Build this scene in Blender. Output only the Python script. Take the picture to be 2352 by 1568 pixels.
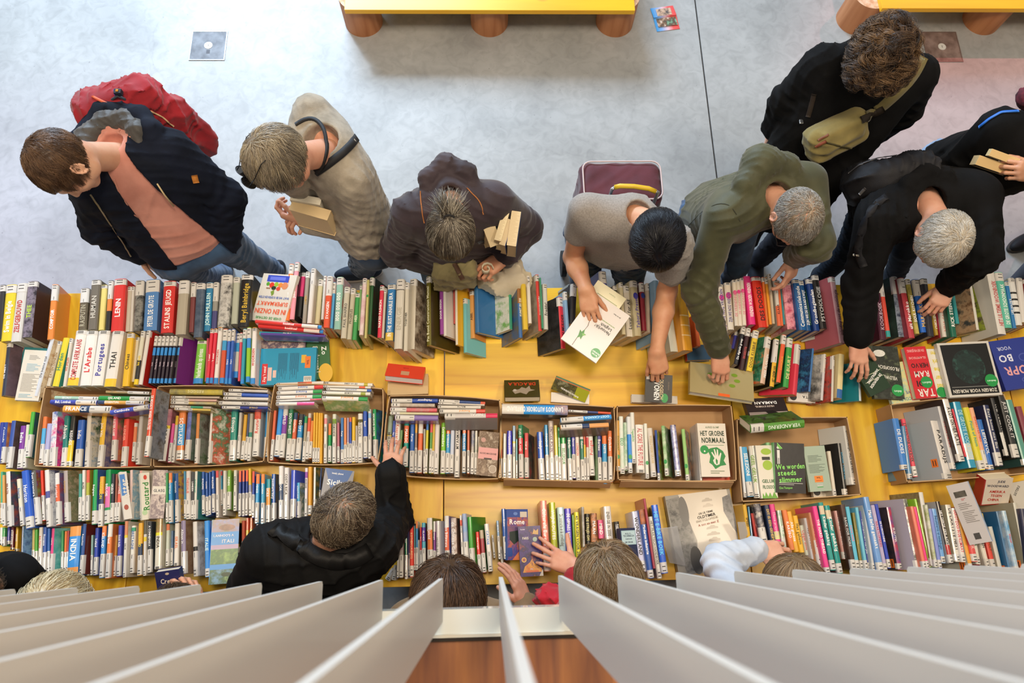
import bpy, math, random, colorsys
import numpy as np
from mathutils import Vector, Matrix, noise

for _o in list(bpy.data.objects):
    bpy.data.objects.remove(_o)
SC = bpy.context.scene
C = SC.collection
R = math.radians

# ------------------------------------------------------------------ camera
W_, H_, F_ = 2352, 1568, 1600.0          # frame and focal length in pixels
CX, CY = W_ / 2, H_ / 2
CAM_H = 3.75
NADIR = (1129, 1280)
YVP = (1040, -5200)
_up = np.array([-(NADIR[0] - CX), (NADIR[1] - CY), F_]); _up = _up / np.linalg.norm(_up)
_yy = np.array([YVP[0] - CX, -(YVP[1] - CY), -F_]); _yy = _yy - _up * _yy.dot(_up); _yy = _yy / np.linalg.norm(_yy)
_xx = np.cross(_yy, _up)
RW = np.array([_xx, _yy, _up])           # camera vector -> world vector
CAM = np.array([0.0, 0.0, CAM_H])

def P(px, py, z):
    """world point seen at photo pixel (px, py) at height z"""
    d = RW @ np.array([px - CX, -(py - CY), -F_])
    t = (z - CAM_H) / d[2]
    return CAM + d * t

def proj(p):
    c = RW.T @ (np.asarray(p, float) - CAM)
    return CX + F_ * c[0] / -c[2], CY - F_ * c[1] / -c[2]

cam = bpy.data.cameras.new('camera')
cam_o = bpy.data.objects.new('camera', cam); C.objects.link(cam_o)
M = Matrix([list(RW[i]) + [CAM[i]] for i in range(3)] + [[0, 0, 0, 1]])
cam_o.matrix_world = M
cam.sensor_width = 36.0; cam.lens = 36.0 * F_ / W_
cam.clip_start = 0.02; cam.clip_end = 60
cam.dof.use_dof = True; cam.dof.focus_distance = 2.72; cam.dof.aperture_fstop = 4.5
SC.camera = cam_o
SC.view_settings.view_transform = 'Standard'; SC.view_settings.look = 'None'
SC.view_settings.gamma = 1.0; SC.view_settings.use_curve_mapping = False
SC.view_settings.exposure = 0.10

# ------------------------------------------------------------------ light
wd = bpy.data.worlds.new('hall_light'); SC.world = wd; wd.use_nodes = True
wd.node_tree.nodes['Background'].inputs[0].default_value = (1.0, 0.90, 0.78, 1)
wd.node_tree.nodes['Background'].inputs[1].default_value = 0.40

def area(name, loc, target, size, power, col, sy=None, spread=180):
    l = bpy.data.lights.new(name, 'AREA'); l.energy = power; l.color = col
    l.shape = 'RECTANGLE'; l.size = size; l.size_y = sy or size; l.spread = R(spread)
    o = bpy.data.objects.new(name, l); C.objects.link(o); o.location = loc
    o.rotation_euler = (Vector(target) - Vector(loc)).to_track_quat('-Z', 'Y').to_euler()
    return o
area('window_daylight', (-2.4, 8.6, 4.1), (-1.3, 2.0, 0), 4.6, 920, (0.60, 0.79, 1.0), 2.2)
area('ceiling_lamp_table', (0.4, 0.9, 6.2), (0.3, 0.9, 0), 1.1, 118, (1.0, 0.83, 0.62), 1.1)
area('ceiling_lamp_left', (-2.4, 0.3, 6.0), (-1.6, 0.6, 0), 0.6, 62, (1.0, 0.84, 0.64), 0.6)
area('ceiling_lamp_right', (2.6, 0.2, 6.0), (1.8, 0.6, 0), 0.6, 62, (1.0, 0.82, 0.60), 0.6)

def spot(name, loc, target, power, col, ang, blend=0.8, r=0.05):
    l = bpy.data.lights.new(name, 'SPOT'); l.energy = power; l.color = col
    l.spot_size = R(ang); l.spot_blend = blend; l.shadow_soft_size = r
    o = bpy.data.objects.new(name, l); C.objects.link(o); o.location = loc
    o.rotation_euler = (Vector(target) - Vector(loc)).to_track_quat('-Z', 'Y').to_euler()
    return o
spot('window_sunlight', (-3.6, 8.4, 5.4), tuple(P(400, 60, 0)), 1350, (0.72, 0.86, 1.0), 36, 1.0, 0.35)
spot('pink_stage_spot', (5.0, 6.0, 5.0), tuple(P(2330, 120, 0)), 620, (1.0, 0.22, 0.24), 30, 1.0)
spot('violet_stage_spot', (-6.0, 2.5, 4.6), tuple(P(-60, 620, 0)), 230, (0.62, 0.3, 1.0), 34, 1.0)

# ------------------------------------------------------------------ helpers
def hexlin(h):
    h = h.lstrip('#')
    if len(h) == 3: h = ''.join(c * 2 for c in h)
    v = [int(h[i:i + 2], 16) / 255 for i in (0, 2, 4)]
    return tuple(((c + 0.055) / 1.055) ** 2.4 if c > 0.04045 else c / 12.92 for c in v) + (1.0,)

MATS = {}
def _new(key):
    m = bpy.data.materials.new(key); m.use_nodes = True
    nt = m.node_tree
    return m, nt, nt.nodes['Principled BSDF']

def tex_coord(nt, kind='Object', scale=(1, 1, 1)):
    tc = nt.nodes.new('ShaderNodeTexCoord'); mp = nt.nodes.new('ShaderNodeMapping')
    mp.inputs['Scale'].default_value = scale
    nt.links.new(tc.outputs[kind], mp.inputs['Vector'])
    return mp.outputs['Vector']

def add_bump(nt, b, vec, scale, strength, dist=0.002, detail=3.0, node='noise', dx=1.0):
    if node == 'noise':
        n = nt.nodes.new('ShaderNodeTexNoise'); n.inputs['Scale'].default_value = scale
        n.inputs['Detail'].default_value = detail; out = n.outputs['Fac']
    else:
        n = nt.nodes.new('ShaderNodeTexWave'); n.inputs['Scale'].default_value = scale
        n.inputs['Distortion'].default_value = dx; out = n.outputs['Fac']
    nt.links.new(vec, n.inputs['Vector'])
    bp = nt.nodes.new('ShaderNodeBump'); bp.inputs['Strength'].default_value = strength
    bp.inputs['Distance'].default_value = dist
    nt.links.new(out, bp.inputs['Height'])
    nt.links.new(bp.outputs['Normal'], b.inputs['Normal'])
    return bp

def m_cover(col, coat=0.5):
    """glossy foil-wrapped printed cover; 'aaa-bbb-ccc' makes a mottled picture print"""
    key = 'cover_%s_%g' % (col, coat)
    if key in MATS: return MATS[key]
    m, nt, b = _new(key)
    cs = col.split('-')
    vec = tex_coord(nt)
    if len(cs) > 1:
        n = nt.nodes.new('ShaderNodeTexNoise'); n.inputs['Scale'].default_value = 20
        n.inputs['Detail'].default_value = 9; n.inputs['Roughness'].default_value = 0.68; n.inputs['Distortion'].default_value = 0.15
        nt.links.new(vec, n.inputs['Vector'])
        rp = nt.nodes.new('ShaderNodeValToRGB'); e = rp.color_ramp.elements
        while len(e) < len(cs): e.new(0.5)
        for i, c in enumerate(cs):
            e[i].position = 0.36 + 0.28 * i / (len(cs) - 1); e[i].color = hexlin(c)
        nt.links.new(n.outputs['Fac'], rp.inputs['Fac']); nt.links.new(rp.outputs['Color'], b.inputs['Base Color'])
    else:
        b.inputs['Base Color'].default_value = hexlin(cs[0])
    b.inputs['Roughness'].default_value = 0.42
    b.inputs['Coat Weight'].default_value = coat; b.inputs['Coat Roughness'].default_value = 0.10
    add_bump(nt, b, vec, 38, 0.35, 0.0012, 2.0)
    MATS[key] = m; return m

def m_flat(col, rough=0.6, key=None, metal=0.0, coat=0.0, spec=0.5):
    key = key or 'flat_%s_%g_%g_%g' % (col, rough, metal, coat)
    if key in MATS: return MATS[key]
    m, nt, b = _new(key)
    b.inputs['Base Color'].default_value = hexlin(col); b.inputs['Roughness'].default_value = rough
    b.inputs['Metallic'].default_value = metal; b.inputs['Coat Weight'].default_value = coat
    b.inputs['Specular IOR Level'].default_value = spec
    MATS[key] = m; return m

def m_pages(col='e6dcc4'):
    key = 'pages_' + col
    if key in MATS: return MATS[key]
    m, nt, b = _new(key)
    b.inputs['Base Color'].default_value = hexlin(col); b.inputs['Roughness'].default_value = 0.85
    vec = tex_coord(nt, scale=(1, 0.02, 0.02))
    add_bump(nt, b, vec, 900, 0.5, 0.0006, 1.0)
    MATS[key] = m; return m

def m_mottle(key, c1, c2, scale, rough=0.8, bump=0.3, bscale=None, bdist=0.002, detail=4, spec=0.5, stretch=(1, 1, 1), lo=0.35, hi=0.65):
    if key in MATS: return MATS[key]
    m, nt, b = _new(key)
    vec = tex_coord(nt, scale=stretch)
    n = nt.nodes.new('ShaderNodeTexNoise'); n.inputs['Scale'].default_value = scale; n.inputs['Detail'].default_value = detail
    nt.links.new(vec, n.inputs['Vector'])
    rp = nt.nodes.new('ShaderNodeValToRGB'); rp.color_ramp.elements[0].color = hexlin(c1); rp.color_ramp.elements[1].color = hexlin(c2)
    rp.color_ramp.elements[0].position = lo; rp.color_ramp.elements[1].position = hi
    nt.links.new(n.outputs['Fac'], rp.inputs['Fac']); nt.links.new(rp.outputs['Color'], b.inputs['Base Color'])
    b.inputs['Roughness'].default_value = rough; b.inputs['Specular IOR Level'].default_value = spec
    add_bump(nt, b, vec, bscale or scale * 3, bump, bdist)
    MATS[key] = m; return m

def m_wood(key, c1, c2, c3, axis='X', rough=0.45, knots=True, scale=1.0, plank=None, coat=0.2):
    """lengthwise grain, knots; plank = board width across the grain"""
    if key in MATS: return MATS[key]
    m, nt, b = _new(key)
    L = nt.links.new
    tc = nt.nodes.new('ShaderNodeTexCoord')
    mp = nt.nodes.new('ShaderNodeMapping')
    sc = {'X': (0.25, 2.2, 2.2), 'Y': (2.2, 0.25, 2.2), 'Z': (2.2, 2.2, 0.25)}[axis]
    mp.inputs['Scale'].default_value = tuple(s * scale for s in sc)
    L(tc.outputs['Object'], mp.inputs['Vector'])
    n1 = nt.nodes.new('ShaderNodeTexNoise'); n1.inputs['Scale'].default_value = 1.6; n1.inputs['Detail'].default_value = 2; n1.inputs['Distortion'].default_value = 0.6
    L(mp.outputs['Vector'], n1.inputs['Vector'])
    mt = nt.nodes.new('ShaderNodeMath'); mt.operation = 'MULTIPLY'; mt.inputs[1].default_value = 14
    L(n1.outputs['Fac'], mt.inputs[0])
    fr = nt.nodes.new('ShaderNodeMath'); fr.operation = 'PINGPONG'; fr.inputs[1].default_value = 1.0
    L(mt.outputs[0], fr.inputs[0])
    n2 = nt.nodes.new('ShaderNodeTexNoise'); n2.inputs['Scale'].default_value = 30; n2.inputs['Detail'].default_value = 3
    L(mp.outputs['Vector'], n2.inputs['Vector'])
    mx = nt.nodes.new('ShaderNodeMath'); mx.operation = 'MULTIPLY_ADD'; mx.inputs[1].default_value = 0.55
    L(fr.outputs[0], mx.inputs[0])
    m2 = nt.nodes.new('ShaderNodeMath'); m2.operation = 'MULTIPLY'; m2.inputs[1].default_value = 0.45
    L(n2.outputs['Fac'], m2.inputs[0]); L(m2.outputs[0], mx.inputs[2])
    rp = nt.nodes.new('ShaderNodeValToRGB'); e = rp.color_ramp.elements
    e[0].position = 0.1; e[0].color = hexlin(c1); e[1].position = 0.9; e[1].color = hexlin(c2)
    L(mx.outputs[0], rp.inputs['Fac'])
    col = rp.outputs['Color']
    if knots:
        v = nt.nodes.new('ShaderNodeTexVoronoi'); v.inputs['Scale'].default_value = 1.5
        mp2 = nt.nodes.new('ShaderNodeMapping')
        mp2.inputs['Scale'].default_value = {'X': (1.3, 2.6, 2.6), 'Y': (2.6, 1.3, 2.6), 'Z': (2.6, 2.6, 1.3)}[axis]
        L(tc.outputs['Object'], mp2.inputs['Vector']); L(mp2.outputs['Vector'], v.inputs['Vector'])
        r2 = nt.nodes.new('ShaderNodeValToRGB'); r2.color_ramp.elements[0].position = 0.035; r2.color_ramp.elements[1].position = 0.10
        r2.color_ramp.elements[0].color = (1, 1, 1, 1); r2.color_ramp.elements[1].color = (0, 0, 0, 1)
        L(v.outputs['Distance'], r2.inputs['Fac'])
        mix = nt.nodes.new('ShaderNodeMix'); mix.data_type = 'RGBA'
        L(r2.outputs['Color'], mix.inputs[0]); L(col, mix.inputs[6]); mix.inputs[7].default_value = hexlin(c3)
        col = mix.outputs[2]
    if plank:
        sx = nt.nodes.new('ShaderNodeSeparateXYZ'); L(tc.outputs['Object'], sx.inputs[0])
        d = nt.nodes.new('ShaderNodeMath'); d.operation = 'DIVIDE'; d.inputs[1].default_value = plank
        L(sx.outputs[{'X': 'Y', 'Y': 'X', 'Z': 'X'}[axis]], d.inputs[0])
        fl = nt.nodes.new('ShaderNodeMath'); fl.operation = 'FLOOR'; L(d.outputs[0], fl.inputs[0])
        wn = nt.nodes.new('ShaderNodeTexWhiteNoise'); wn.noise_dimensions = '1D'; L(fl.outputs[0], wn.inputs['W'])
        hs = nt.nodes.new('ShaderNodeHueSaturation'); L(col, hs.inputs['Color'])
        mr = nt.nodes.new('ShaderNodeMapRange'); mr.inputs['To Min'].default_value = 0.80; mr.inputs['To Max'].default_value = 1.15
        L(wn.outputs['Value'], mr.inputs['Value']); L(mr.outputs[0], hs.inputs['Value'])
        col = hs.outputs['Color']
    L(col, b.inputs['Base Color'])
    b.inputs['Roughness'].default_value = rough
    b.inputs['Coat Weight'].default_value = coat; b.inputs['Coat Roughness'].default_value = 0.25
    MATS[key] = m; return m

def tag(o, label=None, cat=None, group=None, kind=None):
    if label: o['label'] = label
    if cat: o['category'] = cat
    if group: o['group'] = group
    if kind: o['kind'] = kind
    return o

def empty(name, loc=(0, 0, 0), rot=None):
    o = bpy.data.objects.new(name, None); C.objects.link(o); o.empty_display_size = 0.05
    if rot is not None: o.matrix_world = Matrix.Translation(Vector(loc)) @ rot.to_4x4()
    else: o.location = loc
    return o

class MB:
    """collects polygons with materials and builds ONE mesh object"""
    def __init__(s): s.v = []; s.f = []; s.m = []; s.mats = []; s.sm = []
    def mi(s, mat):
        if mat not in s.mats: s.mats.append(mat)
        return s.mats.index(mat)
    def add(s, vs, fs, mat, smooth=False, xf=None):
        k = len(s.v)
        if xf is not None: vs = [tuple(xf(v)) for v in vs]
        s.v += [tuple(map(float, v)) for v in vs]
        i = s.mi(mat)
        for f in fs:
            s.f.append(tuple(j + k for j in f)); s.m.append(i); s.sm.append(smooth)
    def box(s, a, b, mat, xf=None):
        (x0, y0, z0), (x1, y1, z1) = a, b
        vs = [(x0, y0, z0), (x1, y0, z0), (x1, y1, z0), (x0, y1, z0), (x0, y0, z1), (x1, y0, z1), (x1, y1, z1), (x0, y1, z1)]
        s.add(vs, [(0, 3, 2, 1), (4, 5, 6, 7), (0, 1, 5, 4), (1, 2, 6, 5), (2, 3, 7, 6), (3, 0, 4, 7)], mat, xf=xf)
    def prism(s, pts, z0, z1, mat, xf=None, smooth=False):
        n = len(pts)
        vs = [(x, y, z0) for x, y in pts] + [(x, y, z1) for x, y in pts]
        s.add(vs, [tuple(range(n - 1, -1, -1)), tuple(range(n, 2 * n))], mat, xf=xf)
        s.add(vs, [(i, (i + 1) % n, n + (i + 1) % n, n + i) for i in range(n)], mat, smooth=smooth, xf=xf)
    def tube(s, pts, r, mat, n=8, closed=False):
        pts = [Vector(p) for p in pts]; rs = r if isinstance(r, (list, tuple)) else [r] * len(pts)
        vs = []; up = Vector((0.13, 0.21, 1)).normalized()
        for i, p in enumerate(pts):
            t = (pts[(i + 1) % len(pts)] - pts[i - 1]) if closed else (pts[min(i + 1, len(pts) - 1)] - pts[max(i - 1, 0)])
            t.normalize(); a = t.cross(up)
            if a.length < 1e-3: a = t.cross(Vector((1, 0, 0)))
            a.normalize(); bb = t.cross(a)
            for k in range(n):
                w = 2 * math.pi * k / n
                vs.append(p + (a * math.cos(w) + bb * math.sin(w)) * rs[i])
        fs = []; m = len(pts)
        for i in range(m if closed else m - 1):
            for k in range(n):
                fs.append((i * n + k, i * n + (k + 1) % n, ((i + 1) % m) * n + (k + 1) % n, ((i + 1) % m) * n + k))
        if not closed: fs += [tuple(range(n - 1, -1, -1)), tuple(range((m - 1) * n, m * n))]
        s.add(vs, fs, mat, True)
    def build(s, name, parent=None, loc=None, bevel=None, mw=None):
        me = bpy.data.meshes.new(name); me.from_pydata(s.v, [], s.f)
        for m in s.mats: me.materials.append(m)
        me.polygons.foreach_set('material_index', s.m)
        me.polygons.foreach_set('use_smooth', s.sm)
        me.update()
        o = bpy.data.objects.new(name, me); C.objects.link(o)
        if parent is not None: o.parent = parent
        if loc is not None: o.location = loc
        if mw is not None: o.matrix_world = mw
        if bevel:
            b = o.modifiers.new('bevel', 'BEVEL'); b.width = bevel; b.segments = 2; b.limit_method = 'ANGLE'; b.angle_limit = R(40)
        return o

# ------------------------------------------------------------------ lettering (one glyph mesh per character, reused)
GL = {}
def make_glyphs(chars, bold):
    obs = []
    for ch in chars:
        if ch == ' ': continue
        cu = bpy.data.curves.new('g', 'FONT'); cu.body = ch; cu.size = 1.0; cu.resolution_u = 2
        cu.offset = 0.022 if bold else 0.004
        o = bpy.data.objects.new('g', cu); C.objects.link(o); obs.append((ch, o))
    dg = bpy.context.evaluated_depsgraph_get(); dg.update()
    for ch, o in obs:
        me = o.evaluated_get(dg).to_mesh()
        vs = [tuple(v.co) for v in me.vertices]; fs = [tuple(p.vertices) for p in me.polygons]
        x1 = max((v[0] for v in vs), default=0.3); x0 = min((v[0] for v in vs), default=0)
        GL[(ch, bold)] = (vs, fs, x0, x1)
    for ch, o in obs:
        cu = o.data; bpy.data.objects.remove(o); bpy.data.curves.remove(cu)

def text_mesh(txt, size, width=None, bold=False):
    """text centred on the origin in the XY plane; squeezed to width when given"""
    vs = []; fs = []; x = 0.0
    for ch in txt:
        g = GL.get((ch, bold))
        if ch == ' ' or g is None: x += 0.3; continue
        k = len(vs); vs += [(v[0] - g[2] + x, v[1]) for v in g[0]]; fs += [tuple(i + k for i in f) for f in g[1]]
        x += g[3] - g[2] + 0.085
    x = max(x, 0.1)
    sx = size
    if width and x * size > width: sx = width / x
    return [((a - x / 2) * sx, (b - 0.35) * size, 0.0) for a, b in vs], fs
CH = "ABCDEFGHIJKLMNOPQRSTUVWXYZabcdefghijklmnopqrstuvwxyz0123456789!?'&.,-@:"
make_glyphs(CH, False); make_glyphs(CH, True)
# ------------------------------------------------------------------ the hall
def m_concrete():
    m, nt, b = _new('polished_concrete'); L = nt.links.new
    vec = tex_coord(nt)
    def ns(s, d, dist=0.0):
        n = nt.nodes.new('ShaderNodeTexNoise'); n.inputs['Scale'].default_value = s; n.inputs['Detail'].default_value = d
        n.inputs['Distortion'].default_value = dist; L(vec, n.inputs['Vector']); return n.outputs['Fac']
    def ramp(f, p0, c0, p1, c1):
        r = nt.nodes.new('ShaderNodeValToRGB'); r.color_ramp.elements[0].position = p0; r.color_ramp.elements[1].position = p1
        r.color_ramp.elements[0].color = hexlin(c0); r.color_ramp.elements[1].color = hexlin(c1); L(f, r.inputs['Fac']); return r.outputs['Color']
    def mul(a, c, f=1.0):
        x = nt.nodes.new('ShaderNodeMix'); x.data_type = 'RGBA'; x.blend_type = 'MULTIPLY'; x.inputs[0].default_value = f
        L(a, x.inputs[6]); L(c, x.inputs[7]); return x.outputs[2]
    base = ramp(ns(1.6, 8, 0.5), 0.3, '9c9fa1', 0.7, 'b8bbbd')
    fine = ramp(ns(14, 6, 1.2), 0.30, 'c4c4c4', 0.60, 'ffffff')
    specks = ramp(ns(60, 2), 0.24, '8a8a8a', 0.30, 'ffffff')
    v = nt.nodes.new('ShaderNodeTexVoronoi'); v.feature = 'DISTANCE_TO_EDGE'; v.inputs['Scale'].default_value = 0.7
    wn = nt.nodes.new('ShaderNodeTexNoise'); wn.inputs['Scale'].default_value = 3.0; wn.inputs['Detail'].default_value = 5
    L(vec, wn.inputs['Vector'])
    ad = nt.nodes.new('ShaderNodeMixRGB'); ad.blend_type = 'ADD'; ad.inputs[0].default_value = 0.35
    L(vec, ad.inputs[1]); L(wn.outputs['Color'], ad.inputs[2]); L(ad.outputs[0], v.inputs['Vector'])
    crack = ramp(v.outputs['Distance'], 0.0, 'a5a5a5', 0.007, 'ffffff')
    col = mul(mul(mul(base, fine, 0.35), specks, 0.4), crack, 0.12)
    L(col, b.inputs['Base Color'])
    rr = nt.nodes.new('ShaderNodeMapRange'); rr.inputs['To Min'].default_value = 0.34; rr.inputs['To Max'].default_value = 0.55
    L(ns(5, 4), rr.inputs['Value']); L(rr.outputs[0], b.inputs['Roughness'])
    b.inputs['Specular IOR Level'].default_value = 0.4
    return m

f = MB(); CONC = m_concrete()
f.box((-7, -4, -0.1), (1.410, 9, 0), CONC); f.box((1.420, -4, -0.1), (8, 9, 0), CONC)
f.box((1.410, -4, -0.1), (1.420, 9, -0.006), m_flat('35322e', 0.9))
tag(f.build('floor'), kind='structure')
w = MB(); WALLM = m_mottle('white_plaster', 'c9c6c0', 'd6d3cd', 2, 0.9, 0.1)
w.box((-7, 9, 0), (8, 9.1, 2.2), WALLM); tag(w.build('wall_back'), kind='structure')
w = MB(); w.box((-7, -1.35, 0), (8, -1.25, 2.19), m_flat('17150f', .9)); tag(w.build('wall_light_block'), kind='structure')  # unseen dark wall added to cut ambient light below the balcony

def hatch(px, s, label, dirty):
    c = P(px[0], px[1], 0)
    r = empty('floor_hatch', (c[0], c[1], 0))
    tag(r, label, 'floor box')
    a = MB(); fr = m_flat('8a8e92' if not dirty else '7c6a66', 0.35, metal=0.6 if not dirty else 0.1)
    h = s / 2; t = 0.006
    for q in (((-h, -h, 0), (h, -h + t, 0.004)), ((-h, h - t, 0), (h, h, 0.004)), ((-h, -h + t, 0), (-h + t, h - t, 0.004)), ((h - t, -h + t, 0), (h, h - t, 0.004))):
        a.box(q[0], q[1], fr)
    a.build('frame', r)
    a = MB(); a.box((-h + t, -h + t, 0), (h - t, h - t, 0.0025), m_mottle('hatch_lid_%d' % dirty, '5f626a' if not dirty else '6e5a55', '858a93' if not dirty else '9a8580', 14, 0.6))
    a.build('lid', r)
    a = MB(); n = 28
    a.prism([(0.026 * math.cos(2 * math.pi * i / n), 0.026 * math.sin(2 * math.pi * i / n)) for i in range(n)], 0.0025, 0.0045, m_flat('e4e4e2', 0.4))
    a.box((-0.0015, -0.009, 0.0045), (0.0015, 0.009, 0.005), m_flat('3a3a3a'))
    a.build('cap', r)
    if not dirty:
        a = MB(); a.box((-0.008, -0.062, 0.0025), (0.014, -0.034, 0.003), m_flat('5d6068', 0.8)); a.build('sticker', r)
hatch((479, 105), 0.225, 'square steel floor box with bright rim and round cap in sunlit concrete', False)
hatch((2163, 108), 0.24, 'brown stained square floor box under the right platform edge', True)

YEL = {a: m_wood('yellow_stained_pine_' + a, 'd89c0c', 'fcd034', 'a87418', a, 0.4, True, 1.0, 0.19, 0.3) for a in 'XY'}
YP = m_wood('yellow_painted_wood', 'f0b010', 'f8c01c', 'c08a20', 'X', 0.35, True, 0.8, None, 0.3)
LOG = m_wood('larch_log', 'a9683c', 'c98a5c', '6e3d22', 'Z', 0.6, True, 1.0, None, 0.0)
ENDG = m_mottle('log_end_grain', 'c99a72', 'e8cdb2', 30, 0.8, 0.2)

def log_leg(parent, x, y, r, z0, z1):
    a = MB(); n = 48
    pts = [(r * math.cos(2 * math.pi * i / n), r * math.sin(2 * math.pi * i / n)) for i in range(n)]
    vs = [(px_, py_, 0) for px_, py_ in pts] + [(px_, py_, z1 - z0) for px_, py_ in pts]
    a.add(vs, [(i, (i + 1) % n, n + (i + 1) % n, n + i) for i in range(n)], LOG, True)
    a.add(vs, [tuple(range(n - 1, -1, -1)), tuple(range(n, 2 * n))], ENDG)
    a.build('leg', parent, (x, y, z0))

def platform(x0, x1, y0, y1, legs, label):
    r = empty('low_platform', ((x0 + x1) / 2, y0, 0)); tag(r, label, 'platform bench')
    for lx, ly in legs: log_leg(r, lx - (x0 + x1) / 2, ly - y0, 0.122, 0, 0.235)
    a = MB(); w2 = (x1 - x0) / 2
    a.box((-w2, 0, 0.235), (w2, y1 - y0, 0.268), YP); a.build('top', r, bevel=0.002)
LY = float(P(836, 50, 0)[1])
lx = [float(P(q, 52, 0)[0]) for q in (836, 1124, 1411)]
platform(-0.851, 0.933, 3.205, 4.7, [(x, y) for x in lx for y in (LY, LY + 1.0)], 'low yellow plank platform on three stout larch logs, alone at the top centre')
b2 = P(2027, 19, 0.268)
platform(float(b2[0]), float(b2[0]) + 1.8, float(b2[1]), float(b2[1]) + 1.5,
         [(float(P(1960, 38, 0)[0]), LY + .02), (float(P(2250, 40, 0)[0]), LY + .02), (float(P(2250, 40, 0)[0]) + .88, LY), (float(P(1960, 38, 0)[0]), LY + 1)],
         'low yellow plank platform on logs, behind the curly haired person')

# main table: four yellow pine tops side by side on log legs
TY0, TY1 = -0.105, 1.185
XS = [-2.74, -1.468, -0.198, 1.073, 2.345, 3.616]
for i in range(5):
    ax = 'YYXYY'[i]
    x0, x1 = XS[i] + 0.0022, XS[i + 1] - 0.0022
    names = ['leftmost', 'left', 'middle', 'right', 'rightmost']
    r = empty('book_table', ((x0 + x1) / 2, (TY0 + TY1) / 2, 0))
    tag(r, names[i] + ' yellow pine table of the long row covered in books', 'table', 'yellow pine tables in a row')
    a = MB(); a.box(((x0 - x1) / 2, (TY0 - TY1) / 2, 0.712), ((x1 - x0) / 2, (TY1 - TY0) / 2, 0.75), YEL[ax])
    a.build('tabletop', r, bevel=0.0015)
    for sx in (-1, 1):
        for sy in (-1, 1): log_leg(r, sx * 0.42, sy * 0.35, 0.13, 0, 0.712)

# balcony: deck, white edge profile, translucent perforated fins, rail
DECKZ = 2.24
a = MB(); DW = m_wood('merbau_deck', '7a3c18', 'b8702f', '4a2410', 'Y', 0.45, False, 1.3, 0.118, 0.3)
a.box((-3.2, -3.0, DECKZ - 0.05), (3.2, -0.157, DECKZ), DW); tag(a.build('floor_balcony'), kind='structure')
a = MB(); LEDG = m_flat('dcdcd4', 0.18, coat=0.6)
a.box((-3.2, -0.150, DECKZ - 0.06), (3.2, -0.098, DECKZ + 0.002), LEDG)
a.box((-3.2, -0.157, DECKZ - 0.06), (3.2, -0.150, DECKZ + 0.012), m_flat('2a211a', 0.8))
a.box((-3.2, -0.150, DECKZ + 0.002), (3.2, -0.144, DECKZ + 0.016), m_flat('cfc7b5', 0.5))
tag(a.build('trim_1'), kind='structure')

def m_fin():
    m, nt, b = _new('frosted_white_fin'); L = nt.links.new
    b.inputs['Base Color'].default_value = hexlin('dad7d1'); b.inputs['Roughness'].default_value = 0.5
    tr = nt.nodes.new('ShaderNodeBsdfTransparent'); mx = nt.nodes.new('ShaderNodeMixShader'); mx.inputs[0].default_value = 0.14
    L(b.outputs[0], mx.inputs[1]); L(tr.outputs[0], mx.inputs[2]); L(mx.outputs[0], nt.nodes['Material Output'].inputs[0])
    return m
FIN = m_fin(); FTOP = CAM_H - 0.185
rail = empty('balustrade', (0, -0.1, DECKZ)); tag(rail, 'white balustrade of upright frosted fins along the wooden balcony edge', 'balustrade')
FZ = 2.25
for k in range(-17, 18):
    xk = float(P(1145.5, 1325, FZ)[0]) + k * 0.1212 + 0.004
    a = MB()
    pts = [(-0.036, 0), (-0.031, -0.004), (-0.140, -0.004), (-0.140, FTOP - FZ), (-0.036, FTOP - FZ)]
    pts = [(-0.038, 0.006), (-0.044, 0.0), (-0.120, 0.0), (-0.146, FTOP - FZ), (-0.069, FTOP - FZ)]
    vs = [(-0.004, y, z) for y, z in pts] + [(0.004, y, z) for y, z in pts]
    n = len(pts)
    a.add(vs, [tuple(range(n)), tuple(range(2 * n - 1, n - 1, -1))] + [(i, n + i, n + (i + 1) % n, (i + 1) % n) for i in range(n)], FIN)
    a.build('fin', rail, (xk, 0.1, FZ - DECKZ))
    rail.children[-1].location = (xk, 0.1, FZ - DECKZ)
a = MB(); a.box((-3.2, -0.150 + .1, FTOP - DECKZ), (3.2, -0.042 + .1, FTOP - DECKZ + 0.012), m_flat('d5d2cc', 0.4)); a.build('handrail', rail)

# leaflet on the floor
c = P(1528, 46, 0); g = empty('leaflet', (c[0], c[1], 0), Matrix.Rotation(R(9), 3, 'Z'))
tag(g, 'folded photo leaflet in red and blue lying on the concrete floor', 'leaflet')
def m_grad(key, cols, axis, half):
    m, nt, b = _new(key); L = nt.links.new
    tc = nt.nodes.new('ShaderNodeTexCoord'); sx = nt.nodes.new('ShaderNodeSeparateXYZ'); L(tc.outputs['Object'], sx.inputs[0])
    mr = nt.nodes.new('ShaderNodeMapRange'); mr.inputs['From Min'].default_value = -half; mr.inputs['From Max'].default_value = half
    L(sx.outputs[axis], mr.inputs['Value'])
    rp = nt.nodes.new('ShaderNodeValToRGB'); e = rp.color_ramp.elements
    while len(e) < len(cols): e.new(0.5)
    for i, cc in enumerate(cols): e[i].position = i / (len(cols) - 1); e[i].color = hexlin(cc)
    L(mr.outputs[0], rp.inputs['Fac']); L(rp.outputs['Color'], b.inputs['Base Color']); b.inputs['Roughness'].default_value = 0.4
    return m
GR = m_grad('leaflet_print', ['3f9fe8', '8fb8f0', 'e8c8d8', 'e8605f', 'e0504f'], 'X', 0.075)
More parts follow.
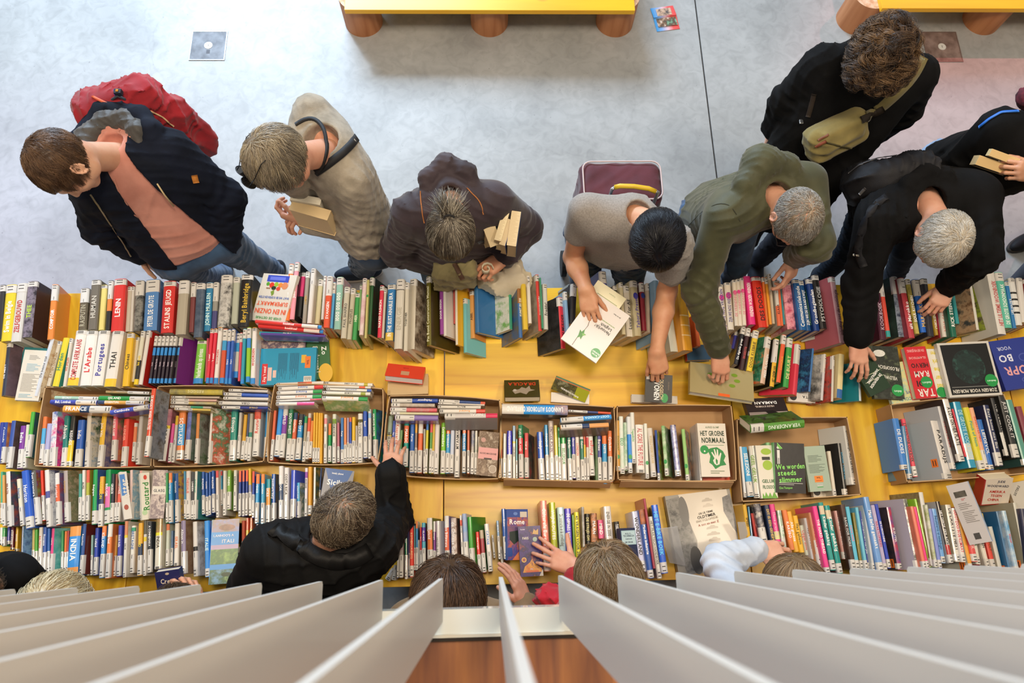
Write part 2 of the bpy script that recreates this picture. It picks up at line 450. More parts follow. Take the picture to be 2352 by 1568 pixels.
def sheet(nm, y0, y1, zs, ph):
    a = MB(); n = len(zs) - 1; vs = []; fs = []
    for i, z in enumerate(zs):
        y = y0 + (y1 - y0) * i / n
        for x in (-0.078, 0.078): vs.append((x, y, z + 0.002)); vs.append((x, y, z + 0.003))
    for i in range(n):
        q = i * 4; fs += [(q + 1, q + 3, q + 7, q + 5), (q, q + 4, q + 6, q + 2), (q, q + 1, q + 5, q + 4), (q + 2, q + 6, q + 7, q + 3)]
    fs += [(0, 2, 3, 1), (n * 4, n * 4 + 1, n * 4 + 3, n * 4 + 2)]
    a.add(vs, fs, GR); a.build(nm, g)
    z = max(zs) * ph[4] + 0.0036
    a = MB(); a.box((ph[0], ph[1], z), (ph[2], ph[3], z + 0.0006), m_cover(ph[5])); a.build('photo', g)
sheet('page', -0.085, 0.022, [0, 0, 0.002, 0.006], (-0.062, -0.055, 0.07, 0.012, 0.6, 'e9e0d8-9a7a60-4a3a35-8ac0a0'))
sheet('page', 0.018, 0.105, [0.011, 0.008, 0.004, 0.0], (-0.05, 0.025, 0.05, 0.08, 1.1, 'cfe0e5-d9b9a0-4a4a50'))

# cardboard boxes on the table
CARD = m_mottle('cardboard', 'b08a5f', 'bd986e', 5, 0.85, 0.15, 60)
CARD2 = m_flat('c9a87e', 0.9)
BOXES = []
def box_rim(cs, zr, label, bow=0.004, marks=None, flaps=()):
    """cs: rim corners TL,TR,BR,BL in photo pixels"""
    w = [P(x, y, zr) for x, y in cs]
    w = [Vector((q[0], q[1], 0)) for q in w]
    c = sum(w, Vector()) / 4
    r = empty('cardboard_box', (c.x, c.y, 0.752)); tag(r, label, 'box', 'cardboard book boxes along the middle of the table')
    h = zr - 0.752; t = 0.004
    a = MB(); lo = [(p_ - c) for p_ in w]
    a.add([(p_.x, p_.y, 0) for p_ in lo] + [(p_.x, p_.y, t) for p_ in lo], [(0, 1, 2, 3), (7, 6, 5, 4)], CARD)
    a.build('bottom', r)
    for i in range(4):
        A, B = lo[i], lo[(i + 1) % 4]; d = (B - A).normalized(); nrm = Vector((-d.y, d.x, 0))
        if nrm.dot(A) < 0: nrm = -nrm
        n = 8; vs = []; fs = []
        for k in range(n + 1):
            u = k / n; q = A.lerp(B, u); bw = bow * 4 * u * (1 - u)
            for z, out in ((0, 0), (h, 1)):
                for off in (0, -t):
                    e = q + nrm * (bw * out + off); vs.append((e.x, e.y, z))
        for k in range(n):
            q = k * 4; fs += [(q, q + 4, q + 6, q + 2), (q + 1, q + 3, q + 7, q + 5)]
        fs += [(0, 2, 3, 1), (n * 4, n * 4 + 1, n * 4 + 3, n * 4 + 2)]
        a = MB(); a.add(vs, fs, CARD); a.add([vs[k] for k in range(len(vs))], [(q * 4 + 2, q * 4 + 6, q * 4 + 7, q * 4 + 3) for q in range(n)], CARD2)
        a.build('side_panel', r)
        if i in flaps:   # flap folded outwards and down
            L_ = (B - A).length; ex = 0.055 if i == 2 else 0.05
            a = MB(); A1, B1 = A + d * 0.012 + nrm * 0.003, B - d * 0.012 + nrm * 0.003
            A2, B2 = A1 + nrm * ex * 0.35, B1 + nrm * ex * 0.35
            pts = [(A1.x, A1.y, h), (B1.x, B1.y, h), (B2.x, B2.y, h - ex * 0.9), (A2.x, A2.y, h - ex * 0.9)]
            a.add(pts + [(x + nrm.x * 0.003, y + nrm.y * 0.003, z + 0.001) for x, y, z in pts], [(0, 1, 2, 3), (7, 6, 5, 4), (0, 4, 5, 1), (1, 5, 6, 2), (2, 6, 7, 3), (3, 7, 4, 0)], CARD)
            a.build('flap', r)
    if marks:
        A, B = lo[3], lo[0]; d = (B - A).normalized(); nrm = Vector((-d.y, d.x, 0))
        if nrm.dot(A) < 0: nrm = -nrm
        vs, fs = text_mesh(marks, 0.052, 0.15)
        o = (A + B) / 2 + nrm * (bow + 0.0045)
        a = MB(); a.add([(o.x + d.x * x + nrm.x * 0.0, o.y + d.y * x, h * 0.45 + y) for x, y, z in vs], fs, m_flat('8a4a30', 0.9)); a.build('pen_writing', r)
    BOXES.append(r)
ZR = 0.872
BX = [
 ([(103, 888), (352, 892), (347, 1072), (78, 1070)], 'cardboard box of travel guides, leftmost of the row of boxes', 0.006, None, ()),
 ([(362, 886), (616, 892), (606, 1060), (352, 1072)], 'cardboard box of travel guides, second from the left, tall orange book at its corner', 0.008, None, ()),
 ([(630, 882), (880, 892), (868, 1063), (614, 1062)], 'cardboard box with a double stack of white guide spines, third from left', 0.010, None, ()),
 ([(894, 908), (1148, 918), (1146, 1100), (882, 1088)], 'cardboard box that the hand in a black sleeve reaches into', 0.010, None, ()),
 ([(1152, 926), (1411, 934), (1411, 1104), (1150, 1098)], 'cardboard box of guides with a long blue spine across its back', 0.006, None, (2,)),
 ([(1417, 932), (1680, 930), (1692, 1104), (1419, 1102)], 'half empty cardboard box holding the white green-hand book', 0.004, None, (2,)),
 ([(1692, 962), (1946, 957), (1978, 1136), (1704, 1152)], 'cardboard box holding the black book with bright green title', 0.003, None, ()),
 ([(2045, 928), (2305, 902), (2370, 1086), (2083, 1108)], 'cardboard box with JEUGD penned on its side, full of cookbooks', 0.003, 'JEUGD', ()),
]
for cs, lb, bw, mk, fl in BX: box_rim(cs, ZR, lb, bw, mk, fl)
# ------------------------------------------------------------------ books
BASE_Z = 0.7515
WHITE = 'e6e3de'
LABELM = m_flat('dedbd6', 0.35, coat=0.5)
MARK = m_flat('2b2b2e', 0.7)
ORANGE_ST = m_flat('ef7a28', 0.6)
NAMES = [('black', '1c1c1e'), ('dark grey', '4a4a4c'), ('grey', '8c8c8c'), ('white', 'e6e3de'), ('cream', 'd9cdae'), ('red', 'd9343a'), ('dark red', '7a2430'),
         ('orange', 'e8843c'), ('yellow', 'e6c234'), ('green', '4a9f52'), ('dark green', '2a4f36'), ('lime', 'a5c838'), ('teal', '2c8f94'), ('light blue', '66b4dc'),
         ('blue', '2f68b8'), ('dark blue', '27365c'), ('purple', '7a4a9a'), ('lilac', 'b4aed2'), ('pink', 'e86aa0'), ('brown', '6b5134'), ('olive', '7d7a34'), ('salmon', 'e0705a')]
def cname(h):
    h = h.split('-')[0].split('/')[0]
    if len(h) == 3: h = ''.join(c * 2 for c in h)
    v = [int(h[i:i + 2], 16) for i in (0, 2, 4)]
    def dist(b):
        w = [int(b[i:i + 2], 16) for i in (0, 2, 4)]
        return sum((p - q) ** 2 for p, q in zip(v, w))
    return min(NAMES, key=lambda n: dist(n[1]))[0]

SHADES = 'ecdfc8 e2d3b4 f0e8d8 d9c9a8'.split()

def book_parts(e, rnd):
    """geometry of a book standing on its fore-edge, spine up. Returns matrix and parts {name: MB}"""
    (x0, y0), (x1, y1), wpx = e['foot'], e['head'], e['w']
    z = 0.90
    for _ in range(4):
        A, B = P(x0, y0, z), P(x1, y1, z)
        L = float(np.linalg.norm(B - A)); D = min(max(L * e.get('ratio', 0.66), 0.06), 0.21)
        D = e.get('D', D)
        lean = R(e.get('lean', 0))
        z = e.get('z', BASE_Z) + D * math.cos(lean)
    A, B = P(x0, y0, z), P(x1, y1, z)
    d = Vector(B - A); L = d.length; d.normalize()
    side = Vector((d.y, -d.x, 0))
    mid = P((x0 + x1) / 2, (y0 + y1) / 2, z)
    dx, dy = x1 - x0, y1 - y0; ln = math.hypot(dx, dy)
    nx, ny = -dy / ln * wpx / 2, dx / ln * wpx / 2
    T = abs((Vector(P((x0 + x1) / 2 + nx, (y0 + y1) / 2 + ny, z)) - Vector(P((x0 + x1) / 2 - nx, (y0 + y1) / 2 - ny, z))).dot(side))
    T = max(T / max(math.cos(lean), 0.72), 0.005)
    up = (Vector((0, 0, 1)) * math.cos(lean) + side * math.sin(lean)); xs = d.cross(up)
    base = Vector(A) - up * D
    M = Matrix(((xs.x, d.x, up.x, base.x), (xs.y, d.y, up.y, base.y), (xs.z, d.z, up.z, base.z), (0, 0, 0, 1)))
    col = e['col']; cc = e.get('cc', col.split('/')[0]); bt = 0.0012 if T < 0.02 else 0.0022
    c = min(T * 0.3, 0.005)
    prof = [(-T / 2, 0), (-T / 2, D - c * 1.2), (-T * 0.36, D - c * 0.35), (-T * 0.18, D), (T * 0.18, D), (T * 0.36, D - c * 0.35), (T / 2, D - c * 1.2), (T / 2, 0)]
    inn = [(T / 2 - bt, 0), (T / 2 - bt, D - c - bt), (-T / 2 + bt, D - c - bt), (-T / 2 + bt, 0)]
    pr = prof + inn; n = len(pr)
    cv = MB(); ms, mc = m_cover(col.split('/')[0]), m_cover(cc)
    vs = [(x, 0, q) for x, q in pr] + [(x, L, q) for x, q in pr]
    for i in range(n):
        j = (i + 1) % n
        cv.add([vs[i], vs[j], vs[n + j], vs[n + i]], [(0, 1, 2, 3)], ms if 1 <= i <= 5 else mc, smooth=(1 <= i <= 5))
    k = 8
    for yy, rev in ((0, 1), (L, 0)):
        quads = [(0, 1, 10, 11), (1, 2, 5, 6), (2, 3, 4, 5), (1, 6, 9, 10), (6, 7, 8, 9)]
        for q in quads: cv.add([(pr[a][0], yy, pr[a][1]) for a in (q if rev else q[::-1])], [tuple(range(len(q)))], mc)
    def strip(mb, f0, f1, mat, off=0.0003, wrap=0.0):
        pp = prof[1:7]
        pp = [(-T / 2, D - c * 1.2 - wrap)] + pp + [(T / 2, D - c * 1.2 - wrap)] if wrap else pp
        q = []
        for x, zz in pp:
            q.append((x * (1 + 2 * off / T), zz + (off if abs(x) < T * 0.4 else off * 0.3)))
        for i in range(len(q) - 1):
            mb.add([(q[i][0], f0 * L, q[i][1]), (q[i + 1][0], f0 * L, q[i + 1][1]), (q[i + 1][0], f1 * L, q[i + 1][1]), (q[i][0], f1 * L, q[i][1])], [(0, 1, 2, 3)], mat, smooth=True)
    for b in e.get('bands', ()): strip(cv, b[1], b[2], m_cover(b[0]), 0.00015)
    parts = {'cover': cv}
    pg = MB(); ins = 0.002
    pg.box((-T / 2 + bt, ins, 0.003), (T / 2 - bt, L - ins, D - c - bt), m_pages(rnd.choice(SHADES))); parts['page_block'] = pg
    fr = e.get('f', 0.15)
    if fr > 0:
        lb = MB(); y0f = 0.0 if e.get('wrapfoot', True) else 0.02
        strip(lb, 0.012, fr, LABELM, 0.0005, 0.010 if T > 0.008 else 0.004)
        hw = T * 0.26; zt = D + 0.0008; lp = MB()
        nl = 2 if fr < 0.3 else 3
        ys = [0.25, 0.62] if fr < 0.3 else [0.10, 0.24, 0.86]
        for q, yf in enumerate(ys[:nl]):
            yy = yf * fr * L; hh = 0.0016 if q < 2 else fr * L * 0.10
            ww = hw if q < 2 else 0.0009
            lp.add([(-ww, yy - hh, zt), (ww, yy - hh, zt), (ww, yy + hh, zt), (-ww, yy + hh, zt)], [(0, 1, 2, 3)], MARK)
        parts['spine_label'] = lb; parts['label_print'] = lp
    if e.get('t'):
        tx, tc = e['t']; lo = fr + 0.03 if fr < 0.3 else fr + 0.02
        tl = (0.96 - lo) * L; bold = T > 0.008
        vs, fs = text_mesh(tx, min(T * (0.62 + 0.2 * rnd.random()), 0.030), tl * (0.7 + 0.3 * rnd.random()), bold)
        ymid = (lo + 0.96) / 2 * L
        s = -1 if not e.get('r') else 1     # reads head -> foot, or foot -> head
        tm = MB(); tm.add([(-s * y * 1.0, ymid + s * x, D + 0.0007) for x, y, _ in vs], fs, m_flat(tc, 0.5)); parts['title'] = tm
    if e.get('orange'):
        ob = MB(); sx = 1 if e['orange'] > 0 else -1; yy = e.get('oy', 0.8) * L
        X = sx * (T / 2 + 0.0006); zz = D * 0.78
        ob.add([(X, yy - .022, zz - .013), (X, yy + .012, zz - .013), (X, yy + .012, zz + .013), (X, yy - .022, zz + .013)], [(0, 1, 2, 3)], ORANGE_ST)
        for k in (-.005, .005): ob.add([(X + sx * .0004, yy - .017, zz + k - .0016), (X + sx * .0004, yy + .007, zz + k - .0016), (X + sx * .0004, yy + .007, zz + k + .0016), (X + sx * .0004, yy - .017, zz + k + .0016)], [(0, 1, 2, 3)], MARK)
        parts['price_sticker'] = ob
    if e.get('dot'):
        dm = MB(); n = 20; rr = min(0.45 * T, 0.012); yy = e.get('doty', 0.28) * L
        dm.add([(rr * math.cos(2 * math.pi * i / n), yy + rr * 1.3 * math.sin(2 * math.pi * i / n), D + 0.0006) for i in range(n)], [tuple(range(n))], m_flat(e['dot'], 0.4))
        parts['round_sticker'] = dm
    return M, parts, L, D, T

ROWS = []
def rows(kind, where, x0, y0, s, data, **kw):
    """kind A: foot at the picture's top, E: foot at the bottom, H: explicit end points (foot first)"""
    for ln in data.strip().split('\n'):
        ln = ln.strip()
        if not ln: continue
        e = dict(kw); t = None
        if ' t=' in ln:
            ln, t = ln.split(' t=', 1)
            nm = True
            if t.startswith('!'): nm = False; t = t[1:]
            tx, tc = t.rsplit('|', 1) if '|' in t else (t, 'ffffff')
            e['t'] = (tx, tc); e['named'] = nm
        p = ln.split()
        v = [float(q) for q in p[:5]]
        if kind == 'H':
            e['foot'] = (x0 + v[0] / s, y0 + v[1] / s); e['head'] = (x0 + v[2] / s, y0 + v[3] / s); e['w'] = v[4] / s
        else:
            top = (x0 + v[0] / s, y0 + v[3] / s); bot = (x0 + v[1] / s, y0 + v[4] / s); e['w'] = v[2] / s
            e['foot'], e['head'] = (top, bot) if kind == 'A' else (bot, top)
        e['col'] = p[5]
        rest = p[6:]
        for q in rest:
            if q[0].isdigit() or q[0] == '.': e['f'] = float(q)
            elif q == 'r': e['r'] = True
            elif q.startswith('cc='): e['cc'] = q[3:]
            elif q.startswith('l='): e['lean'] = float(q[2:])
            elif q.startswith('D='): e['D'] = float(q[2:])
            elif q.startswith('z='): e['z'] = float(q[2:])
            elif q.startswith('b='):
                bb = q[2:].split(':'); e.setdefault('bands', []).append((bb[0], float(bb[1]), float(bb[2])))
            elif q.startswith('o='): e['orange'] = float(q[2:])
            elif q.startswith('oy='): e['oy'] = float(q[3:])
            elif q.startswith('dot='): e['dot'] = q[4:]
        e['where'] = where; e['kind'] = kind
        if 'lean' in e and (kind == 'A' or (kind == 'H' and e['head'][0] > e['foot'][0])): e['lean'] = -e['lean']
        ROWS.append(e)
# every spine: x at top, x at bottom, width, y top, y bottom (measured on the photo), colours, label share, title
rows('A', 'back row at the far left', 0, 580, 3.92, '''
20 -5 50 290 780 2a2a2a .12
98 48 92 288 795 e6cc2a .15 t=Swim in Belgie|fff
198 135 88 275 800 d6d3cd .15 t=ZELFGEBOUWD|c03030
290 235 85 255 760 3b3540-8a7f8f-2f2a33 .1 cc=3a2a2a t=THEE|b9d94a
345 320 24 330 680 8a8a60 .12
495 450 55 285 780 e8883a .3 cc=e8883a l=10 D=.14 o=0 t=COMPTOIR|fff
760 735 75 320 690 5a5040-6a5f4a .35 t=!RASPUTIN|b0a890
860 825 80 245 690 6e675c .1 t=HUMAN|cfc9bc
935 905 55 290 695 e3d07a .08
995 965 45 250 695 242424 .38 b=e8843c:.38:.62
1080 1045 105 235 705 e0322e .12 t=!LENIN|fff
1165 1142 42 305 710 c9c0ae .1
1198 1178 28 305 710 d8d2c8 .1
1255 1230 75 250 705 3a3a38-8f8f8a-222222 .3
1372 1345 118 240 700 5288c8 .25 t=!PETER DE GROTE|fff
1525 1495 105 255 720 d9302b .1 t=!STALINS JEUGD|fff
1655 1620 90 248 735 b3ab98 .25
1742 1718 48 265 715 7a3a3a .3
1805 1775 75 270 760 33465e-5a6a80 .12
1885 1860 60 268 705 2f86b5 .12 t=!JOHN MULLEN|dff
1945 1920 48 265 700 9a9890 .4 b=4a4a80:.6:1
2040 2002 98 200 670 8a8a88-d0d0cc-333333 .15
2130 2105 60 220 640 b9bfae .12
2225 2185 100 195 665 151515 .1 t=!Beryl Bainbridge|d9b53a
''', lean=0)
rows('A', 'back row left of centre', 560, 580, 3.92, '''
428 385 44 100 610 e8792f .18 t=VEILIG|fff
478 428 45 85 600 e79aa8 .16 cc=161616 l=-8 t=Julie|fff
535 492 42 175 575 2a2a2a .1 cc=161616 b=e0407a:.1:.55
575 540 38 170 635 9a9284 .12 t=LUMEN|c9a04a
625 585 45 142 635 ddd9d2 .3 cc=b9b5ac l=-8
690 655 44 240 640 cfc9a0 .15 cc=b8c060-e0d8a8-7f9a3a
733 706 28 207 600 d0d0cc .2
775 740 54 212 675 e2552f .35 b=ece6e0:0:.38 t=SVANGEN|fff
815 785 30 265 680 58aee4 .25
865 835 60 218 690 93c4b5 .15 cc=d0453a-9fc7b9 l=-8 o=1 t=1000 000 000|fff
930 895 50 308 770 cbc5b2 .12 t=!PAUL SHAPIRO|555555
985 945 42 320 780 c4bda4 .12 t=!PROEFLES|555544
1025 992 42 360 785 3fa055 .1 t=HIER|dfeecf
1055 1035 20 290 700 7fb06a .1
1090 1055 40 230 740 d8b0b8-eee0e0 .1
1120 1095 22 245 770 c9c37a 0 dot=2f9f4a
1150 1120 38 220 735 2a5f38 .15 cc=1f3a2a-3a2a22 l=-20 D=.16 o=1
1240 1215 38 295 765 e0304f .1 cc=30261f l=-16 t=NAKED FASHION|fff
1275 1250 25 320 768 cfc3b0 .1
1330 1305 72 280 790 2f7fc0 .1 l=-8 b=e3c050:.86:1 t=IN THE SUSTAINABLE ERA|fff
1410 1385 72 238 865 d5d0c4 .15 l=-8 b=2a2a2a:.08:.16 t=ENERGIE|b8b2a2
1468 1452 38 268 885 d5cfbf .1 l=-12 t=TOGETHER|222222
1520 1502 60 238 870 cfc8b8 .1 cc=3a332d-8a7a68-c9c0b0 l=-26 D=.17 o=1
1655 1660 40 212 835 6b6412 .1 cc=463c12 l=-38 D=.19 o=1 t=Pin Bond Construction Manual|eeeecc
1770 1775 30 255 735 94409a .08 l=-30 t=DOOR DESIGN|fff
1800 1806 24 238 750 e0dbd2 0 cc=dcd6ce l=-34
1890 1893 16 275 640 c0504a .1 l=-30
1905 1912 20 222 830 e4dccb .1 cc=efb421 l=-38 D=.15 o=1
1980 1986 26 412 900 6fbcc0 .1 cc=7cc4c8 l=-42 D=.13 o=1
2045 2055 40 342 770 d99a52 .1 cc=d98f45 l=-30 D=.1 t=ABEL|333333
2080 2092 34 245 720 2f6fa5 .12 cc=2a6aa5 l=-48 D=.16 o=1
''')
rows('A', 'back row at the centre', 1120, 580, 3.92, '''
205 218 24 215 690 2f8f6f .1 cc=cfe0c0-e9e9dd-7fb85a l=40 D=.15
278 305 32 155 765 9a6a3a .12 cc=7a6a4a-3a6a9f l=28 D=.16 b=3f6fb0:.5:1 t=KUNST EN ZEE|ffe
322 348 45 218 690 e3c23a .1 l=16
366 385 34 208 635 e6e2da .2 l=14
450 480 32 197 705 e0403a .12 cc=b5aa9a-8a7f70 l=26 D=.15 t=tegengewicht|fff
475 498 14 225 680 3f9f7a 0 l=14
517 530 42 282 690 d6d6d2 .12 cc=cfcfca l=18 t=!Freddy!|222222
660 690 44 402 865 dc2f40 .18 cc=151718-3a3a3c l=40 D=.15 t=!JAN MULDER|222222
703 730 32 350 740 8ab2d6 .2 l=24
745 765 36 285 560 9fa6a8 0 l=24
785 770 52 280 640 26262c .32 l=24
1040 1072 62 165 560 45458f .28 l=20
1150 1182 36 295 700 5a5a50 .1 l=14
1205 1232 35 268 735 d6cda8 .1 l=18
1255 1290 60 298 755 ddd6c8 .14 l=22 t=Luxury for All|333333
1320 1365 64 252 750 bfb592 .12 l=22 dot=3f3f9f t=Tabory Present|5a4fa0
1390 1420 42 268 700 8a2435 .2 l=20 dot=2f3f8f
1445 1462 26 275 720 c9b8a5 .15 l=20
1520 1560 48 250 780 8ab0d0 0 l=20
1600 1690 74 290 890 cdcfc2 0 cc=c2c5b8 l=22 D=.17
1745 1812 92 250 880 d99a28 0 cc=d9952a l=22 D=.19 b=e8c890:.5:.515 b=e8c890:.64:.655 b=e8c890:.78:.795
1880 1905 40 560 840 e0662f .0 l=20
''')
rows('A', 'back row on the right between two leaning men', 1600, 580, 3.128, '''
170 208 38 228 572 e8dccb .06 dot=e83f8f t=ZIJN WE NOG VRIENDEN|4a3f8a
222 250 44 215 552 e8dccb .06 dot=e83f8f t=ZIJN WE NOG VRIENDEN|4a3f8a
270 290 28 195 525 e8dccb .06 dot=e83f8f t=DE VRIENDINNEN|e08a9a
298 318 28 190 525 e8dccb .06 dot=e83f8f t=DE VRIENDINNEN|e08a9a
326 348 28 182 520 e8dccb .06 dot=e83f8f t=DE VRIENDINNEN|e08a9a
365 405 48 168 515 ea3088 0 l=4 t=VRIENDEN WORDEN VRIENDEN|fff
430 485 66 172 535 dd3420 .08 l=6 t=DES DOODS|222222
478 512 18 175 530 e07a3a .1
500 535 22 178 515 eda030 .14
525 556 20 152 510 c8b9a0 .12
566 598 28 172 525 d9d4cc .35 b=e8704a:.6:1 t=KLAAR|222222
588 616 22 200 525 e8703a .15
608 630 18 215 515 2f8f9a .1
650 690 68 215 550 c94f6f-f0a0b0-7a2a4a .05 cc=e9c9c0-a04a6a l=8
694 712 18 215 500 d9d0cc .12
715 768 50 190 555 1f62a5 .08 l=6 t=Communicatiekunde|fff
752 810 38 198 560 1b558f .1 l=6 t=ZIJN WE DE DRAAD KWIJT|fff
785 820 16 185 520 24503f .1
812 870 44 185 560 1b3f85 .1 l=8 t=Grondbeginselen|fff
855 920 48 158 545 1f1d1d .1 l=8 t=PSYCHOLOGIE|cccccc
925 982 32 242 595 52b4e0 .1 cc=c5c5bd l=40 D=.14
980 1055 50 175 650 c99aa0 .08 cc=b0606a l=26 D=.18 t=inleiding tot de sociologie|5a2a30
''')
rows('A', 'back row at the far right', 1600, 580, 3.128, '''
1238 1265 30 310 600 e0304a .1 l=6
1266 1300 26 165 560 8ab0d9 .3 l=6
1290 1345 48 160 625 4a1830 .28 l=8 cc=4a1830 t=KOOKBOEK|c9b0c0
1322 1385 32 165 605 e05040 .35 l=6 b=2fa0a0:.9:1
1425 1480 48 170 605 1f2c48-8a95a5-1a2438 .3 cc=12302f-2f4f4a l=14 D=.16
1475 1555 44 180 612 b93a44 .26 cc=8a2a34 l=10 t=uit Marokko|fff
1520 1590 34 190 582 8a7f30-d0c060 .1 t=SOUL KITCHEN|fff
1578 1640 46 190 572 1f66c8 .32 t=MAROKKO|e8c070
1640 1690 45 185 600 2a2a35 .1 l=4
1695 1735 34 400 592 c0a038 0 t=CHICKEN|fff
1726 1755 15 400 612 a01535 0
1760 1795 44 350 605 e8e2da 0 t=NINA SAINT|d99a90
1805 1855 42 270 605 146a55 0 t=!RICK STEIN'S|fff
1835 1880 28 230 510 2f9aa0 .1
1965 2028 22 165 555 dddad2 .1 cc=6a4a32-b09070-3a3a3a l=30 D=.15 t=Basis|6a4a32
2075 2135 40 140 550 b0d025 .15 cc=2a2a30-8a9a30-4a3a3a l=32 D=.17
2110 2205 64 100 585 e3e0da .1 cc=d8d5ce l=12 D=.19 t=HET ULTIEME WOONBOEK|c95a5a
2175 2245 56 140 540 5fbfa8 .16 t=DE GROTE SCHOONMAAK|fff
2230 2290 28 205 542 2f7fc0 .1 t=LIFE HACKS|fff
2265 2325 44 182 520 e8e8e6 .1 b=2a2a2a:.3:.34 b=2a2a2a:.44:.48 b=2a2a2a:.58:.62 b=2a2a2a:.72:.76
2322 2362 44 182 500 e0dcd8 .1
2370 2400 30 190 510 a03a3a .1
''')
rows('A', 'second row from the back at the left', 0, 580, 3.92, '''
72 20 44 805 1290 28324a .1 cc=54424a-6a5560 l=-30 D=.15 t=DE MEET|fff
462 312 40 775 1290 d5d9e2 0 cc=b98a5a-e9d9b8-8a4a2a l=-18 D=.14 t=De beste tijd|777777
537 430 38 795 1200 cfc0a8 .08 t=EATEN DENKEN|9a7a4a
592 490 60 765 1202 e6d02f 0 cc=3f9a8a l=-6 t=Horden|2f8f6f
640 575 30 770 1205 d9cfc0 .1 t=WE SPELEN|d0603a
730 645 95 700 1195 ece7df .07 b=f0c92f:.86:1 t=COMPLETE AFRIKAANS|c0404a
827 762 98 705 1195 eeebe6 .07 t=L'Arabe|d9262e
936 866 100 702 1195 eeebe6 .07 t=Portugees|3f3f9f
1060 982 100 705 1205 ece7df .07 b=f0c92f:.86:1 t=THAI|333333
1172 1125 62 720 1202 efbe22 .1 t=Chinees|3a3a2a
1235 1188 38 760 1162 ddd3b8 .08
1285 1217 38 705 1187 e0dcc8 .12 b=1f1f1f:.55:.9 b=f0d020:.9:1 t=les nuls|f0d020
1335 1258 38 700 1187 e6dfd8 .12 cc=c5281f l=-8
1405 1345 27 745 1175 2a2030 .22 b=2f90e0:.26:.42 b=2f90e0:.9:1 t=basis|ccbbcc
1440 1380 27 745 1175 2a2030 .22 b=2f90e0:.26:.42 b=2f90e0:.9:1 t=Nederlands|ccbbcc
1475 1415 27 745 1175 2a2030 .22 b=2f90e0:.26:.42 b=2f90e0:.9:1 t=basis|ccbbcc
1510 1450 27 745 1175 2a2030 .22 b=2f90e0:.26:.42 b=2f90e0:.9:1 t=basis|ccbbcc
1546 1487 27 745 1175 2a2030 .22 b=2f90e0:.26:.42 b=2f90e0:.9:1 t=basis|ccbbcc
1580 1522 27 745 1175 2a2030 .22 b=2f90e0:.26:.42 b=2f90e0:.9:1 t=basis|ccbbcc
1613 1560 27 745 1175 2a2030 .22 b=2f90e0:.26:.42 b=2f90e0:.9:1 cc=6f1f78 l=-34 D=.14 o=1 oy=.62 t=basis|ccbbcc
1818 1775 84 790 1177 7fc842 .08 b=2f90e0:.88:1 t=Nederlands op niveau|fff
1870 1850 20 770 1160 d05a6a 0
1906 1862 31 685 1175 e5334a .08 b=e8a040:0:.08 b=2f90e0:.9:1 t='t eens!|fff
1941 1897 30 682 1175 e5334a .08 b=e8a040:0:.08 b=2f90e0:.9:1 t='t eens!|fff
1981 1937 38 670 1178 f0ece8 .08 b=e8a040:0:.08 b=2f90e0:.9:1 t=WOORDEN|d02525
2027 1992 42 685 1175 d9552f .22 b=38a0d8:.22:.4 b=2f90e0:.9:1
2066 2032 28 690 1180 3f78d8 .22 b=2f90e0:.9:1 t=Start|fff
2101 2064 28 685 1180 3567c8 .22 b=2f90e0:.9:1 t=Start|fff
2146 2118 40 725 1125 cfd3c4 .22 b=38a0d8:.22:.42 b=2f90e0:.86:1
2172 2150 26 720 1155 e8566a .2
2202 2176 32 685 1180 2f9fb8 .18 b=2f90e0:.92:1
2240 2226 38 672 1165 95c92a .2 b=3f90e0:.2:.38 b=2f90e0:.9:1
2290 2270 42 672 1180 f0ece8 .08 b=e8a040:0:.08 b=2f90e0:.9:1 t=WOORDEN|d02525
''')
rows('H', 'pile of school books left of the bare table top', 560, 580, 3.92, '''
640 740 140 722 36 36b0c8 .0 b=e2553a:.0:.0 z=.87 D=.08 t=DURF|fff
735 748 150 728 22 5f48a8 .0 z=.89 D=.07
715 708 130 655 34 dd2a28 .0 z=.90 D=.08 b=ece0d8:.05:.3 b=2f90e0:0:.06 t=beeldtaal|fff
700 668 102 615 32 dd3228 .0 z=.92 D=.08 b=ece0d8:.05:.3 b=2f90e0:0:.06 t=beeldtaal|fff
''')
rows('A', 'second row from the back on the right', 1600, 580, 3.128, '''
296 264 28 555 690 4545b0 .3
342 285 33 532 800 24252b .2 t=De digitale greep|fff
378 325 32 540 840 3a1a1c .2 t=BREEDTE|c04a4a
404 348 20 575 850 2a1f22 .1 t=GEEK|ccc
432 380 42 558 850 e9c52f .2 t=DOOR KLEIBRIE|5a4a1a
526 480 40 605 942 d9b8a0 .25 cc=12331f-2f8060-d06030 l=26 D=.15 t=MEER PLANTEN|fff
582 545 34 620 962 e6b32c .5 cc=101510 l=12 t=HET GEHEIM VAN|222222
635 592 34 590 932 ea6033 .2 cc=2f7a3a l=10 t=SANGRIA|f0b040
678 645 44 612 968 3aa048 .2 cc=1f6a35 l=14 D=.14 t=DE BUURT|e8e8a0
742 712 40 660 1025 e23a50 .4 cc=e0384f l=42 D=.16
842 815 16 690 1000 3f78b8 0 cc=2a5f9a-1a2f50-3f8fc0 l=36 D=.12
928 905 20 730 1062 d5d5dd .4 cc=d9d5d0-4a4a4a l=32 D=.12
987 978 18 740 1070 d9d5cc .3 cc=6a5a55-c0453a-2a2a2a l=24
1050 1032 44 730 1046 e5d6a0 0 cc=e5d6a5 l=18 b=2f6ab0:.8:1
1172 1182 18 790 1066 cfd9df .0 cc=0f7a88 l=40 D=.13
''')
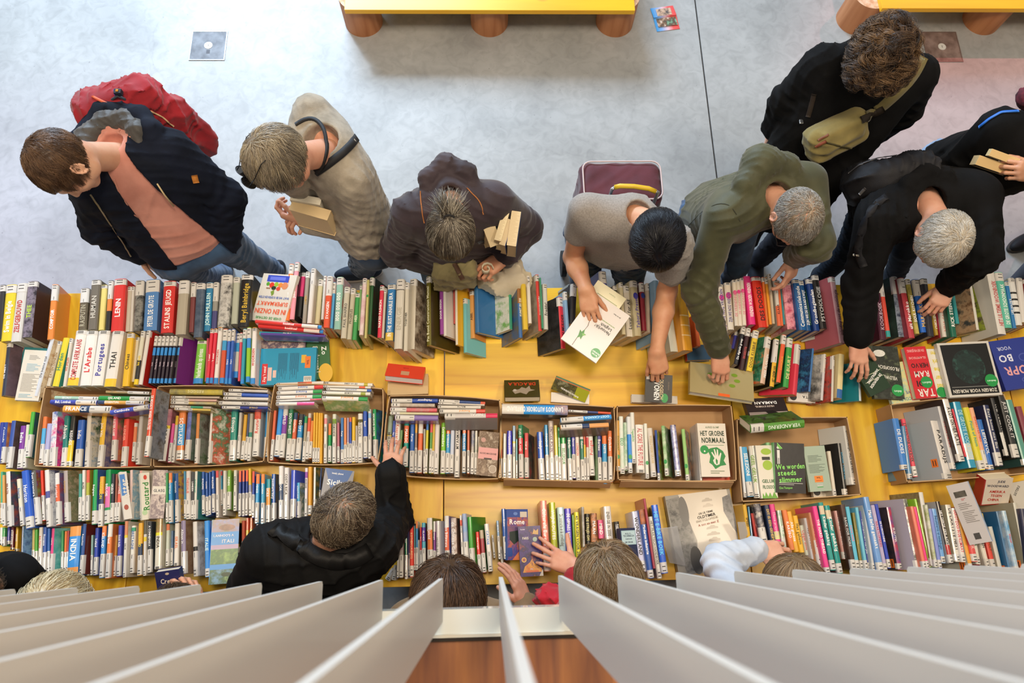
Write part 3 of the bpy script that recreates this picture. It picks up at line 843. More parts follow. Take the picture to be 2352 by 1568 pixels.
rows('E', 'front end of the table at the far left', 0, 860, 3.92, '''
12 -25 40 430 800 2a3f9f .0 cc=e8a03a-8a4a6a l=-12
45 10 38 430 800 24489f .4 cc=e8a03a-8a4a6a l=-18 t=Cambodia|fff
115 60 44 415 845 3055a8 .45 cc=5a4a3f-3a3030 l=-22
205 170 50 460 845 8038a0 .45 t=Belize|fff
247 213 30 450 840 d9d9c0 .5
292 240 38 335 745 4aae3f .5 cc=2a4f6f-3f6a3a l=-8
''')
rows('E', 'leftmost cardboard box', 0, 860, 3.92, '''
402 360 36 378 805 e87a3c .42 b=4fb0e0:.42:.75
440 400 40 440 830 b0b0dc .4
487 455 60 335 830 e85aa0-f0f0f5-3f60b0 .35 cc=3a55a0-e8357f-8fc8e0 l=-20 D=.12
600 565 50 370 835 17807a .38 t=Albania|fff
660 612 48 362 827 24241c .1 cc=3a2f28 b=f0d020:0:.5 t=REISGIDS|fff
728 692 60 408 832 2f68cc .38 b=5fb080:0:.12 t=India|fff
797 770 44 350 840 ddd8cc .5 cc=5f8fb5-d9d3c5-3a5a3a l=-20 D=.12
932 886 50 358 835 eebf2c .42 cc=27408f-c0a890 l=-16 t=Joie Ville|fff
1035 1010 45 362 775 ec6a78 .45 cc=d9a03a-c86a70-6f7a5a l=-14 t=RUSTIEK KAMP|fff
1132 1100 50 400 830 e8452f .42 cc=e5432f l=-18 t=SLENDER|fba
1220 1195 30 435 780 d9d0c5 .5 b=e8804a:.5:.9
1265 1230 38 368 808 cfc8c2 .45 cc=c8beae l=-18
1380 1310 42 125 740 e4502f .3 cc=59606c-8a8f98-4a4238 l=-8 D=.10 z=.92 t=DE MOOISTE WHISKYROUTES|fff
''', D=0.112)
rows('H', 'stacked at the back of the leftmost box', 0, 860, 3.92, '''
1345 165 952 152 24 8a8a78-c0a070 .5 z=.83 D=.07
885 214 490 206 32 a8cdb2 .45 z=.835 D=.07 t=SECRET|fff
1350 216 890 208 40 1f9a48 .4 z=.835 D=.07 t=IJSLAND|fff
870 250 450 243 40 3a48b0 .45 z=.85 D=.07 t=Bali, Lombok|fff
1300 252 880 246 36 e2aa50 .4 b=28406f:.86:1 z=.85 D=.07 t=ESSENTIAL|fff
1000 312 565 305 60 eba84a .45 b=23406a:.42:.65 z=.865 D=.08 t=FRANCE|fff
1340 285 990 338 40 4459cc .4 z=.88 D=.08 t=Cambodia|fff
''')
rows('E', 'second cardboard box from the left', 0, 860, 3.92, '''
1515 1450 68 310 777 a0506f-c08a90 .0 b=e2dfd8:0:.62 b=e8d030:.62:.68 t=GREAT|3a3a3a
1558 1520 25 440 790 ea5aa2 .5
1592 1552 24 370 790 dcd3c5 .5 b=e8c030:.8:1
1640 1610 62 338 767 e8843f .2 b=3fa0e0:.3:.75 t=SCOTLAND|fff
1702 1670 42 340 767 4a60b8-8a90c8 .42 cc=4a6a4a-8a8f98 l=-20 D=.12
1780 1758 30 350 805 dc8c46 .5 cc=4a6a42-8a9088-5a5048 l=-20 D=.12
1902 1872 22 300 800 e9e3df .4 cc=e9e2d5-d9604a-5a8f6a-e9e2d5 l=-34 D=.13
2110 2085 58 312 777 1f8f80 .4 t=Ethiopia|fff
2165 2140 26 340 755 c9c5c0 .5
2210 2177 32 360 770 dfa928 .42 b=2f3f6f:.3:.42
2240 2208 22 350 770 3f4a70 .5
2262 2236 30 350 778 b5b0a0 .5 b=2f8f7a:.5:.6
2320 2295 58 318 735 ece8e2 .38 b=e05a40:.8:.98 r t=Routard|e0402f
2412 2388 40 318 740 2f8fcc .42
''', D=0.112)
rows('H', 'stacked at the back of the second box', 0, 860, 3.92, '''
1525 150 2000 156 50 86805a-c9b84a .0 z=.82 D=.07 t=REISGIDS|e0d8a0
1540 200 1975 205 20 c0b0a0 .3 z=.825 D=.06
1535 225 1950 232 20 d9b0a8 .4 z=.83 D=.06
1535 250 1945 258 26 9aa8a0-d9c070 .4 z=.835 D=.06
1533 284 1900 296 20 b8b0a8 .4 b=3f9f7f:.5:.8 z=.84 D=.06
1570 306 1895 318 20 d9c060 .5 z=.85 D=.06
2058 138 2410 150 24 d9d2ca .4 z=.82 D=.07
2015 172 2415 188 30 3f66c8 .4 z=.825 D=.07
2010 210 2415 218 26 e0d8d0 .4 z=.83 D=.07
1970 252 2410 264 34 e0dcd4 .1 z=.84 D=.07 t=CUBA|555555
1995 293 2410 300 24 28388f .4 z=.85 D=.07 t=CYPRUS|e0c040
''')
rows('H', 'left stack in the third box', 580, 860, 3.92, '''
215 88 640 70 32 ece7e0 .1 b=f07a50:.45:.75 z=.80 D=.07 t=Trotter|555
230 126 635 106 34 ece7e0 .1 b=e04040:.8:1 z=.81 D=.07 t=Routard|3f6fc0
218 164 625 148 32 ece7e0 .1 b=2fa050:.8:1 z=.82 D=.07 t=Routard|3f6fc0
215 204 620 194 32 ece7e0 .1 b=2fa050:.8:1 z=.83 D=.07 t=Routard|e8803a
212 236 620 220 13 ece7e0 .1 b=e05060:.75:1 z=.84 D=.07
210 262 555 258 30 ece7e0 .1 b=e85aa0:.55:1 z=.86 D=.08
''')
rows('H', 'right stack in the third box', 580, 860, 3.92, '''
650 74 1080 90 30 ece8de .1 b=c8b83a:.82:.9 z=.80 D=.07 t=DE LA LOIRE|333
640 103 1065 115 18 ece8de .1 b=f06a40:.75:.88 z=.81 D=.07
665 128 1070 142 22 ece8de .1 b=3f68c8:.9:1 z=.82 D=.07 t=LE ROUTARD|3f6fc0
630 160 1060 172 30 ece8de .1 b=a8b04a:.8:.9 z=.83 D=.07 t=CORSE|333
628 205 1036 214 38 ece8de .1 b=2fa050:.8:1 z=.855 D=.09 l=20 cc=d9c98a-8fb86a-e8e0b0 t=Routard|efa040
''')
rows('E', 'third cardboard box from the left', 580, 860, 3.92, '''
202 166 25 322 775 e2683f .42
255 212 44 282 735 2f98ea .42
300 257 44 275 745 ddd8d8 .45 b=8a3fae:.45:.8 t=WILD|fff
347 316 42 302 775 1f7f58 .42 t=SOUTH WEST|fff
388 352 36 342 775 ea6a40 .45 b=28486f:.85:1 t=ESSENTIAL|fff
437 402 45 355 765 2f98dd .48 b=2a3038:.75:1 t=EGYPT|fff
480 456 26 375 785 b0a890 .45 b=2f9f5f:.85:1
514 486 28 348 760 dcd3cb .5 b=e8603f:.6:.9
537 516 25 415 755 e99040 .45
558 546 19 342 795 efbc38 .3
580 569 19 342 795 efbc38 .3
602 592 19 345 795 efbc38 .3
620 614 22 345 800 eab02f 0
657 652 28 358 795 ece6e0 .4 b=f09aa0:.8:.92 t=OISE|333
695 691 26 440 788 1f9f55 .42 b=f08040:.7:1
735 732 34 355 795 e5e8dc .42 b=8fb83a:.8:.9 t=NORMANDIE|555
770 772 20 432 790 c9788a .4
805 806 26 388 797 3f80c8 .3 t=Parijs|fff
832 833 23 388 795 f09a60 .4
858 858 18 388 795 b8a8c8 .45
880 880 20 385 793 3a58b8 .42 b=e07050:.9:1
908 908 30 382 792 efc22f .48
935 935 18 460 790 c0b8b0 .45
968 968 42 350 792 ece9e2 .4 b=6f6a20:.82:.88 t=PROVENCE|222
1012 1015 35 328 752 2f5cc8 .46 t=Banff|fff
1053 1055 28 312 755 dddadd .5 b=8ac0f0:.82:.92
1091 1098 32 312 785 149a58 .42 cc=0f8a55-2a6aa0-2a4a3a l=-24 D=.12 t=ARDECHE DROME|fff
''', D=0.112)
rows('H', 'left stack in the box the hand reaches into', 580, 860, 3.92, '''
1248 232 1668 232 38 2f55b5 .45 z=.80 D=.07 t=Madagascar|fff
1248 271 1640 275 34 9a8a7a-d9cfc0 .2 z=.815 D=.07
1238 312 1660 318 38 b99f9a-e05060 .35 z=.83 D=.07
1238 346 1675 352 22 dcd9b0 .2 z=.84 D=.07
1282 384 1670 390 48 8a72b8 .45 z=.865 D=.08
''')
rows('H', 'right stack in the box the hand reaches into', 580, 860, 3.92, '''
1675 232 2095 256 28 284a8a .45 b=e05a3a:.9:1 z=.80 D=.07
1672 258 2090 272 16 d8d0c8 .4 z=.81 D=.06
1668 288 2055 292 28 e0dcd4 .1 z=.825 D=.07 t=MALTA|555
1685 328 2095 328 40 ece7e0 .1 b=e04a40:.8:1 z=.84 D=.07 t=Routard|efa040
1730 365 2205 360 44 dad4d2 .2 b=e8406a:.78:1 cc=85807f l=25 z=.865 D=.09 t=NEPAL|fff
''')
rows('E', 'box the hand reaches into', 580, 860, 3.92, '''
1245 1206 42 370 830 c2bba8 .0 b=8f9f8a:.62:1 b=e8d030:.6:.64 t=MOROCCO|555
1276 1252 22 415 820 3f58b8 .42 t=Fez|fff
1310 1292 45 405 742 ece8e2 .2 t=Kaapverdie|d06040
1342 1326 22 500 742 6f9a60 .3
1388 1374 42 440 830 1f9f90 .42 b=e8703f:.55:.95 t=MAROC|fff
1440 1430 40 448 882 2f68c0 .45 t=Porto|fff
1475 1466 20 435 885 9a8a80 .5 b=f0b040:.8:1
1516 1501 42 430 887 ea7040 .45 b=e8e2dc:.78:1
1548 1545 18 490 890 b8b8b0 .5
1576 1561 22 432 888 e0d23a .48 b=3f80d0:.85:1
1612 1598 24 430 890 5f9f52 .48 b=e05a60:.8:1
1634 1618 20 440 890 d9b83a .45
1665 1650 42 448 893 e5dcdc .42
1722 1711 40 432 893 84cc2c .45 t=Extremadura|fff
1763 1753 35 455 888 3fa5e0 .42 b=f07a40:.82:1 t=AMSTERDAM|fff
1802 1790 36 490 885 cdd6ea .42
1850 1838 44 420 922 e8e2de .38 r t=MYANMAR|333
1908 1902 32 452 885 3f9fe0 .45 b=f07a40:.82:1 t=THE NETHERLANDS|fff
1944 1942 22 455 892 d9704a .48
1985 1976 30 505 895 c9c0b0-5a6a90 .5
2015 2008 24 505 898 8a9a8a-e0dcd4 .5
2040 2032 20 560 900 cfcac2 .5
''', D=0.112)
rows('H', 'stacked in the box with the long blue spine', 1120, 860, 3.92, '''
130 306 722 318 86 2f9cf0 .0 z=.86 D=.1 cc=4a4a48 b=e6e2dc:.0:.33 b=d9b0a0-5a70a0:.8:1 t=LANNOO'S AUTOBOEK DUITSLAND|fff
725 325 1110 346 20 3a4c88 .45 b=e05a3a:.7:1 z=.82 D=.06
655 405 1115 374 44 2f95e0 .45 cc=8a8a88 l=12 z=.86 D=.08 t=OOST-CANADA|dff
655 466 1090 445 42 e8a560 .45 b=28406a:.45:.6 cc=6a5a48 l=18 z=.865 D=.08
''')
rows('E', 'box with the long blue spine', 1120, 860, 3.92, '''
122 115 24 515 930 eaa528 .42 b=e0603f:.45:.62
155 152 34 530 932 b8b8b4 .45
198 197 44 505 932 4444cc .5 t=Lissabon|ddf
238 239 26 460 932 d9d5c8 .0 b=8ab0d0:.7:1 b=e8d030:.66:.7 t=SARDINIA|555
261 263 14 580 932 3f9fb0 .45
292 298 40 452 933 e23a45 .45 cc=17895a b=17895a:.75:1 l=-18 t=ZUID-ENGELAND|fff
345 348 34 525 930 e86060 .45 cc=b04a4a-4a5a4a-2a2a28 l=-18 t=TOP 10|fff
470 492 52 515 950 2f62c8 .45 cc=3a6ad0-e08a50 t=Italy|fff
526 542 30 452 945 2f9fe0 .45 t=TOSCANE|fff
570 583 46 415 950 cdbdb4 .38 t=ONTDEK POLEN|5a3f6f
612 628 32 455 950 e0cc4a .45
640 655 22 475 958 2f9f60 .45 t=PERIGORD|fff
680 693 46 545 968 ece8e2 .1 b=2f9f50:.82:1 t=BELGIQUE|2f9f50
730 748 38 492 972 e5e2dc .45 b=1f6f60:.45:.85 t=Berlin|fff
768 782 30 500 935 5050c0 .5 t=Devon|fff
805 820 36 515 965 ece3da .3 t=LONDON|e8603a
845 860 32 485 968 e5e2dc .4 b=1f7f68:.42:.8 t=Gabon|fff
872 882 18 520 970 e0644a .5 b=e8c83a:.5:.75
896 908 22 520 972 dcd8d0 .5 b=d03a48:.7:.9
922 945 46 487 908 e8e6de .2 b=2f8f50:.85:1 r t=Pologne|d93a45
980 985 30 540 950 2f4f2f-5a7a4a .0
1003 1012 38 520 955 48489a .48 t=Borneo|fff
1052 1060 42 545 983 3fa5e0 .45 b=f0803f:.82:1 t=CRETE|fff
1101 1110 38 505 970 ea7f48 .5 t=Cycladen|fff
''', D=0.112)
rows('E', 'half empty box', 1120, 860, 3.92, '''
1170 1178 32 412 870 dda030 .1 dot=2f9f50 t=FOODPRINT|5a7a3a
1202 1218 40 375 892 cfe5cf-f0f0ea .1 t=ECO|2f9f60
1240 1250 28 430 862 5fa872-dfe8d8 .1
1270 1290 36 378 884 e2e6e8 .1 b=3090ea:.18:.68 dot=2f9f50
1303 1320 38 340 797 e8e8e0 .1 t=Tegenlicht|4fae5a
1368 1382 72 450 884 f2eee6 .08 t=!AL GORE THE FUTURE|c04a55
1423 1442 30 440 935 ececdf .1 dot=2f9f50
1462 1500 46 480 920 dcd3c8 .12 cc=e2dace t=WERELDVERBETERAAR|c9b07a
1512 1542 20 500 955 244a9f .15 cc=efe8d0-3f9f4a-e8d040-efe8d0 l=-22
1575 1612 30 460 912 dfead0-5fae4a .15 cc=e8f0dc-6fb04a-f0f0e8 l=-24 dot=2f9f50
1668 1718 48 452 912 5a62a5-b0b0d8-3a3a6a .12 cc=8a8fc0-3a3a50 l=-12
1756 1800 30 490 955 9fd07a .12 cc=e0dad8-4a4a4a-d89a70 l=-24 dot=2f9f50
1890 1925 18 440 955 e2e0dc .2
''', D=0.115)
rows('E', 'box with the black book', 1640, 860, 3.303, '''
203 240 20 545 930 e2e8ee .1
230 284 45 548 925 3fa8e0 .3 t=SELEZIONI|fff
282 328 45 540 935 f0ebdf .1 cc=f0ebdf l=-30 t=GEEL GELUK|7fae3a
412 452 34 515 900 98d49a .45 t=WE WORDEN STEEDS|2a3a2a
875 920 28 580 920 e3dccc .15
958 1010 30 520 915 222222 .12 cc=1a1a1a l=34 D=.11 t=DOOR TOEVAL|4fb0e0
1002 1070 44 390 835 c9c9c6 .12 cc=c6c6c2 l=36 D=.12 t=DRAAGLIJK ALS LEVEN|555
''', D=0.115)
rows('E', 'cookbook box', 1640, 860, 3.303, '''
1382 1456 52 332 722 3f88dd .1 l=8 t=DE DUDES|fff
1442 1495 32 390 792 5f90b8 .1 l=8
1436 1532 32 335 775 e84058 .18 cc=3f9fb5-7ac0cf l=-12 t=STUDENTENKOOKBOEK|222
1680 1790 88 350 790 ece8e4 .1 cc=a8abb3 l=30 D=.14 o=-1 oy=.3 t=PARADIJS|222222
1716 1832 36 240 715 d9d9dd .1 cc=a5a8b0 l=34 D=.15 t=STEUN DEZEN|d04a4a
1762 1890 54 185 657 ece8e4 .12 cc=3a2f2f l=16 D=.15 t=A LOT ON HER PLATE|222
1812 1912 16 260 622 e04050 0
1848 1972 66 205 705 2f9fc9 .0 b=e8e4dc:.12:.36 l=14 t=DE GROTE KOOKBIJBEL|bfe5f0
1918 2045 46 248 722 e3d82f .15 l=8 t=Pinch of Nom|3fa5a0
1958 2078 34 250 712 f0b08a .3 l=8 t=SUPERSTARTERS|e05a4a
2018 2112 44 340 722 2f72c8 .1 l=8 t=LIEFDEVOL|fff
2070 2182 50 230 692 28305a .22 cc=1f2548 l=16 D=.14 t=Easy home met Ilse|dddddd
2126 2246 50 175 617 202226 .12 b=e0e0dc:.12:.4 l=12 t=THE VEGETARIAN|fff
2186 2308 50 160 632 262624 .22 cc=1a1a18 l=12 D=.15 t=JUST COOK IT|dddddd
2246 2385 56 190 690 5a9f90 .1 cc=2a4a48 l=16 D=.15
2320 2420 45 240 600 8a3a4a .1 l=12
''', D=0.125)
rows('E', 'row in front of the boxes, left part', 0, 1050, 3.92, '''
12 8 20 130 600 4fae88 .4 l=-6
26 32 24 160 622 dda25a .45
62 76 44 130 626 ece7e2 .38 cc=8f4028-3a3a50-2f4a2a l=-20 t=BRAZIL|9a4f3a
162 196 40 195 616 ece6cc .4 t=Bulgarije|3f70b0
216 260 64 120 641 2860cc .2 t=Horizon|fff
292 330 44 120 611 5f6058 .5 cc=6a7f3f-7a3a2a-5060a0 l=-16 t=Fuerteventura|fff
371 391 24 118 571 e8402a .5
412 430 44 115 626 ece8e4 .4 b=5058a0:.5:.62 cc=8f8f98-d5d5d5-4a4a68 l=-16
506 516 40 142 611 ec6a44 .45 b=ece6e2:.78:1 cc=8f3f4a-3f6a9a l=-12 t=Estland Letland|fff
580 591 42 122 586 b8aaa5 .38 cc=a08a70-6a6a48-c0a890 l=-24 t=BORDER|d9b070
720 716 30 148 571 4f9f90 .5
751 746 28 115 571 ece4dc .4 t=ALPES|333
790 781 30 115 571 b8b83f .5 b=e8604a:.75:1
851 836 42 112 606 12a458 .25 cc=24427f-3f5f9a l=-20 t=Belgique|fff
915 896 42 172 626 edac3c .45 b=23406a:.45:.65 t=LONDON|e8d040
966 951 50 112 601 149a55 .25 cc=149a55 b=ea78b8:.3:.68 l=-22 t=BELGIE|fff
1015 1001 32 148 589 242c3c .4 t=GREECE|fff
1048 1036 20 150 580 9a5a48 .4
1086 1056 34 130 576 ece5de .38 b=e8604a:.38:.72 t=MYKONOS|fff
1176 1166 28 115 561 e5c9c2 .35 cc=e0d8c8-7aa8c0-e0d8c8 l=-24
1262 1266 24 120 561 e5a8a0 .3 cc=ece8da l=-26
1372 1370 22 118 560 b8a8a0 .3 cc=b59a80-d9c9c0-6f8090 l=-30
1500 1500 20 140 590 3f9f5f .4
1531 1531 32 140 591 3a9fe0 .45 b=f08a48:.8:1 t=GUATEMALA|fff
1581 1586 34 145 586 28589f .46 cc=243f85-e0b040-a05a90 l=-20 t=Guatemala|fff
1660 1664 18 125 552 3f90b8 .4
1691 1691 42 122 556 e0d8d2 .4 t=THESSALIE|e0604a
1736 1731 30 130 561 33383f .4 t=LONDEN|fff
1762 1748 26 125 558 dcdcd2 .4 cc=2a8f7f-5f7f9a l=-14 t=GUADELOUPE|2f9f85
1826 1828 25 130 516 2f60b0 .45 t=WALKING|fff
1857 1862 22 140 531 2f60b0 .45 t=WALKING|fff
1886 1886 18 130 522 2f60b0 .45
1914 1920 27 120 501 2f60b0 .45 t=WALKING|fff
1952 1956 24 120 541 e4d8cf .5 b=e05050:.85:1
1988 1991 22 118 430 3f9fc8 .45 b=e04848:.85:.98
2020 2018 28 120 522 d8d4c8 .5
2062 2055 30 115 471 86b84a .45 t=FUNEN|fff
2116 2113 30 115 481 e0e0d2 .48 t=KRETA|555
2160 2154 22 120 532 2f4a9a .5 b=f0704a:.75:1
2190 2188 20 115 531 2f4a9a .5 b=f0704a:.75:1
2222 2216 20 115 525 2f4a9a .5 b=f0704a:.75:1
2246 2251 25 100 526 edbd30 .5 b=9aa0c0:.5:.65
2280 2276 20 125 545 3f58b0 .5 b=f0604a:.75:1
2320 2306 32 150 594 3fa8e0 .42 b=f08a48:.8:1 t=VENICE|fff
''')
rows('E', 'row in front of the boxes, near the man in black', 560, 1050, 3.92, '''
170 165 32 150 598 38a5cf .42 b=f0904a:.8:1 t=SARDINIA|fff
216 210 40 195 602 2f98a5 .42 b=f0a048:.42:.8 cc=1f8a95 l=-10 t=SICILE|fff
262 259 34 150 601 2f62b0 .42 cc=5a3a32-3a5a5a l=-14 t=Southern Italy|fff
332 331 40 78 591 ece8e5 .4 b=28486f:.4:.68 t=ECUADOR|fff
383 378 42 92 588 ece8e5 .4 t=COSTA RICA|333
442 430 44 115 590 4058c8 .45 cc=4058c8 l=-12
486 486 26 228 566 4fb0d8 .5 cc=d9d0c8-5a6a48-7a98c0 l=-20 D=.13 t=SCHOTLAND|fff
562 556 24 95 552 ece4ec .4 b=9a50b0:.8:.92 t=ARDECHE|333
595 592 32 85 520 edaa35 .2
636 630 20 90 500 e5e0dc .3 cc=4a7090-3a5a3a-c09a50 l=-16
698 676 16 92 380 2a4a80 .3
''')
rows('E', 'front row at the left', 0, 1050, 3.92, '''
8 4 26 632 790 e4e4dc .3
32 26 26 632 800 4aa860 .5
76 70 22 630 782 4848a8 .2
112 102 28 625 830 6a2435 .08 t=BOURGOGNE|fff
152 142 24 625 846 e0b42f .1 t=ONTDEK|fff
200 190 14 622 900 3a5f8a 0 cc=28487a-6a90b5-2a3a38 l=-34 D=.14
300 291 24 640 1031 c9b56a .5
322 318 26 650 1041 52b440 .5
363 351 32 630 1051 ece6dc .38 t=BALTISCH|e0503a
401 389 32 628 1051 2f58a8 .46 t=Provence|fff
436 429 25 640 1051 2f68b8 .5
473 450 26 640 1035 e83f8a .42 cc=3f9f9a-8ac5c0 l=-22 D=.13 t=COSTA|fff
560 553 20 660 1040 3f9f60 .5
590 578 20 665 1045 e8803a .5
612 598 18 660 1040 c04a4a .5
676 641 98 620 1072 3498ea .05 b=f0a050:0:.18 b=f0a050:.8:1 t=INDIA|fff
756 721 34 598 1056 2f589a .38 cc=63241f l=-14 t=Rajasthan|fff
802 789 22 760 1062 d8d5d0 .5
828 820 18 700 1062 8fb8b0 .5
872 851 34 635 1062 3048b0 .38 t=Iceland|fff
936 906 40 618 1086 3490e0 .46 b=f08a48:.8:1 t=ICELAND|fff
990 961 42 600 1091 ef8440 .46 b=ece6dc:.76:1 t=Ierland|fff
1046 1026 24 700 1072 d9a040 .5
1081 1061 36 612 1072 4448b0 .4 t=South India|fff
1136 1116 30 575 1080 dfdcd5 .1 b=d98a60:.75:1 b=e8d030:.7:.75 t=DELHI|555
1200 1181 40 615 1042 e8e8e2 .4 b=2f9f78:.88:.96 t=BRETAGNE|3f70b0
1264 1250 42 590 1064 eab034 .38 b=1f3a5c:.38:.6 t=IRELAND|e8d040
1306 1298 26 570 1066 d8d5d0 .3 b=58584a:.75:1 b=e8d030:.62:.7
1348 1341 36 580 1042 26303c .46 t=A CONNEMARA|fff
1430 1416 60 550 1005 ddd8c8 .06 b=c08a50-5a7a4a:.72:1 b=e8e030:.66:.72 t=INDIA|333
1510 1501 30 600 980 ccd4c4 .4 b=e07a4a:.85:1
1548 1542 18 660 975 5f7fa8 .5
1592 1582 44 592 976 ece7df .08 t=ISRAEL|ea7a3a
1642 1646 46 570 1052 9488a8 .42 cc=7a5a48-a08a70 l=-18 t=Alleen in|fff
1747 1756 42 580 1072 e5dfd8 .45 cc=d8d0c8-7a6a58 l=-18 b=2a2a2a:.46:.54
1858 1866 46 570 1077 3498ea .15 t=ITALIE|dff
2130 2134 34 590 862 22241f .2 b=e8d030:.2:.3 t=REISGIDS|fff
2188 2186 28 570 800 f07a62 .2
2226 2222 26 545 790 f07a62 .2 b=e8d040:.35:.55
2262 2256 24 538 780 f08a62 .2 b=e8d040:.35:.55
2318 2308 36 602 745 2f55a0 .0 t=Florence|fff
2376 2370 22 605 715 e8b83a .3
''')
rows('E', 'front row, centre left', 880, 1160, 6.533, '''
160 60 80 960 1120 d5d2cc .9
196 158 72 900 1122 d0cdc8 .9
236 215 26 290 1092 4a60a8 .5 t=OSTENDE|222
280 268 64 280 1087 b5aba8 .42 cc=a8203a t=ZUIDOOSTAZIE|b07a8a
338 340 38 258 1106 ece7e0 .42 b=12704a:.42:.75 cc=24406f l=-10 t=Falkland|fff
388 388 22 380 1060 7a4a80 .5
425 428 56 305 1078 ec3f30 .22 t=KOTHEN LAUREYS|fbd09a
472 478 22 305 975 5f9aa0 .5
503 506 28 238 976 3f98d0 .46 b=f08a48:.85:1
535 542 26 520 1052 c8c4bc .3
562 570 30 330 956 e03040 .45 t=MALTA|fff
606 610 56 262 970 5a38a8 .46 b=5fb8cf:.46:.6 b=5fb8cf:.9:1 t=ISLANDE|fff
690 700 78 190 1016 ef8242 .42 b=f0ebe4:.78:1 cc=6a7f3a l=-12 t=IJsland|fff
768 772 36 240 975 8a3f98 .4 b=ece8e2:.78:1 t=Ethiopie|fff
812 818 56 235 960 ece8e4 .0 cc=ece8e4 l=-24 D=.12 t=HOTEL BE|999
948 956 66 158 960 ef6a44 .35 b=eee9e6:.78:1 cc=4a50a8 l=-10 t=Namibie Botswana|fff
1048 1065 90 190 880 8a6a5a-e0d0c8-3a2f38 .1 cc=8a5a48-3a3028 l=-12 t=de Chinese God|fff
1162 1196 30 150 880 ece8e0 .46 b=e8604a:.78:.9 t=DUBROVNIK|333
1212 1250 68 125 895 8ab0e0-b8b8d0 .45 l=-8
1286 1330 64 175 988 44a438 .42 cc=37862a l=-26 D=.13
1412 1456 50 398 1030 ec3a3a .46 t=Noorwegen|fff
1474 1522 62 372 1010 a84450 .46 b=b8a890:.8:1
1550 1615 68 278 992 f0ece6 .42 t=CATANE|3f88d8
1640 1672 30 445 790 dcdad6 .9
1716 1750 34 230 808 7fa8d0 .6 t=SEVILLA|fff
1765 1800 40 620 950 dcdad6 .9
''')
rows('E', 'front row, centre right', 1120, 1080, 3.92, '''
142 166 36 345 800 2f62b8 .45 t=Rome|fff
502 541 58 272 908 ec6a50-f0b0a0 .25 t=Culturele Europa|fff
580 606 56 288 742 bfcc2c .1 t=WIJNROUTES|fff
656 681 62 332 742 c2dfe2 .0 t=De constructie en de ontwikkeling|555
722 741 54 342 780 5544cc 0 t=DE OPMARS VAN ROBOTS|fff
768 786 20 400 792 7fae4a 0
800 823 42 375 832 e8e02c 0 t=40 VRAGEN VOOR 2030|333
856 868 24 328 690 c8c4c0-5a5a5a 0
897 908 42 390 662 26261f 0 t=DE STRIJD OM|d9d08a
956 962 56 385 642 6a4a3a-d08a58-2a2a2a 0 t=MAAN|fff
1015 1028 50 445 612 ee6a9a 0 t=MIND|fff
1076 1102 64 322 642 e8e4de 0 t=ENERGIE IN 2030|555
1160 1186 46 460 682 252525 0 t=TUSSEN HOOGMOED|fff
1326 1406 56 368 912 cdcfe8 .18 t=WONDERLAND|2a2a2a
1387 1476 50 350 972 2f5aa8 .12 b=3a2a2a-c06a3a:.78:1 t=Moderne industrie|fff
1412 1502 22 252 882 a5384a 0
1467 1552 42 415 972 e8e8dd .15 t=HET PRAKTISCH HANDBOEK|666
1502 1596 56 310 927 2866d8 .16 cc=14305f-1f4f8a l=-10 t=HET E-BIKE BOEK|5fd0ff
''')
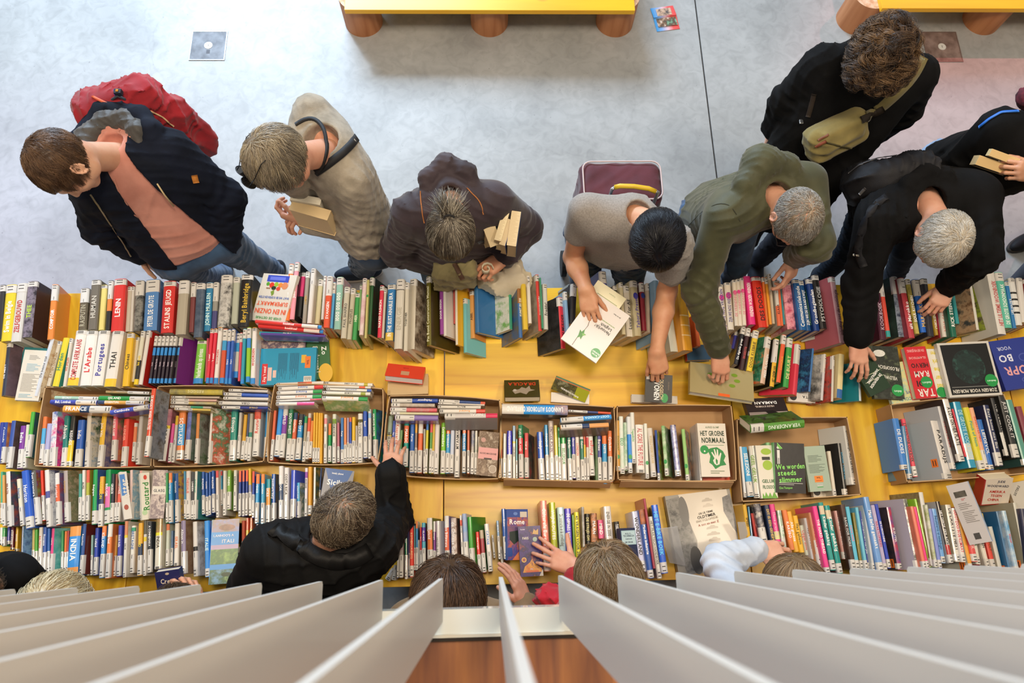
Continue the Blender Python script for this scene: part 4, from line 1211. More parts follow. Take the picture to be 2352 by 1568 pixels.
rows('E', 'front row at the right', 1640, 1080, 3.303, '''
236 272 30 258 527 e0b02f 0 cc=c99a30 l=12 D=.12 t=SPEED|222
262 292 16 275 530 3f8fc0 0
290 330 20 325 542 d84a45 0
312 348 18 325 542 d8803a 0
328 388 52 252 552 8a8a98-3a3a48-e0d8d0 .4
400 456 38 262 560 24365c 0 t=DIT IS EEN GEHEIM|e0b85a
442 492 40 255 552 ee3f94 0 b=e8e0a0:.1:.3 t=These prayers|fbd
496 542 34 302 602 7fae8a-e8e0e0 0 t=THUIS|fff
538 600 40 300 602 ea8242 0 t=KAKEBO|fff
572 632 38 310 617 f2b83a 0 t=Alle groene|fff
617 672 38 342 622 f2c232 0 t=Het geheim|6a5a1a
667 716 36 415 642 dce2d2 0 t=Opgeruimd|e06a70
702 762 36 360 672 d2d2d8 0 t=MIJN TAAK|7a7a80
742 820 42 318 742 e5a078 .25 b=e9e0d8:.25:.5 t=MINDFULNESS|cf5530
766 870 38 270 787 f43f94 .1 t=THE HARD THREAD|fff
812 912 38 242 757 1f9c94 .15 b=e0d0b0:.82:.95 t=Kinder gelukkig|fff
862 966 42 265 782 1f9c94 .15 b=e0d0b0:.8:.93 cc=6a5f58 l=8 t=Kinder gelukkig|fff
937 1006 50 305 672 dda098 .15 t=HOME WORK|fff
977 1066 38 258 750 2a2222-5a3a30 .15 t=BACK FOR MORE|ccc
1014 1096 34 275 752 62c4e2 .15 t=Lieve meid|e890b0
1062 1125 26 320 748 8a7a2a .15 t=ZWEMMEN|c0b060
1086 1162 24 280 752 72c4dc .15
1116 1186 32 308 752 3048a8 .12 t=PRATEN MET RETJES|fff
1136 1215 20 235 755 cccccc .1
1156 1275 44 200 772 74a4e0 .13 t=Met liefde gemaakt|fff
1206 1308 34 262 772 c4b8dc .13 t=NAAKTLOPEREN|d04a6a
1234 1336 26 255 742 2f48c0 .14 t=DE KLOKMACHINE|fff
1332 1420 36 278 752 4050a0-c83a4a .1 cc=26242a-4a3a34 l=22 D=.14 o=-1 oy=.12 t=SLEUTEL|fff
1456 1562 44 215 752 b8b8b2-3a3a38-f5f5f0 .13 cc=aaa2b2 l=34 D=.15 t=SPOREN|fff
1506 1606 28 272 746 ee8468 .12 l=6
1528 1628 20 275 742 ee3f8a .12 l=6
1532 1650 22 215 735 8fc62c .1 cc=86b82c l=18 D=.14
1576 1672 36 165 722 e2e0da .1 cc=6a5a40-a89a70 l=18 D=.15
1612 1690 24 260 735 9aa85a-e5e5d8 .12
1642 1722 30 290 742 8a98e0 .14
1670 1746 36 290 702 78b0ea .12 t=Bekommernis en mededogen|2a5a90
1702 1808 36 235 705 2a2020 .14 cc=b5b5b8 l=12 D=.13 b=c03a3a:.14:.3 t=HET DERDE GESLACHT|fff
1782 1862 46 260 692 e9e4da .13 cc=a8a088 l=14 D=.13 t=DE LAATSTE NEST|333
1822 1900 36 285 695 efe8e0 .14 t=DEROTZOOI IN DE KLIMAAT|e0405a
1856 1962 32 290 762 eea83a .12 cc=b5b8b0 l=18 D=.14 o=-1 oy=.1
1892 1988 42 272 692 ea5a58 .14 t=WAAR IK MEN KOOK|fcc
1942 2012 34 322 712 e8e6d8 .14 t=DE REIS NAAR|2a7a4a
1998 2090 42 400 735 ece8de .2 t=WETEN|555
2032 2136 36 325 760 e84a35 .2 b=e8c860:.6:1 cc=b02018 l=18 D=.13 t=ATOMAIR STOLT|7a5a1a
2104 2198 34 425 817 dcdcd4 .12 cc=a8a295 l=20 D=.13
2168 2276 48 310 806 2876a8 .14 cc=1f5a85 l=18 D=.14 o=-1 oy=.12 t=ACT HUMAN|fff
2202 2312 34 305 792 5aa0d0-d0e0e8 .13 t=Water|e06a70
2292 2396 42 245 770 d0cec2 .1 cc=8a8470 l=30 D=.15 o=-1 oy=.12
2345 2420 40 290 760 3a3a55 .1
''')

rows('H', 'under the brown paperback at the box rim', 0, 0, 1, '''
1724 986 1848 974 17 5a9a3a .25 cc=1a2218-4a7a2a-2a2a28 l=-30 D=.12 z=.875 t=VERANDERING|efe
''')
rnd = random.Random(7)
ORD = ['first', 'second', 'third', 'fourth', 'fifth', 'sixth', 'seventh', 'eighth', 'ninth', 'tenth', 'eleventh', 'twelfth', 'thirteenth', 'fourteenth']
# labels: by lettering where it can be read, else counted from the nearest lettered neighbour
groups = {}
for e in ROWS: groups.setdefault(e['where'], []).append(e)
used_titles = {}
for wh, es in groups.items():
    H = es[0]['kind'] == 'H'
    pos = lambda e: ((e['foot'][1] + e['head'][1]) / 2) if H else ((e['foot'][0] + e['head'][0]) / 2)
    es.sort(key=pos)
    tl = [e['t'][0] if e.get('t') and e['named'] and es and sum(1 for q in es if q.get('t') and q['t'][0] == e['t'][0]) == 1 else None for e in es]
    for i, e in enumerate(es):
        c = cname(e['col'])
        if tl[i]:
            e['label'] = '%s spine lettered %s, %s' % (c, tl[i], wh)
        else:
            best = None
            for k in range(1, len(es)):
                for s in (-1, 1):
                    j = i + s * k
                    if 0 <= j < len(es) and tl[j]: best = (k, s, tl[j]); break
                if best: break
            if best and best[0] <= len(ORD):
                way = ('below' if best[1] < 0 else 'above') if H else ('right of' if best[1] < 0 else 'left of')
                e['label'] = '%s book, %s %s the spine lettered %s' % (c, ORD[best[0] - 1], way, best[2])
            else:
                e['label'] = '%s book, %s %s, %s' % (c, ORD[min(i, 13)], 'from the top' if H else 'from the left', wh)
        if sum(1 for q in es if False): pass
for e in ROWS:
    ws = e['label'].split()
    if len(ws) > 16: e['label'] = ' '.join(ws[:16])
seen = {}
for e in ROWS:
    k = e['label']
    if k in seen: e['label'] = (k + ', ' + e['where'])
    seen[k] = 1
    e['label'] = ' '.join(e['label'].split()[:16])

def area_px(e):
    L = math.hypot(e['foot'][0] - e['head'][0], e['foot'][1] - e['head'][1])
    return L * (e['w'] + (14 if e.get('lean') else 0) + (20 if abs(e.get('lean', 0)) > 20 else 0))
MAXB = 274
order = sorted(ROWS, key=lambda e: -area_px(e))
keep = set(id(e) for e in order[:MAXB])
REST = MB()
for e in ROWS:
    M, parts, L_, D_, T_ = book_parts(e, rnd)
    if id(e) in keep:
        r = bpy.data.objects.new('book', None); C.objects.link(r); r.empty_display_size = 0.03; r.matrix_world = M
        tag(r, e['label'], 'book', 'books: ' + e['where'])
        made = {}
        for nm, mb in parts.items(): made[nm] = mb.build(nm, made['spine_label'] if nm == 'label_print' else r)
    else:
        for mb in parts.values():
            k = len(REST.v); REST.v += [tuple(M @ Vector(v)) for v in mb.v]
            ix = [REST.mi(m) for m in mb.mats]
            REST.f += [tuple(i + k for i in f) for f in mb.f]; REST.m += [ix[i] for i in mb.m]; REST.sm += mb.sm
tag(REST.build('book_rows'), 'the thinner books filling the gaps between the larger ones in all rows and boxes', 'books', kind='stuff')
print('BOOKS', len(ROWS), 'single', len(keep))
# ------------------------------------------------------------------ books whose covers face the camera
def hero(label, quad, zs, t, cover, art=(), spine=None, pages='e6dcc4', name='book', cat='book', spine_side='L', board=0.0014):
    """quad: TL,TR,BR,BL as seen in the photo; zs: heights of those corners"""
    if not isinstance(zs, (list, tuple)): zs = [zs] * 4
    q = [Vector(P(x, y, z)) for (x, y), z in zip(quad, zs)]
    cen = sum(q, Vector()) / 4
    u = ((q[1] - q[0]) + (q[2] - q[3])) / 2; v = ((q[3] - q[0]) + (q[2] - q[1])) / 2
    w, h = u.length, v.length; u.normalize(); v = (v - u * u.dot(v)); v.normalize(); n = v.cross(u)
    if n.z < 0: n = -n
    # local axes: X = u, Y = -v (up in the picture), Z = outwards
    y = -v; n = u.cross(y)
    M = Matrix(((u.x, y.x, n.x, cen.x), (u.y, y.y, n.y, cen.y), (u.z, y.z, n.z, cen.z), (0, 0, 0, 1)))
    r = bpy.data.objects.new(name, None); C.objects.link(r); r.empty_display_size = 0.03; r.matrix_world = M
    tag(r, label, cat)
    a = MB(); mc = m_cover(cover, .12); ms = m_cover(spine or cover.split('-')[0], .12); b = board
    a.box((-w / 2, -h / 2, -b), (w / 2, h / 2, 0), mc)
    a.box((-w / 2, -h / 2, -t), (w / 2, h / 2, -t + b), mc)
    sd = spine_side
    if sd == 'L': a.box((-w / 2 - b, -h / 2, -t), (-w / 2, h / 2, 0), ms)
    if sd == 'R': a.box((w / 2, -h / 2, -t), (w / 2 + b, h / 2, 0), ms)
    if sd == 'T': a.box((-w / 2, h / 2, -t), (w / 2, h / 2 + b, 0), ms)
    if sd == 'B': a.box((-w / 2, -h / 2 - b, -t), (w / 2, -h / 2, 0), ms)
    a.build('cover', r)
    a = MB(); i = 0.0025; sh = {'L': (0, i, i, i), 'R': (i, 0, i, i), 'T': (i, i, i, 0), 'B': (i, i, 0, i)}[sd]
    a.box((-w / 2 + sh[0], -h / 2 + sh[2], -t + b), (w / 2 - sh[1], h / 2 - sh[3], -b), m_pages(pages)); a.build('page_block', r)
    pr = MB(); tt = MB(); k = 0
    for it in art:
        k += 1; z = 0.0002 + 0.00012 * k
        X = lambda x: (x - 0.5) * w
        Y = lambda yy: (0.5 - yy) * h
        if it[0] == 'R':
            _, x, yy, ww, hh, c = it
            pr.add([(X(x), Y(yy + hh), z), (X(x + ww), Y(yy + hh), z), (X(x + ww), Y(yy), z), (X(x), Y(yy), z)], [(0, 1, 2, 3)], m_cover(c, .12))
        elif it[0] == 'E':
            _, x, yy, rx, ry, c = it; nn = 28
            pr.add([(X(x) + rx * w * math.cos(2 * math.pi * j / nn), Y(yy) + ry * w * math.sin(2 * math.pi * j / nn), z) for j in range(nn)], [tuple(range(nn))], m_cover(c, .12))
        elif it[0] == 'G':
            _, pts, c = it
            pr.add([(X(x), Y(yy), z) for x, yy in pts], [tuple(range(len(pts)))], m_cover(c, .12))
        elif it[0] == 'L':   # block of small print
            _, x, yy, ww, hh, nl, c = it[:7]; vert = len(it) > 7
            for j in range(nl):
                f = 0.8 + 0.2 * math.sin(j * 2.3 + nl)
                if vert: x0_ = x + ww * (j + 0.3) / nl; x1_ = x0_ + ww * 0.4 / nl; y0_, y1_ = yy, yy + hh * f
                else: y0_ = yy + hh * (j + 0.3) / nl; y1_ = y0_ + hh * 0.36 / nl; x0_, x1_ = x, x + ww * f
                pr.add([(X(x0_), Y(y1_), z), (X(x1_), Y(y1_), z), (X(x1_), Y(y0_), z), (X(x0_), Y(y0_), z)], [(0, 1, 2, 3)], m_flat(c))
        elif it[0] == 'T':
            _, x, yy, size, c, rot, s = it[:7]; mw = it[7] * w if len(it) > 7 else None
            vs, fs = text_mesh(s, size * h, mw, True); ca, sa = math.cos(R(rot)), math.sin(R(rot))
            tt = MB(); tt.add([(X(x) + px_ * ca - py_ * sa, Y(yy) + px_ * sa + py_ * ca, z) for px_, py_, _z in vs], fs, m_flat(c, 0.5)); tt.build('title', r)
    if pr.v: pr.build('cover_print', r)
    return r

hero('white supermarket book face up, upside down lettering and a blue basket of vegetables', [(599, 627), (672, 633), (664, 741), (583, 735)], [.87, .93, .93, .87], .02, 'ded8cc',
     [('R', .16, .03, .64, .14, '3a4fc0'), ('R', .24, .06, .46, .07, '6a7ae0'), ('E', .22, .22, .05, .05, '5aa03a'), ('E', .34, .24, .07, .07, 'e0402a'), ('E', .47, .22, .06, .06, '9ac03a'), ('E', .6, .23, .07, .06, 'e88a3a'), ('E', .73, .24, .09, .09, 'd98a60'), ('E', .42, .3, .07, .05, '2a3a2a'), ('E', .56, .31, .06, .05, 'd94a3a'), ('G', [(.36, .38), (.45, .34), (.47, .42), (.42, .47)], '7a9a3a'), ('R', .2, .3, .12, .02, '8a5a3a'),
      ('T', .5, .50, .065, '3a62b0', 180, 'WAT WE ER KOPEN EN ETEN', .9), ('T', .5, .63, .115, 'e8603a', 180, 'SUPERMARKT', .92), ('T', .5, .79, .14, 'e8603a', 180, 'IN EN ONZIN', .92), ('T', .5, .93, .07, '3f9a50', 180, 'OVER DE OETHUIS', .9)], spine_side='R')
hero('large turquoise back cover with red speech label, on the pile left of the bare wood', [(594, 800), (723, 799), (726, 880), (600, 886)], .86, .025, '1f9ac4',
     [('R', .04, .42, .1, .55, 'd92f36'), ('R', .15, .52, .07, .36, 'ecc8c0'), ('R', .24, .6, .06, .2, 'ecc8c0'), ('L', .32, .14, .17, .72, 14, '2a5f80', 1), ('L', .53, .14, .17, .72, 12, '2a5f80', 1), ('R', .74, .2, .09, .22, 'e8b83a'), ('R', .81, .24, .1, .32, 'f08030'), ('R', .80, .78, .14, .16, 'e8e4dc'), ('L', .81, .8, .12, .12, 10, '333333', 1),
      ('T', .09, .7, .09, 'ffffff', 90, "Zeg 't eens!", .3), ('T', .86, .4, .08, '8a3010', 90, 'WIL', .1)], spine_side='R')
hero('dark green writing workbook under the turquoise cover, title running down', [(700, 783), (756, 776), (758, 868), (706, 873)], .832, .012, '356a3a',
     [('E', .80, .86, .3, .42, 'e8b83a'), ('T', .78, .30, .16, 'ffffff', -90, 'Zo', .5), ('T', .48, .5, .17, 'e8e4dc', -90, 'geschreven 1', 1.2)], spine_side='L')
hero('child photo workbook cover showing between the school spines and the turquoise cover', [(596, 779), (700, 782), (703, 802), (598, 800)], .845, .01, 'c9b09a-4a3a5a-e0c8b8', spine_side='L')
hero('cream coloured thick paperback lying under the red one on bare wood', [(893, 862), (988, 857), (977, 905), (888, 906)], [.80, .80, .815, .815], .045, 'd9c092', [('L', .02, .3, .8, .66, 26, 'cdb386')], pages='d9c49a', spine_side='R')
hero('red orange paperback lying askew on a cream one on bare wood', [(902, 836), (984, 846), (963, 868), (873, 860)], [.84, .84, .872, .872], .032, 'e2492f', [('R', .4, .5, .22, .3, 'c8a080'), ('T', .5, .25, .12, 'a8302a', 180, 'OVER', .5)], pages='ebe6e6', spine_side='R')
hero('dark olive paperback with red lettering above a pale winged shape, on bare wood', [(1157, 873), (1235, 872), (1242, 911), (1160, 912)], [.785, .785, .835, .835], .03, '453e12',
     [('G', [(.22, .62), (.42, .55), (.5, .42), (.62, .5), (.72, .34), (.75, .55), (.88, .6), (.7, .68), (.62, .85), (.45, .74), (.3, .82)], 'a89a8a'), ('E', .3, .6, .05, .04, 'c8c0b8'), ('T', .5, .24, .24, 'e04a2a', 180, 'DRACULA', .8)], pages='e5ddc8', spine_side='R')
hero('white stapled booklet lying open under a curled olive cover', [(1266, 901), (1350, 905), (1357, 928), (1267, 922)], .775, .018, 'e9e2d8', pages='ece6da')
hero('curled olive and lime cover of the open booklet on bare wood', [(1273, 861), (1347, 894), (1353, 925), (1272, 895)], [.84, .80, .79, .80], .003, '6f6a28-3a3518-9a9a78',
     [('R', .64, .0, .36, 1, 'a3a818'), ('R', 0, 0, 1, .1, '5a8a6a'), ('R', 0, .1, 1, .06, 'd8784a'), ('T', .5, .75, .16, 'ffffff', 172, 'BUREAU NADENKEN', .55)], name='booklet_cover', cat='book')
hero('white book with a green ivy leaf on a crack, held by the gray T-shirt person', [(1358, 663), (1436, 722), (1379, 837), (1297, 785)], [1.0, 1.0, .97, .97], .016, 'e6dfdc',
     [('G', [(.30, .28), (.315, .28), (.33, .36), (.30, .45), (.345, .55), (.335, .68), (.30, .80), (.31, .98), (.295, .98), (.285, .8), (.325, .67), (.33, .56), (.285, .45), (.315, .36)], '6a5a50'),
      ('G', [(.24, .68), (.30, .70), (.33, .63), (.37, .70), (.43, .70), (.38, .75), (.39, .82), (.33, .79), (.29, .84), (.28, .77)], '3f8a3a'), ('G', [(.33, .72), (.37, .70), (.42, .71), (.38, .75)], '7ab85a'),
      ('E', .86, .86, .115, .115, '1f9a4a'), ('T', .86, .86, .05, 'ffffff', 180, 'bewust', .2), ('T', .86, .90, .05, 'ffffff', 180, 'leven', .15),
      ('T', .66, .47, .075, '3a3a3a', 180, 'Natuurlijk!', .42), ('T', .70, .40, .075, '3a3a3a', 180, 'Logisch', .3), ('T', .68, .33, .03, '7aa83a', 180, 'over de tuin en het natuurlijk', .4), ('T', .76, .13, .028, '555555', 180, 'Jan de Haan', .2)], spine_side='R')
hero('cream card with a green title, held behind the white ivy book', [(1366, 641), (1434, 681), (1400, 752), (1340, 705)], [1.0, 1.0, .975, .975], .006, 'ddd6b0',
     [('R', .2, .34, .7, .02, '6a7a3a'), ('R', .2, .34, .02, .4, '6a7a3a'), ('T', .6, .16, .06, '7a8a4a', 180, 'Contact', .3), ('T', .6, .42, .07, '9a9a7a', 180, 'het mediterrane model', .55), ('T', .65, .60, .13, '3a4a1a', 180, 'langer', .45)], pages='ddd6b0', name='card')
hero('black book lettered WONEN held up by the fingertips', [(1484, 858), (1546, 862), (1542, 925), (1482, 922)], [.90, .90, .88, .88], .018, '1d1b1b',
     [('R', .02, .03, .12, .16, 'cfcac4'), ('E', .72, .84, .13, .17, '1f9a4a'), ('T', .42, .55, .27, 'ffffff', -90, 'WONEN', .8), ('T', .60, .44, .18, 'd9c8a0', -90, 'ECOLOGISCH', .95), ('T', .86, .4, .06, '8a7a6a', -90, 'DE IDEALE', .5)])
hero('white hardback lying flat under the black WONEN book', [(1450, 904), (1556, 912), (1556, 926), (1452, 925)], .785, .025, 'e0dcd4', pages='e6dfd0', spine_side='T')
hero('big khaki cover with green discs, gripped from above by the green sleeved hand', [(1603, 836), (1749, 860), (1712, 914), (1568, 893)], [.87, .87, .90, .90], .028, 'aa9c70',
     [('E', .42, .22, .045, .028, '7a9a2a'), ('E', .32, .33, .05, .03, '7a9a2a'), ('E', .38, .52, .05, .03, '7a9a2a'), ('E', .70, .24, .05, .03, '7a9a2a'), ('E', .74, .42, .05, .03, '7a9a2a'), ('E', .66, .6, .05, .03, '7a9a2a'), ('E', .53, .42, .06, .03, '5a7a7a'), ('R', .44, .9, .18, .09, 'ef6a28')], spine_side='L', pages='ece8da')
hero('brown paperback with a drifting figure, resting on the rim of the cardboard box', [(1697, 917), (1785, 917), (1832, 958), (1737, 966)], [.86, .86, .90, .90], .03, '2e2324',
     [('R', .02, .62, .96, .36, 'a89a96'), ('L', .02, .64, .94, .32, 5, '6a5a58'), ('G', [(.42, .58), (.62, .56), (.78, .7), (.72, .82), (.52, .78)], '1c1414'), ('T', .5, .22, .17, 'ffffff', 180, 'DAMIAAN', .6), ('T', .45, .38, .1, 'd9c9c0', 180, 'HILDE EYNIKEL', .6)], pages='e0cfae', spine_side='L')
hero('blue book lying flat at the back edge behind the green sleeve', [(1581, 791), (1640, 796), (1622, 820), (1573, 829)], .80, .03, '1d4a6a', spine='a8202a')
hero('dark green title with thin white rules, tilted, just right of the flat hand', [(1979, 838), (2007, 820), (2044, 889), (1981, 916)], .905, .02, '12351c', [('R', .1, .40, .9, .015, 'c8d0b0'), ('R', .1, .58, .9, .015, 'c8d0b0'), ('T', .55, .65, .11, 'ffffff', 205, 'DE VERMOEDE', .8), ('T', .55, .5, .11, 'ffffff', 205, 'SAMENLEVING', .8)])
hero('grey green cover with a white feathery flower and green disc', [(2002, 793), (2079, 800), (2060, 912), (2000, 915)], .895, .02, '3a4038-20261f-5f6a50',
     [('E', .35, .14, .2, .12, 'cfd0c8-f5f5f2'), ('T', .6, .42, .09, 'e8e8e0', 172, 'FILOSOFISCH', .7), ('T', .55, .6, .09, 'e8e8e0', 172, 'VELDWERK', .6), ('E', .8, .84, .2, .2, '1f9a4a'), ('T', .8, .86, .06, 'dfe', 180, 'denkers', .25)])
hero('pale blue and yellow cover partly under the feathery flower book', [(2058, 836), (2099, 835), (2099, 915), (2016, 930)], .87, .02, 'b8d0c8-e0dc98-8ac8d0', [('T', .5, .9, .1, '5a9a98', 180, 'COLIN', .5), ('T', .7, .75, .1, '4a6a9a', 180, 'WE', .4)])
hero('red cover with heavy black and white words upside down and a green disc', [(2081, 797), (2127, 795), (2151, 912), (2099, 916)], .90, .03, 'd3212f',
     [('T', .5, .08, .07, 'f0b0b0', 180, 'EN BEVRIJDING', .8), ('T', .5, .22, .06, 'f0b0b0', 180, 'ISLAMITISCHE', .8), ('T', .52, .37, .12, '141414', 180, 'HERVO', .8), ('T', .52, .54, .16, 'f0e8e4', 180, 'RAM', .7), ('T', .52, .72, .16, '141414', 180, 'ADI', .7), ('T', .52, .9, .2, 'f0e8e4', 180, 'TAR', .8), ('E', .66, .7, .27, .27, '1f9a4a'), ('T', .66, .71, .06, 'dfe', 180, 'denkers', .4)], spine='a01525', spine_side='R')
hero('white cover with big yellow words beside the red one', [(2129, 801), (2159, 801), (2179, 911), (2150, 912)], .885, .02, 'e9e5d8',
     [('T', .6, .1 + .17 * i, .13, 'e3d02a', 180, s, .75) for i, s in enumerate(['Women', 'Work', 'The', 'Char', 'Could'])] + [('E', .5, .9, .4, .4, '1f9a4a')])
hero('large black cover with a dark glowing globe and white title at its foot', [(2158, 790), (2276, 781), (2296, 908), (2176, 911)], .91, .022, 'd8d5cf',
     [('R', .045, .04, .91, .92, '0d0f10'), ('E', .50, .46, .31, .33, '1f3a36-0f1c1c-2f5a52'), ('E', .5, .42, .22, .22, '12201f-1c3a36'), ('T', .5, .9, .085, 'ece8e0', 180, 'ZORGEN VOOR MORGEN', .84), ('L', .08, .81, .84, .03, 1, '8a8a88'), ('E', .86, .73, .12, .12, '1f9a4a'), ('T', .86, .74, .045, 'dfe', 180, 'denkers', .18)])
hero('deep blue cover with outline drawings and upside down letters at the right edge', [(2280, 784), (2372, 771), (2394, 884), (2302, 897)], .90, .03, '283a96',
     [('T', .3, .18, .1, 'c8d0f0', 180, 'VOOR', .35), ('T', .25, .38, .2, 'e8ecff', 180, 'BO', .4), ('T', .4, .64, .24, 'e8a8b0', 180, 'OPR', .6), ('E', .7, .4, .13, .1, '4a5ab0'), ('E', .7, .4, .10, .075, '283a96'), ('E', .55, .84, .1, .06, '4a5ab0'), ('E', .55, .84, .07, .04, '283a96')])
hero('white cover with a green hand print and dark green title in the half empty box', [(1599, 971), (1664, 973), (1679, 1094), (1615, 1095)], [.875, .865, .865, .875], .02, 'ebe4d8',
     [('G', [(.27, .5), (.4, .47), (.62, .45), (.82, .52), (.9, .62), (.82, .7), (.9, .78), (.7, .8), (.5, .86), (.4, .78), (.3, .74), (.36, .62)], '2a9048'),
      ('G', [(.44, .70), (.50, .66), (.40, .55), (.44, .54), (.53, .62), (.50, .49), (.54, .485), (.59, .61), (.61, .49), (.65, .50), (.65, .63), (.73, .55), (.76, .57), (.70, .68), (.66, .77), (.55, .79), (.48, .76)], 'f2ede2'),
      ('G', [(.55, .66), (.61, .70), (.59, .76), (.55, .77), (.53, .71)], '2a9048'),
      ('T', .52, .075, .05, '7a8a6a', 0, 'ALFRED SLOMP', .5), ('T', .5, .19, .13, '163a22', 0, 'HET GROENE', .86), ('T', .52, .32, .14, '163a22', 0, 'NORMAAL', .84), ('L', .2, .405, .7, .02, 1, '5a8a5a'), ('E', .17, .50, .15, .15, '1f9a4a'), ('E', .17, .53, .03, .03, 'f0efe8'), ('L', .32, .88, .5, .07, 2, '7a8a6a')])
hero('orange red cover peeking out under the white green-hand book', [(1612, 1075), (1678, 1073), (1683, 1105), (1616, 1105)], .80, .02, 'e2583a')
hero('white cover with a lime green face drawing and grass at its foot', [(1740, 1022), (1773, 1023), (1786, 1143), (1745, 1145)], .875, .02, 'ece7da',
     [('E', .6, .12, .32, .2, 'a5c83a'), ('E', .6, .38, .3, .3, 'a5c83a'), ('R', .3, .22, .5, .06, '2a2a2a'), ('G', [(.05, 1), (.1, .9), (.2, .97), (.3, .88), (.42, .97), (.55, .89), (.65, .97), (.8, .88), (.95, .97), (1, 1)], '6fae3a'), ('T', .55, .68, .09, '2f6a3a', 0, 'GELUK', .8), ('T', .55, .79, .09, '2f6a3a', 0, 'FILOSOOF', .8)])
hero('black cover with fat bright green title and a white stick figure', [(1774, 1016), (1844, 1018), (1854, 1134), (1785, 1130)], [.90, .90, .88, .88], .03, '161419',
     [('E', .13, .10, .045, .045, 'e8e8e8'), ('R', .09, .15, .09, .16, 'e8e8e8'), ('R', .095, .3, .03, .13, 'e8e8e8'), ('R', .145, .3, .03, .13, 'e8e8e8'), ('G', [(.1, .04), (.22, .12), (.2, .14), (.1, .07)], '8ae86a'), ('G', [(.1, .0), (.27, .11), (.25, .13), (.1, .025)], '8ae86a'),
      ('T', .52, .47, .14, '97ee74', 5, 'We worden', .96), ('T', .40, .60, .14, '97ee74', 5, 'steeds', .62), ('T', .52, .73, .14, '97ee74', 5, 'slimmer', .78), ('L', .12, .79, .8, .06, 2, 'c8c8c8'), ('T', .34, .90, .06, '97ee74', 3, 'Clive Thompson', .44)], spine='7fcf8a')
hero('sage green back cover with an orange price sticker in the same box', [(1847, 1026), (1893, 1022), (1911, 1127), (1860, 1129)], [.885, .885, .875, .875], .02, 'a9bdac',
     [('L', .12, .2, .7, .16, 6, '5a6a60'), ('L', .1, .4, .78, .2, 8, '5a6a60'), ('R', .28, .66, .4, .14, 'f08a2a'), ('T', .48, .70, .05, '4a2010', 0, 'WIL', .2), ('L', .34, .75, .28, .03, 1, 'c03a20'), ('R', .36, .83, .26, .05, 'dfe5df'), ('L', .37, .835, .24, .04, 9, '3a3a3a', 1), ('R', .35, .9, .28, .015, '3fae5a')])
hero('white cover with a black cartoon dog, low in the box of the black book', [(1866, 1115), (1925, 1112), (1928, 1140), (1869, 1144)], .80, .02, 'e6ded0', [('E', .15, .55, .13, .12, '1c1c1c'), ('L', .4, .3, .4, .2, 2, '4a4a4a')])
hero('pink and brown autumn cover with a bare pink title band', [(1099, 988), (1144, 994), (1143, 1094), (1099, 1091)], [.875, .86, .86, .875], .02, 'b5a08a-6a5038-d9cbb8',
     [('R', 0, .37, 1, .26, 'e5a5a5'), ('T', .5, .50, .055, '2a1a1a', 0, 'NOORD-MACEDONIE', .85), ('R', .3, .60, .4, .04, '3a2a28'), ('E', .78, .84, .2, .2, 'd8cfc4'), ('E', .78, .84, .17, .17, 'b5a595'), ('E', .2, .2, .12, .12, 'c89a90')])
hero('slate grey cover lettered Sicily with a blue band, beside the thinning hair', [(746, 1073), (811, 1082), (800, 1192), (731, 1186)], [.90, .87, .87, .90], .02, '8a8a90',
     [('G', [(.0, 0), (.95, 0), (.72, .38), (.28, .42)], '2f5fa0'), ('R', .25, .45, .42, .5, 'e8b84a'), ('G', [(.28, .5), (.45, .46), (.4, .62)], 'd9402f'), ('E', .42, .07, .1, .03, '2f5fa0'), ('T', .45, .09, .05, 'ffffff', 0, 'lonely planet', .4), ('T', .43, .28, .16, 'ffffff', 0, 'Sicily', .6)], spine='24406f')
ROM = '3a4a9a-6a4a8a-c06a50-24305a'
hero('blue and amber cover lettered Rome at the front of the table', [(1163, 1169), (1213, 1169), (1214, 1285), (1168, 1286)], [.90, .87, .87, .90], .025, ROM,
     [('R', 0, 0, 1, .16, '2f4fa0'), ('R', 0, .34, 1, .2, '5a4a80-8a5a70'), ('G', [(.1, .45), (.5, .42), (.6, .6), (.3, .7), (.1, .6)], '1f2f2a'), ('G', [(.2, 1), (.95, .62), (1, 1)], 'e0704a-f0a060'), ('E', .40, .09, .1, .07, '6a8ad0'), ('R', .62, .05, .33, .11, 'd8cfc0'), ('R', 0, .76, .22, .17, '2a4fa0'), ('T', .48, .25, .14, 'ffffff', 0, 'Rome', .74)], spine='2f62b8')
hero('night blue and violet cover lettered PARIS under the spread fingers', [(1189, 1209), (1239, 1207), (1250, 1321), (1198, 1325)], .91, .02, '2a2668-4a2f7a-1f1c50-a04a50',
     [('E', .18, .67, .11, .11, 'e8b050-f8d070'), ('E', .18, .67, .07, .07, 'b0605a'), ('G', [(.1, .92), (.2, .8), (.45, .72), (.55, .64), (.62, .74), (.95, .85), (.95, .92)], 'e0783a-f5b04a-8a3f50'), ('E', .72, .27, .1, .1, 'a8c0b0'), ('G', [(.62, .16), (.7, .06), (.78, .1), (.9, .06), (.88, .18)], 'c8a060'), ('G', [(.82, 1), (1, .86), (1, 1)], 'd8d5d0'), ('R', .25, .885, .55, .035, 'e8703f'), ('T', .3, .24, .07, 'f0ead8', 0, 'PARIS', .28), ('T', .2, .06, .04, 'e8e0f0', 0, 'Rother', .2), ('T', .5, .855, .035, 'e8e0f0', 0, '2021', .12)], spine='1f2460')
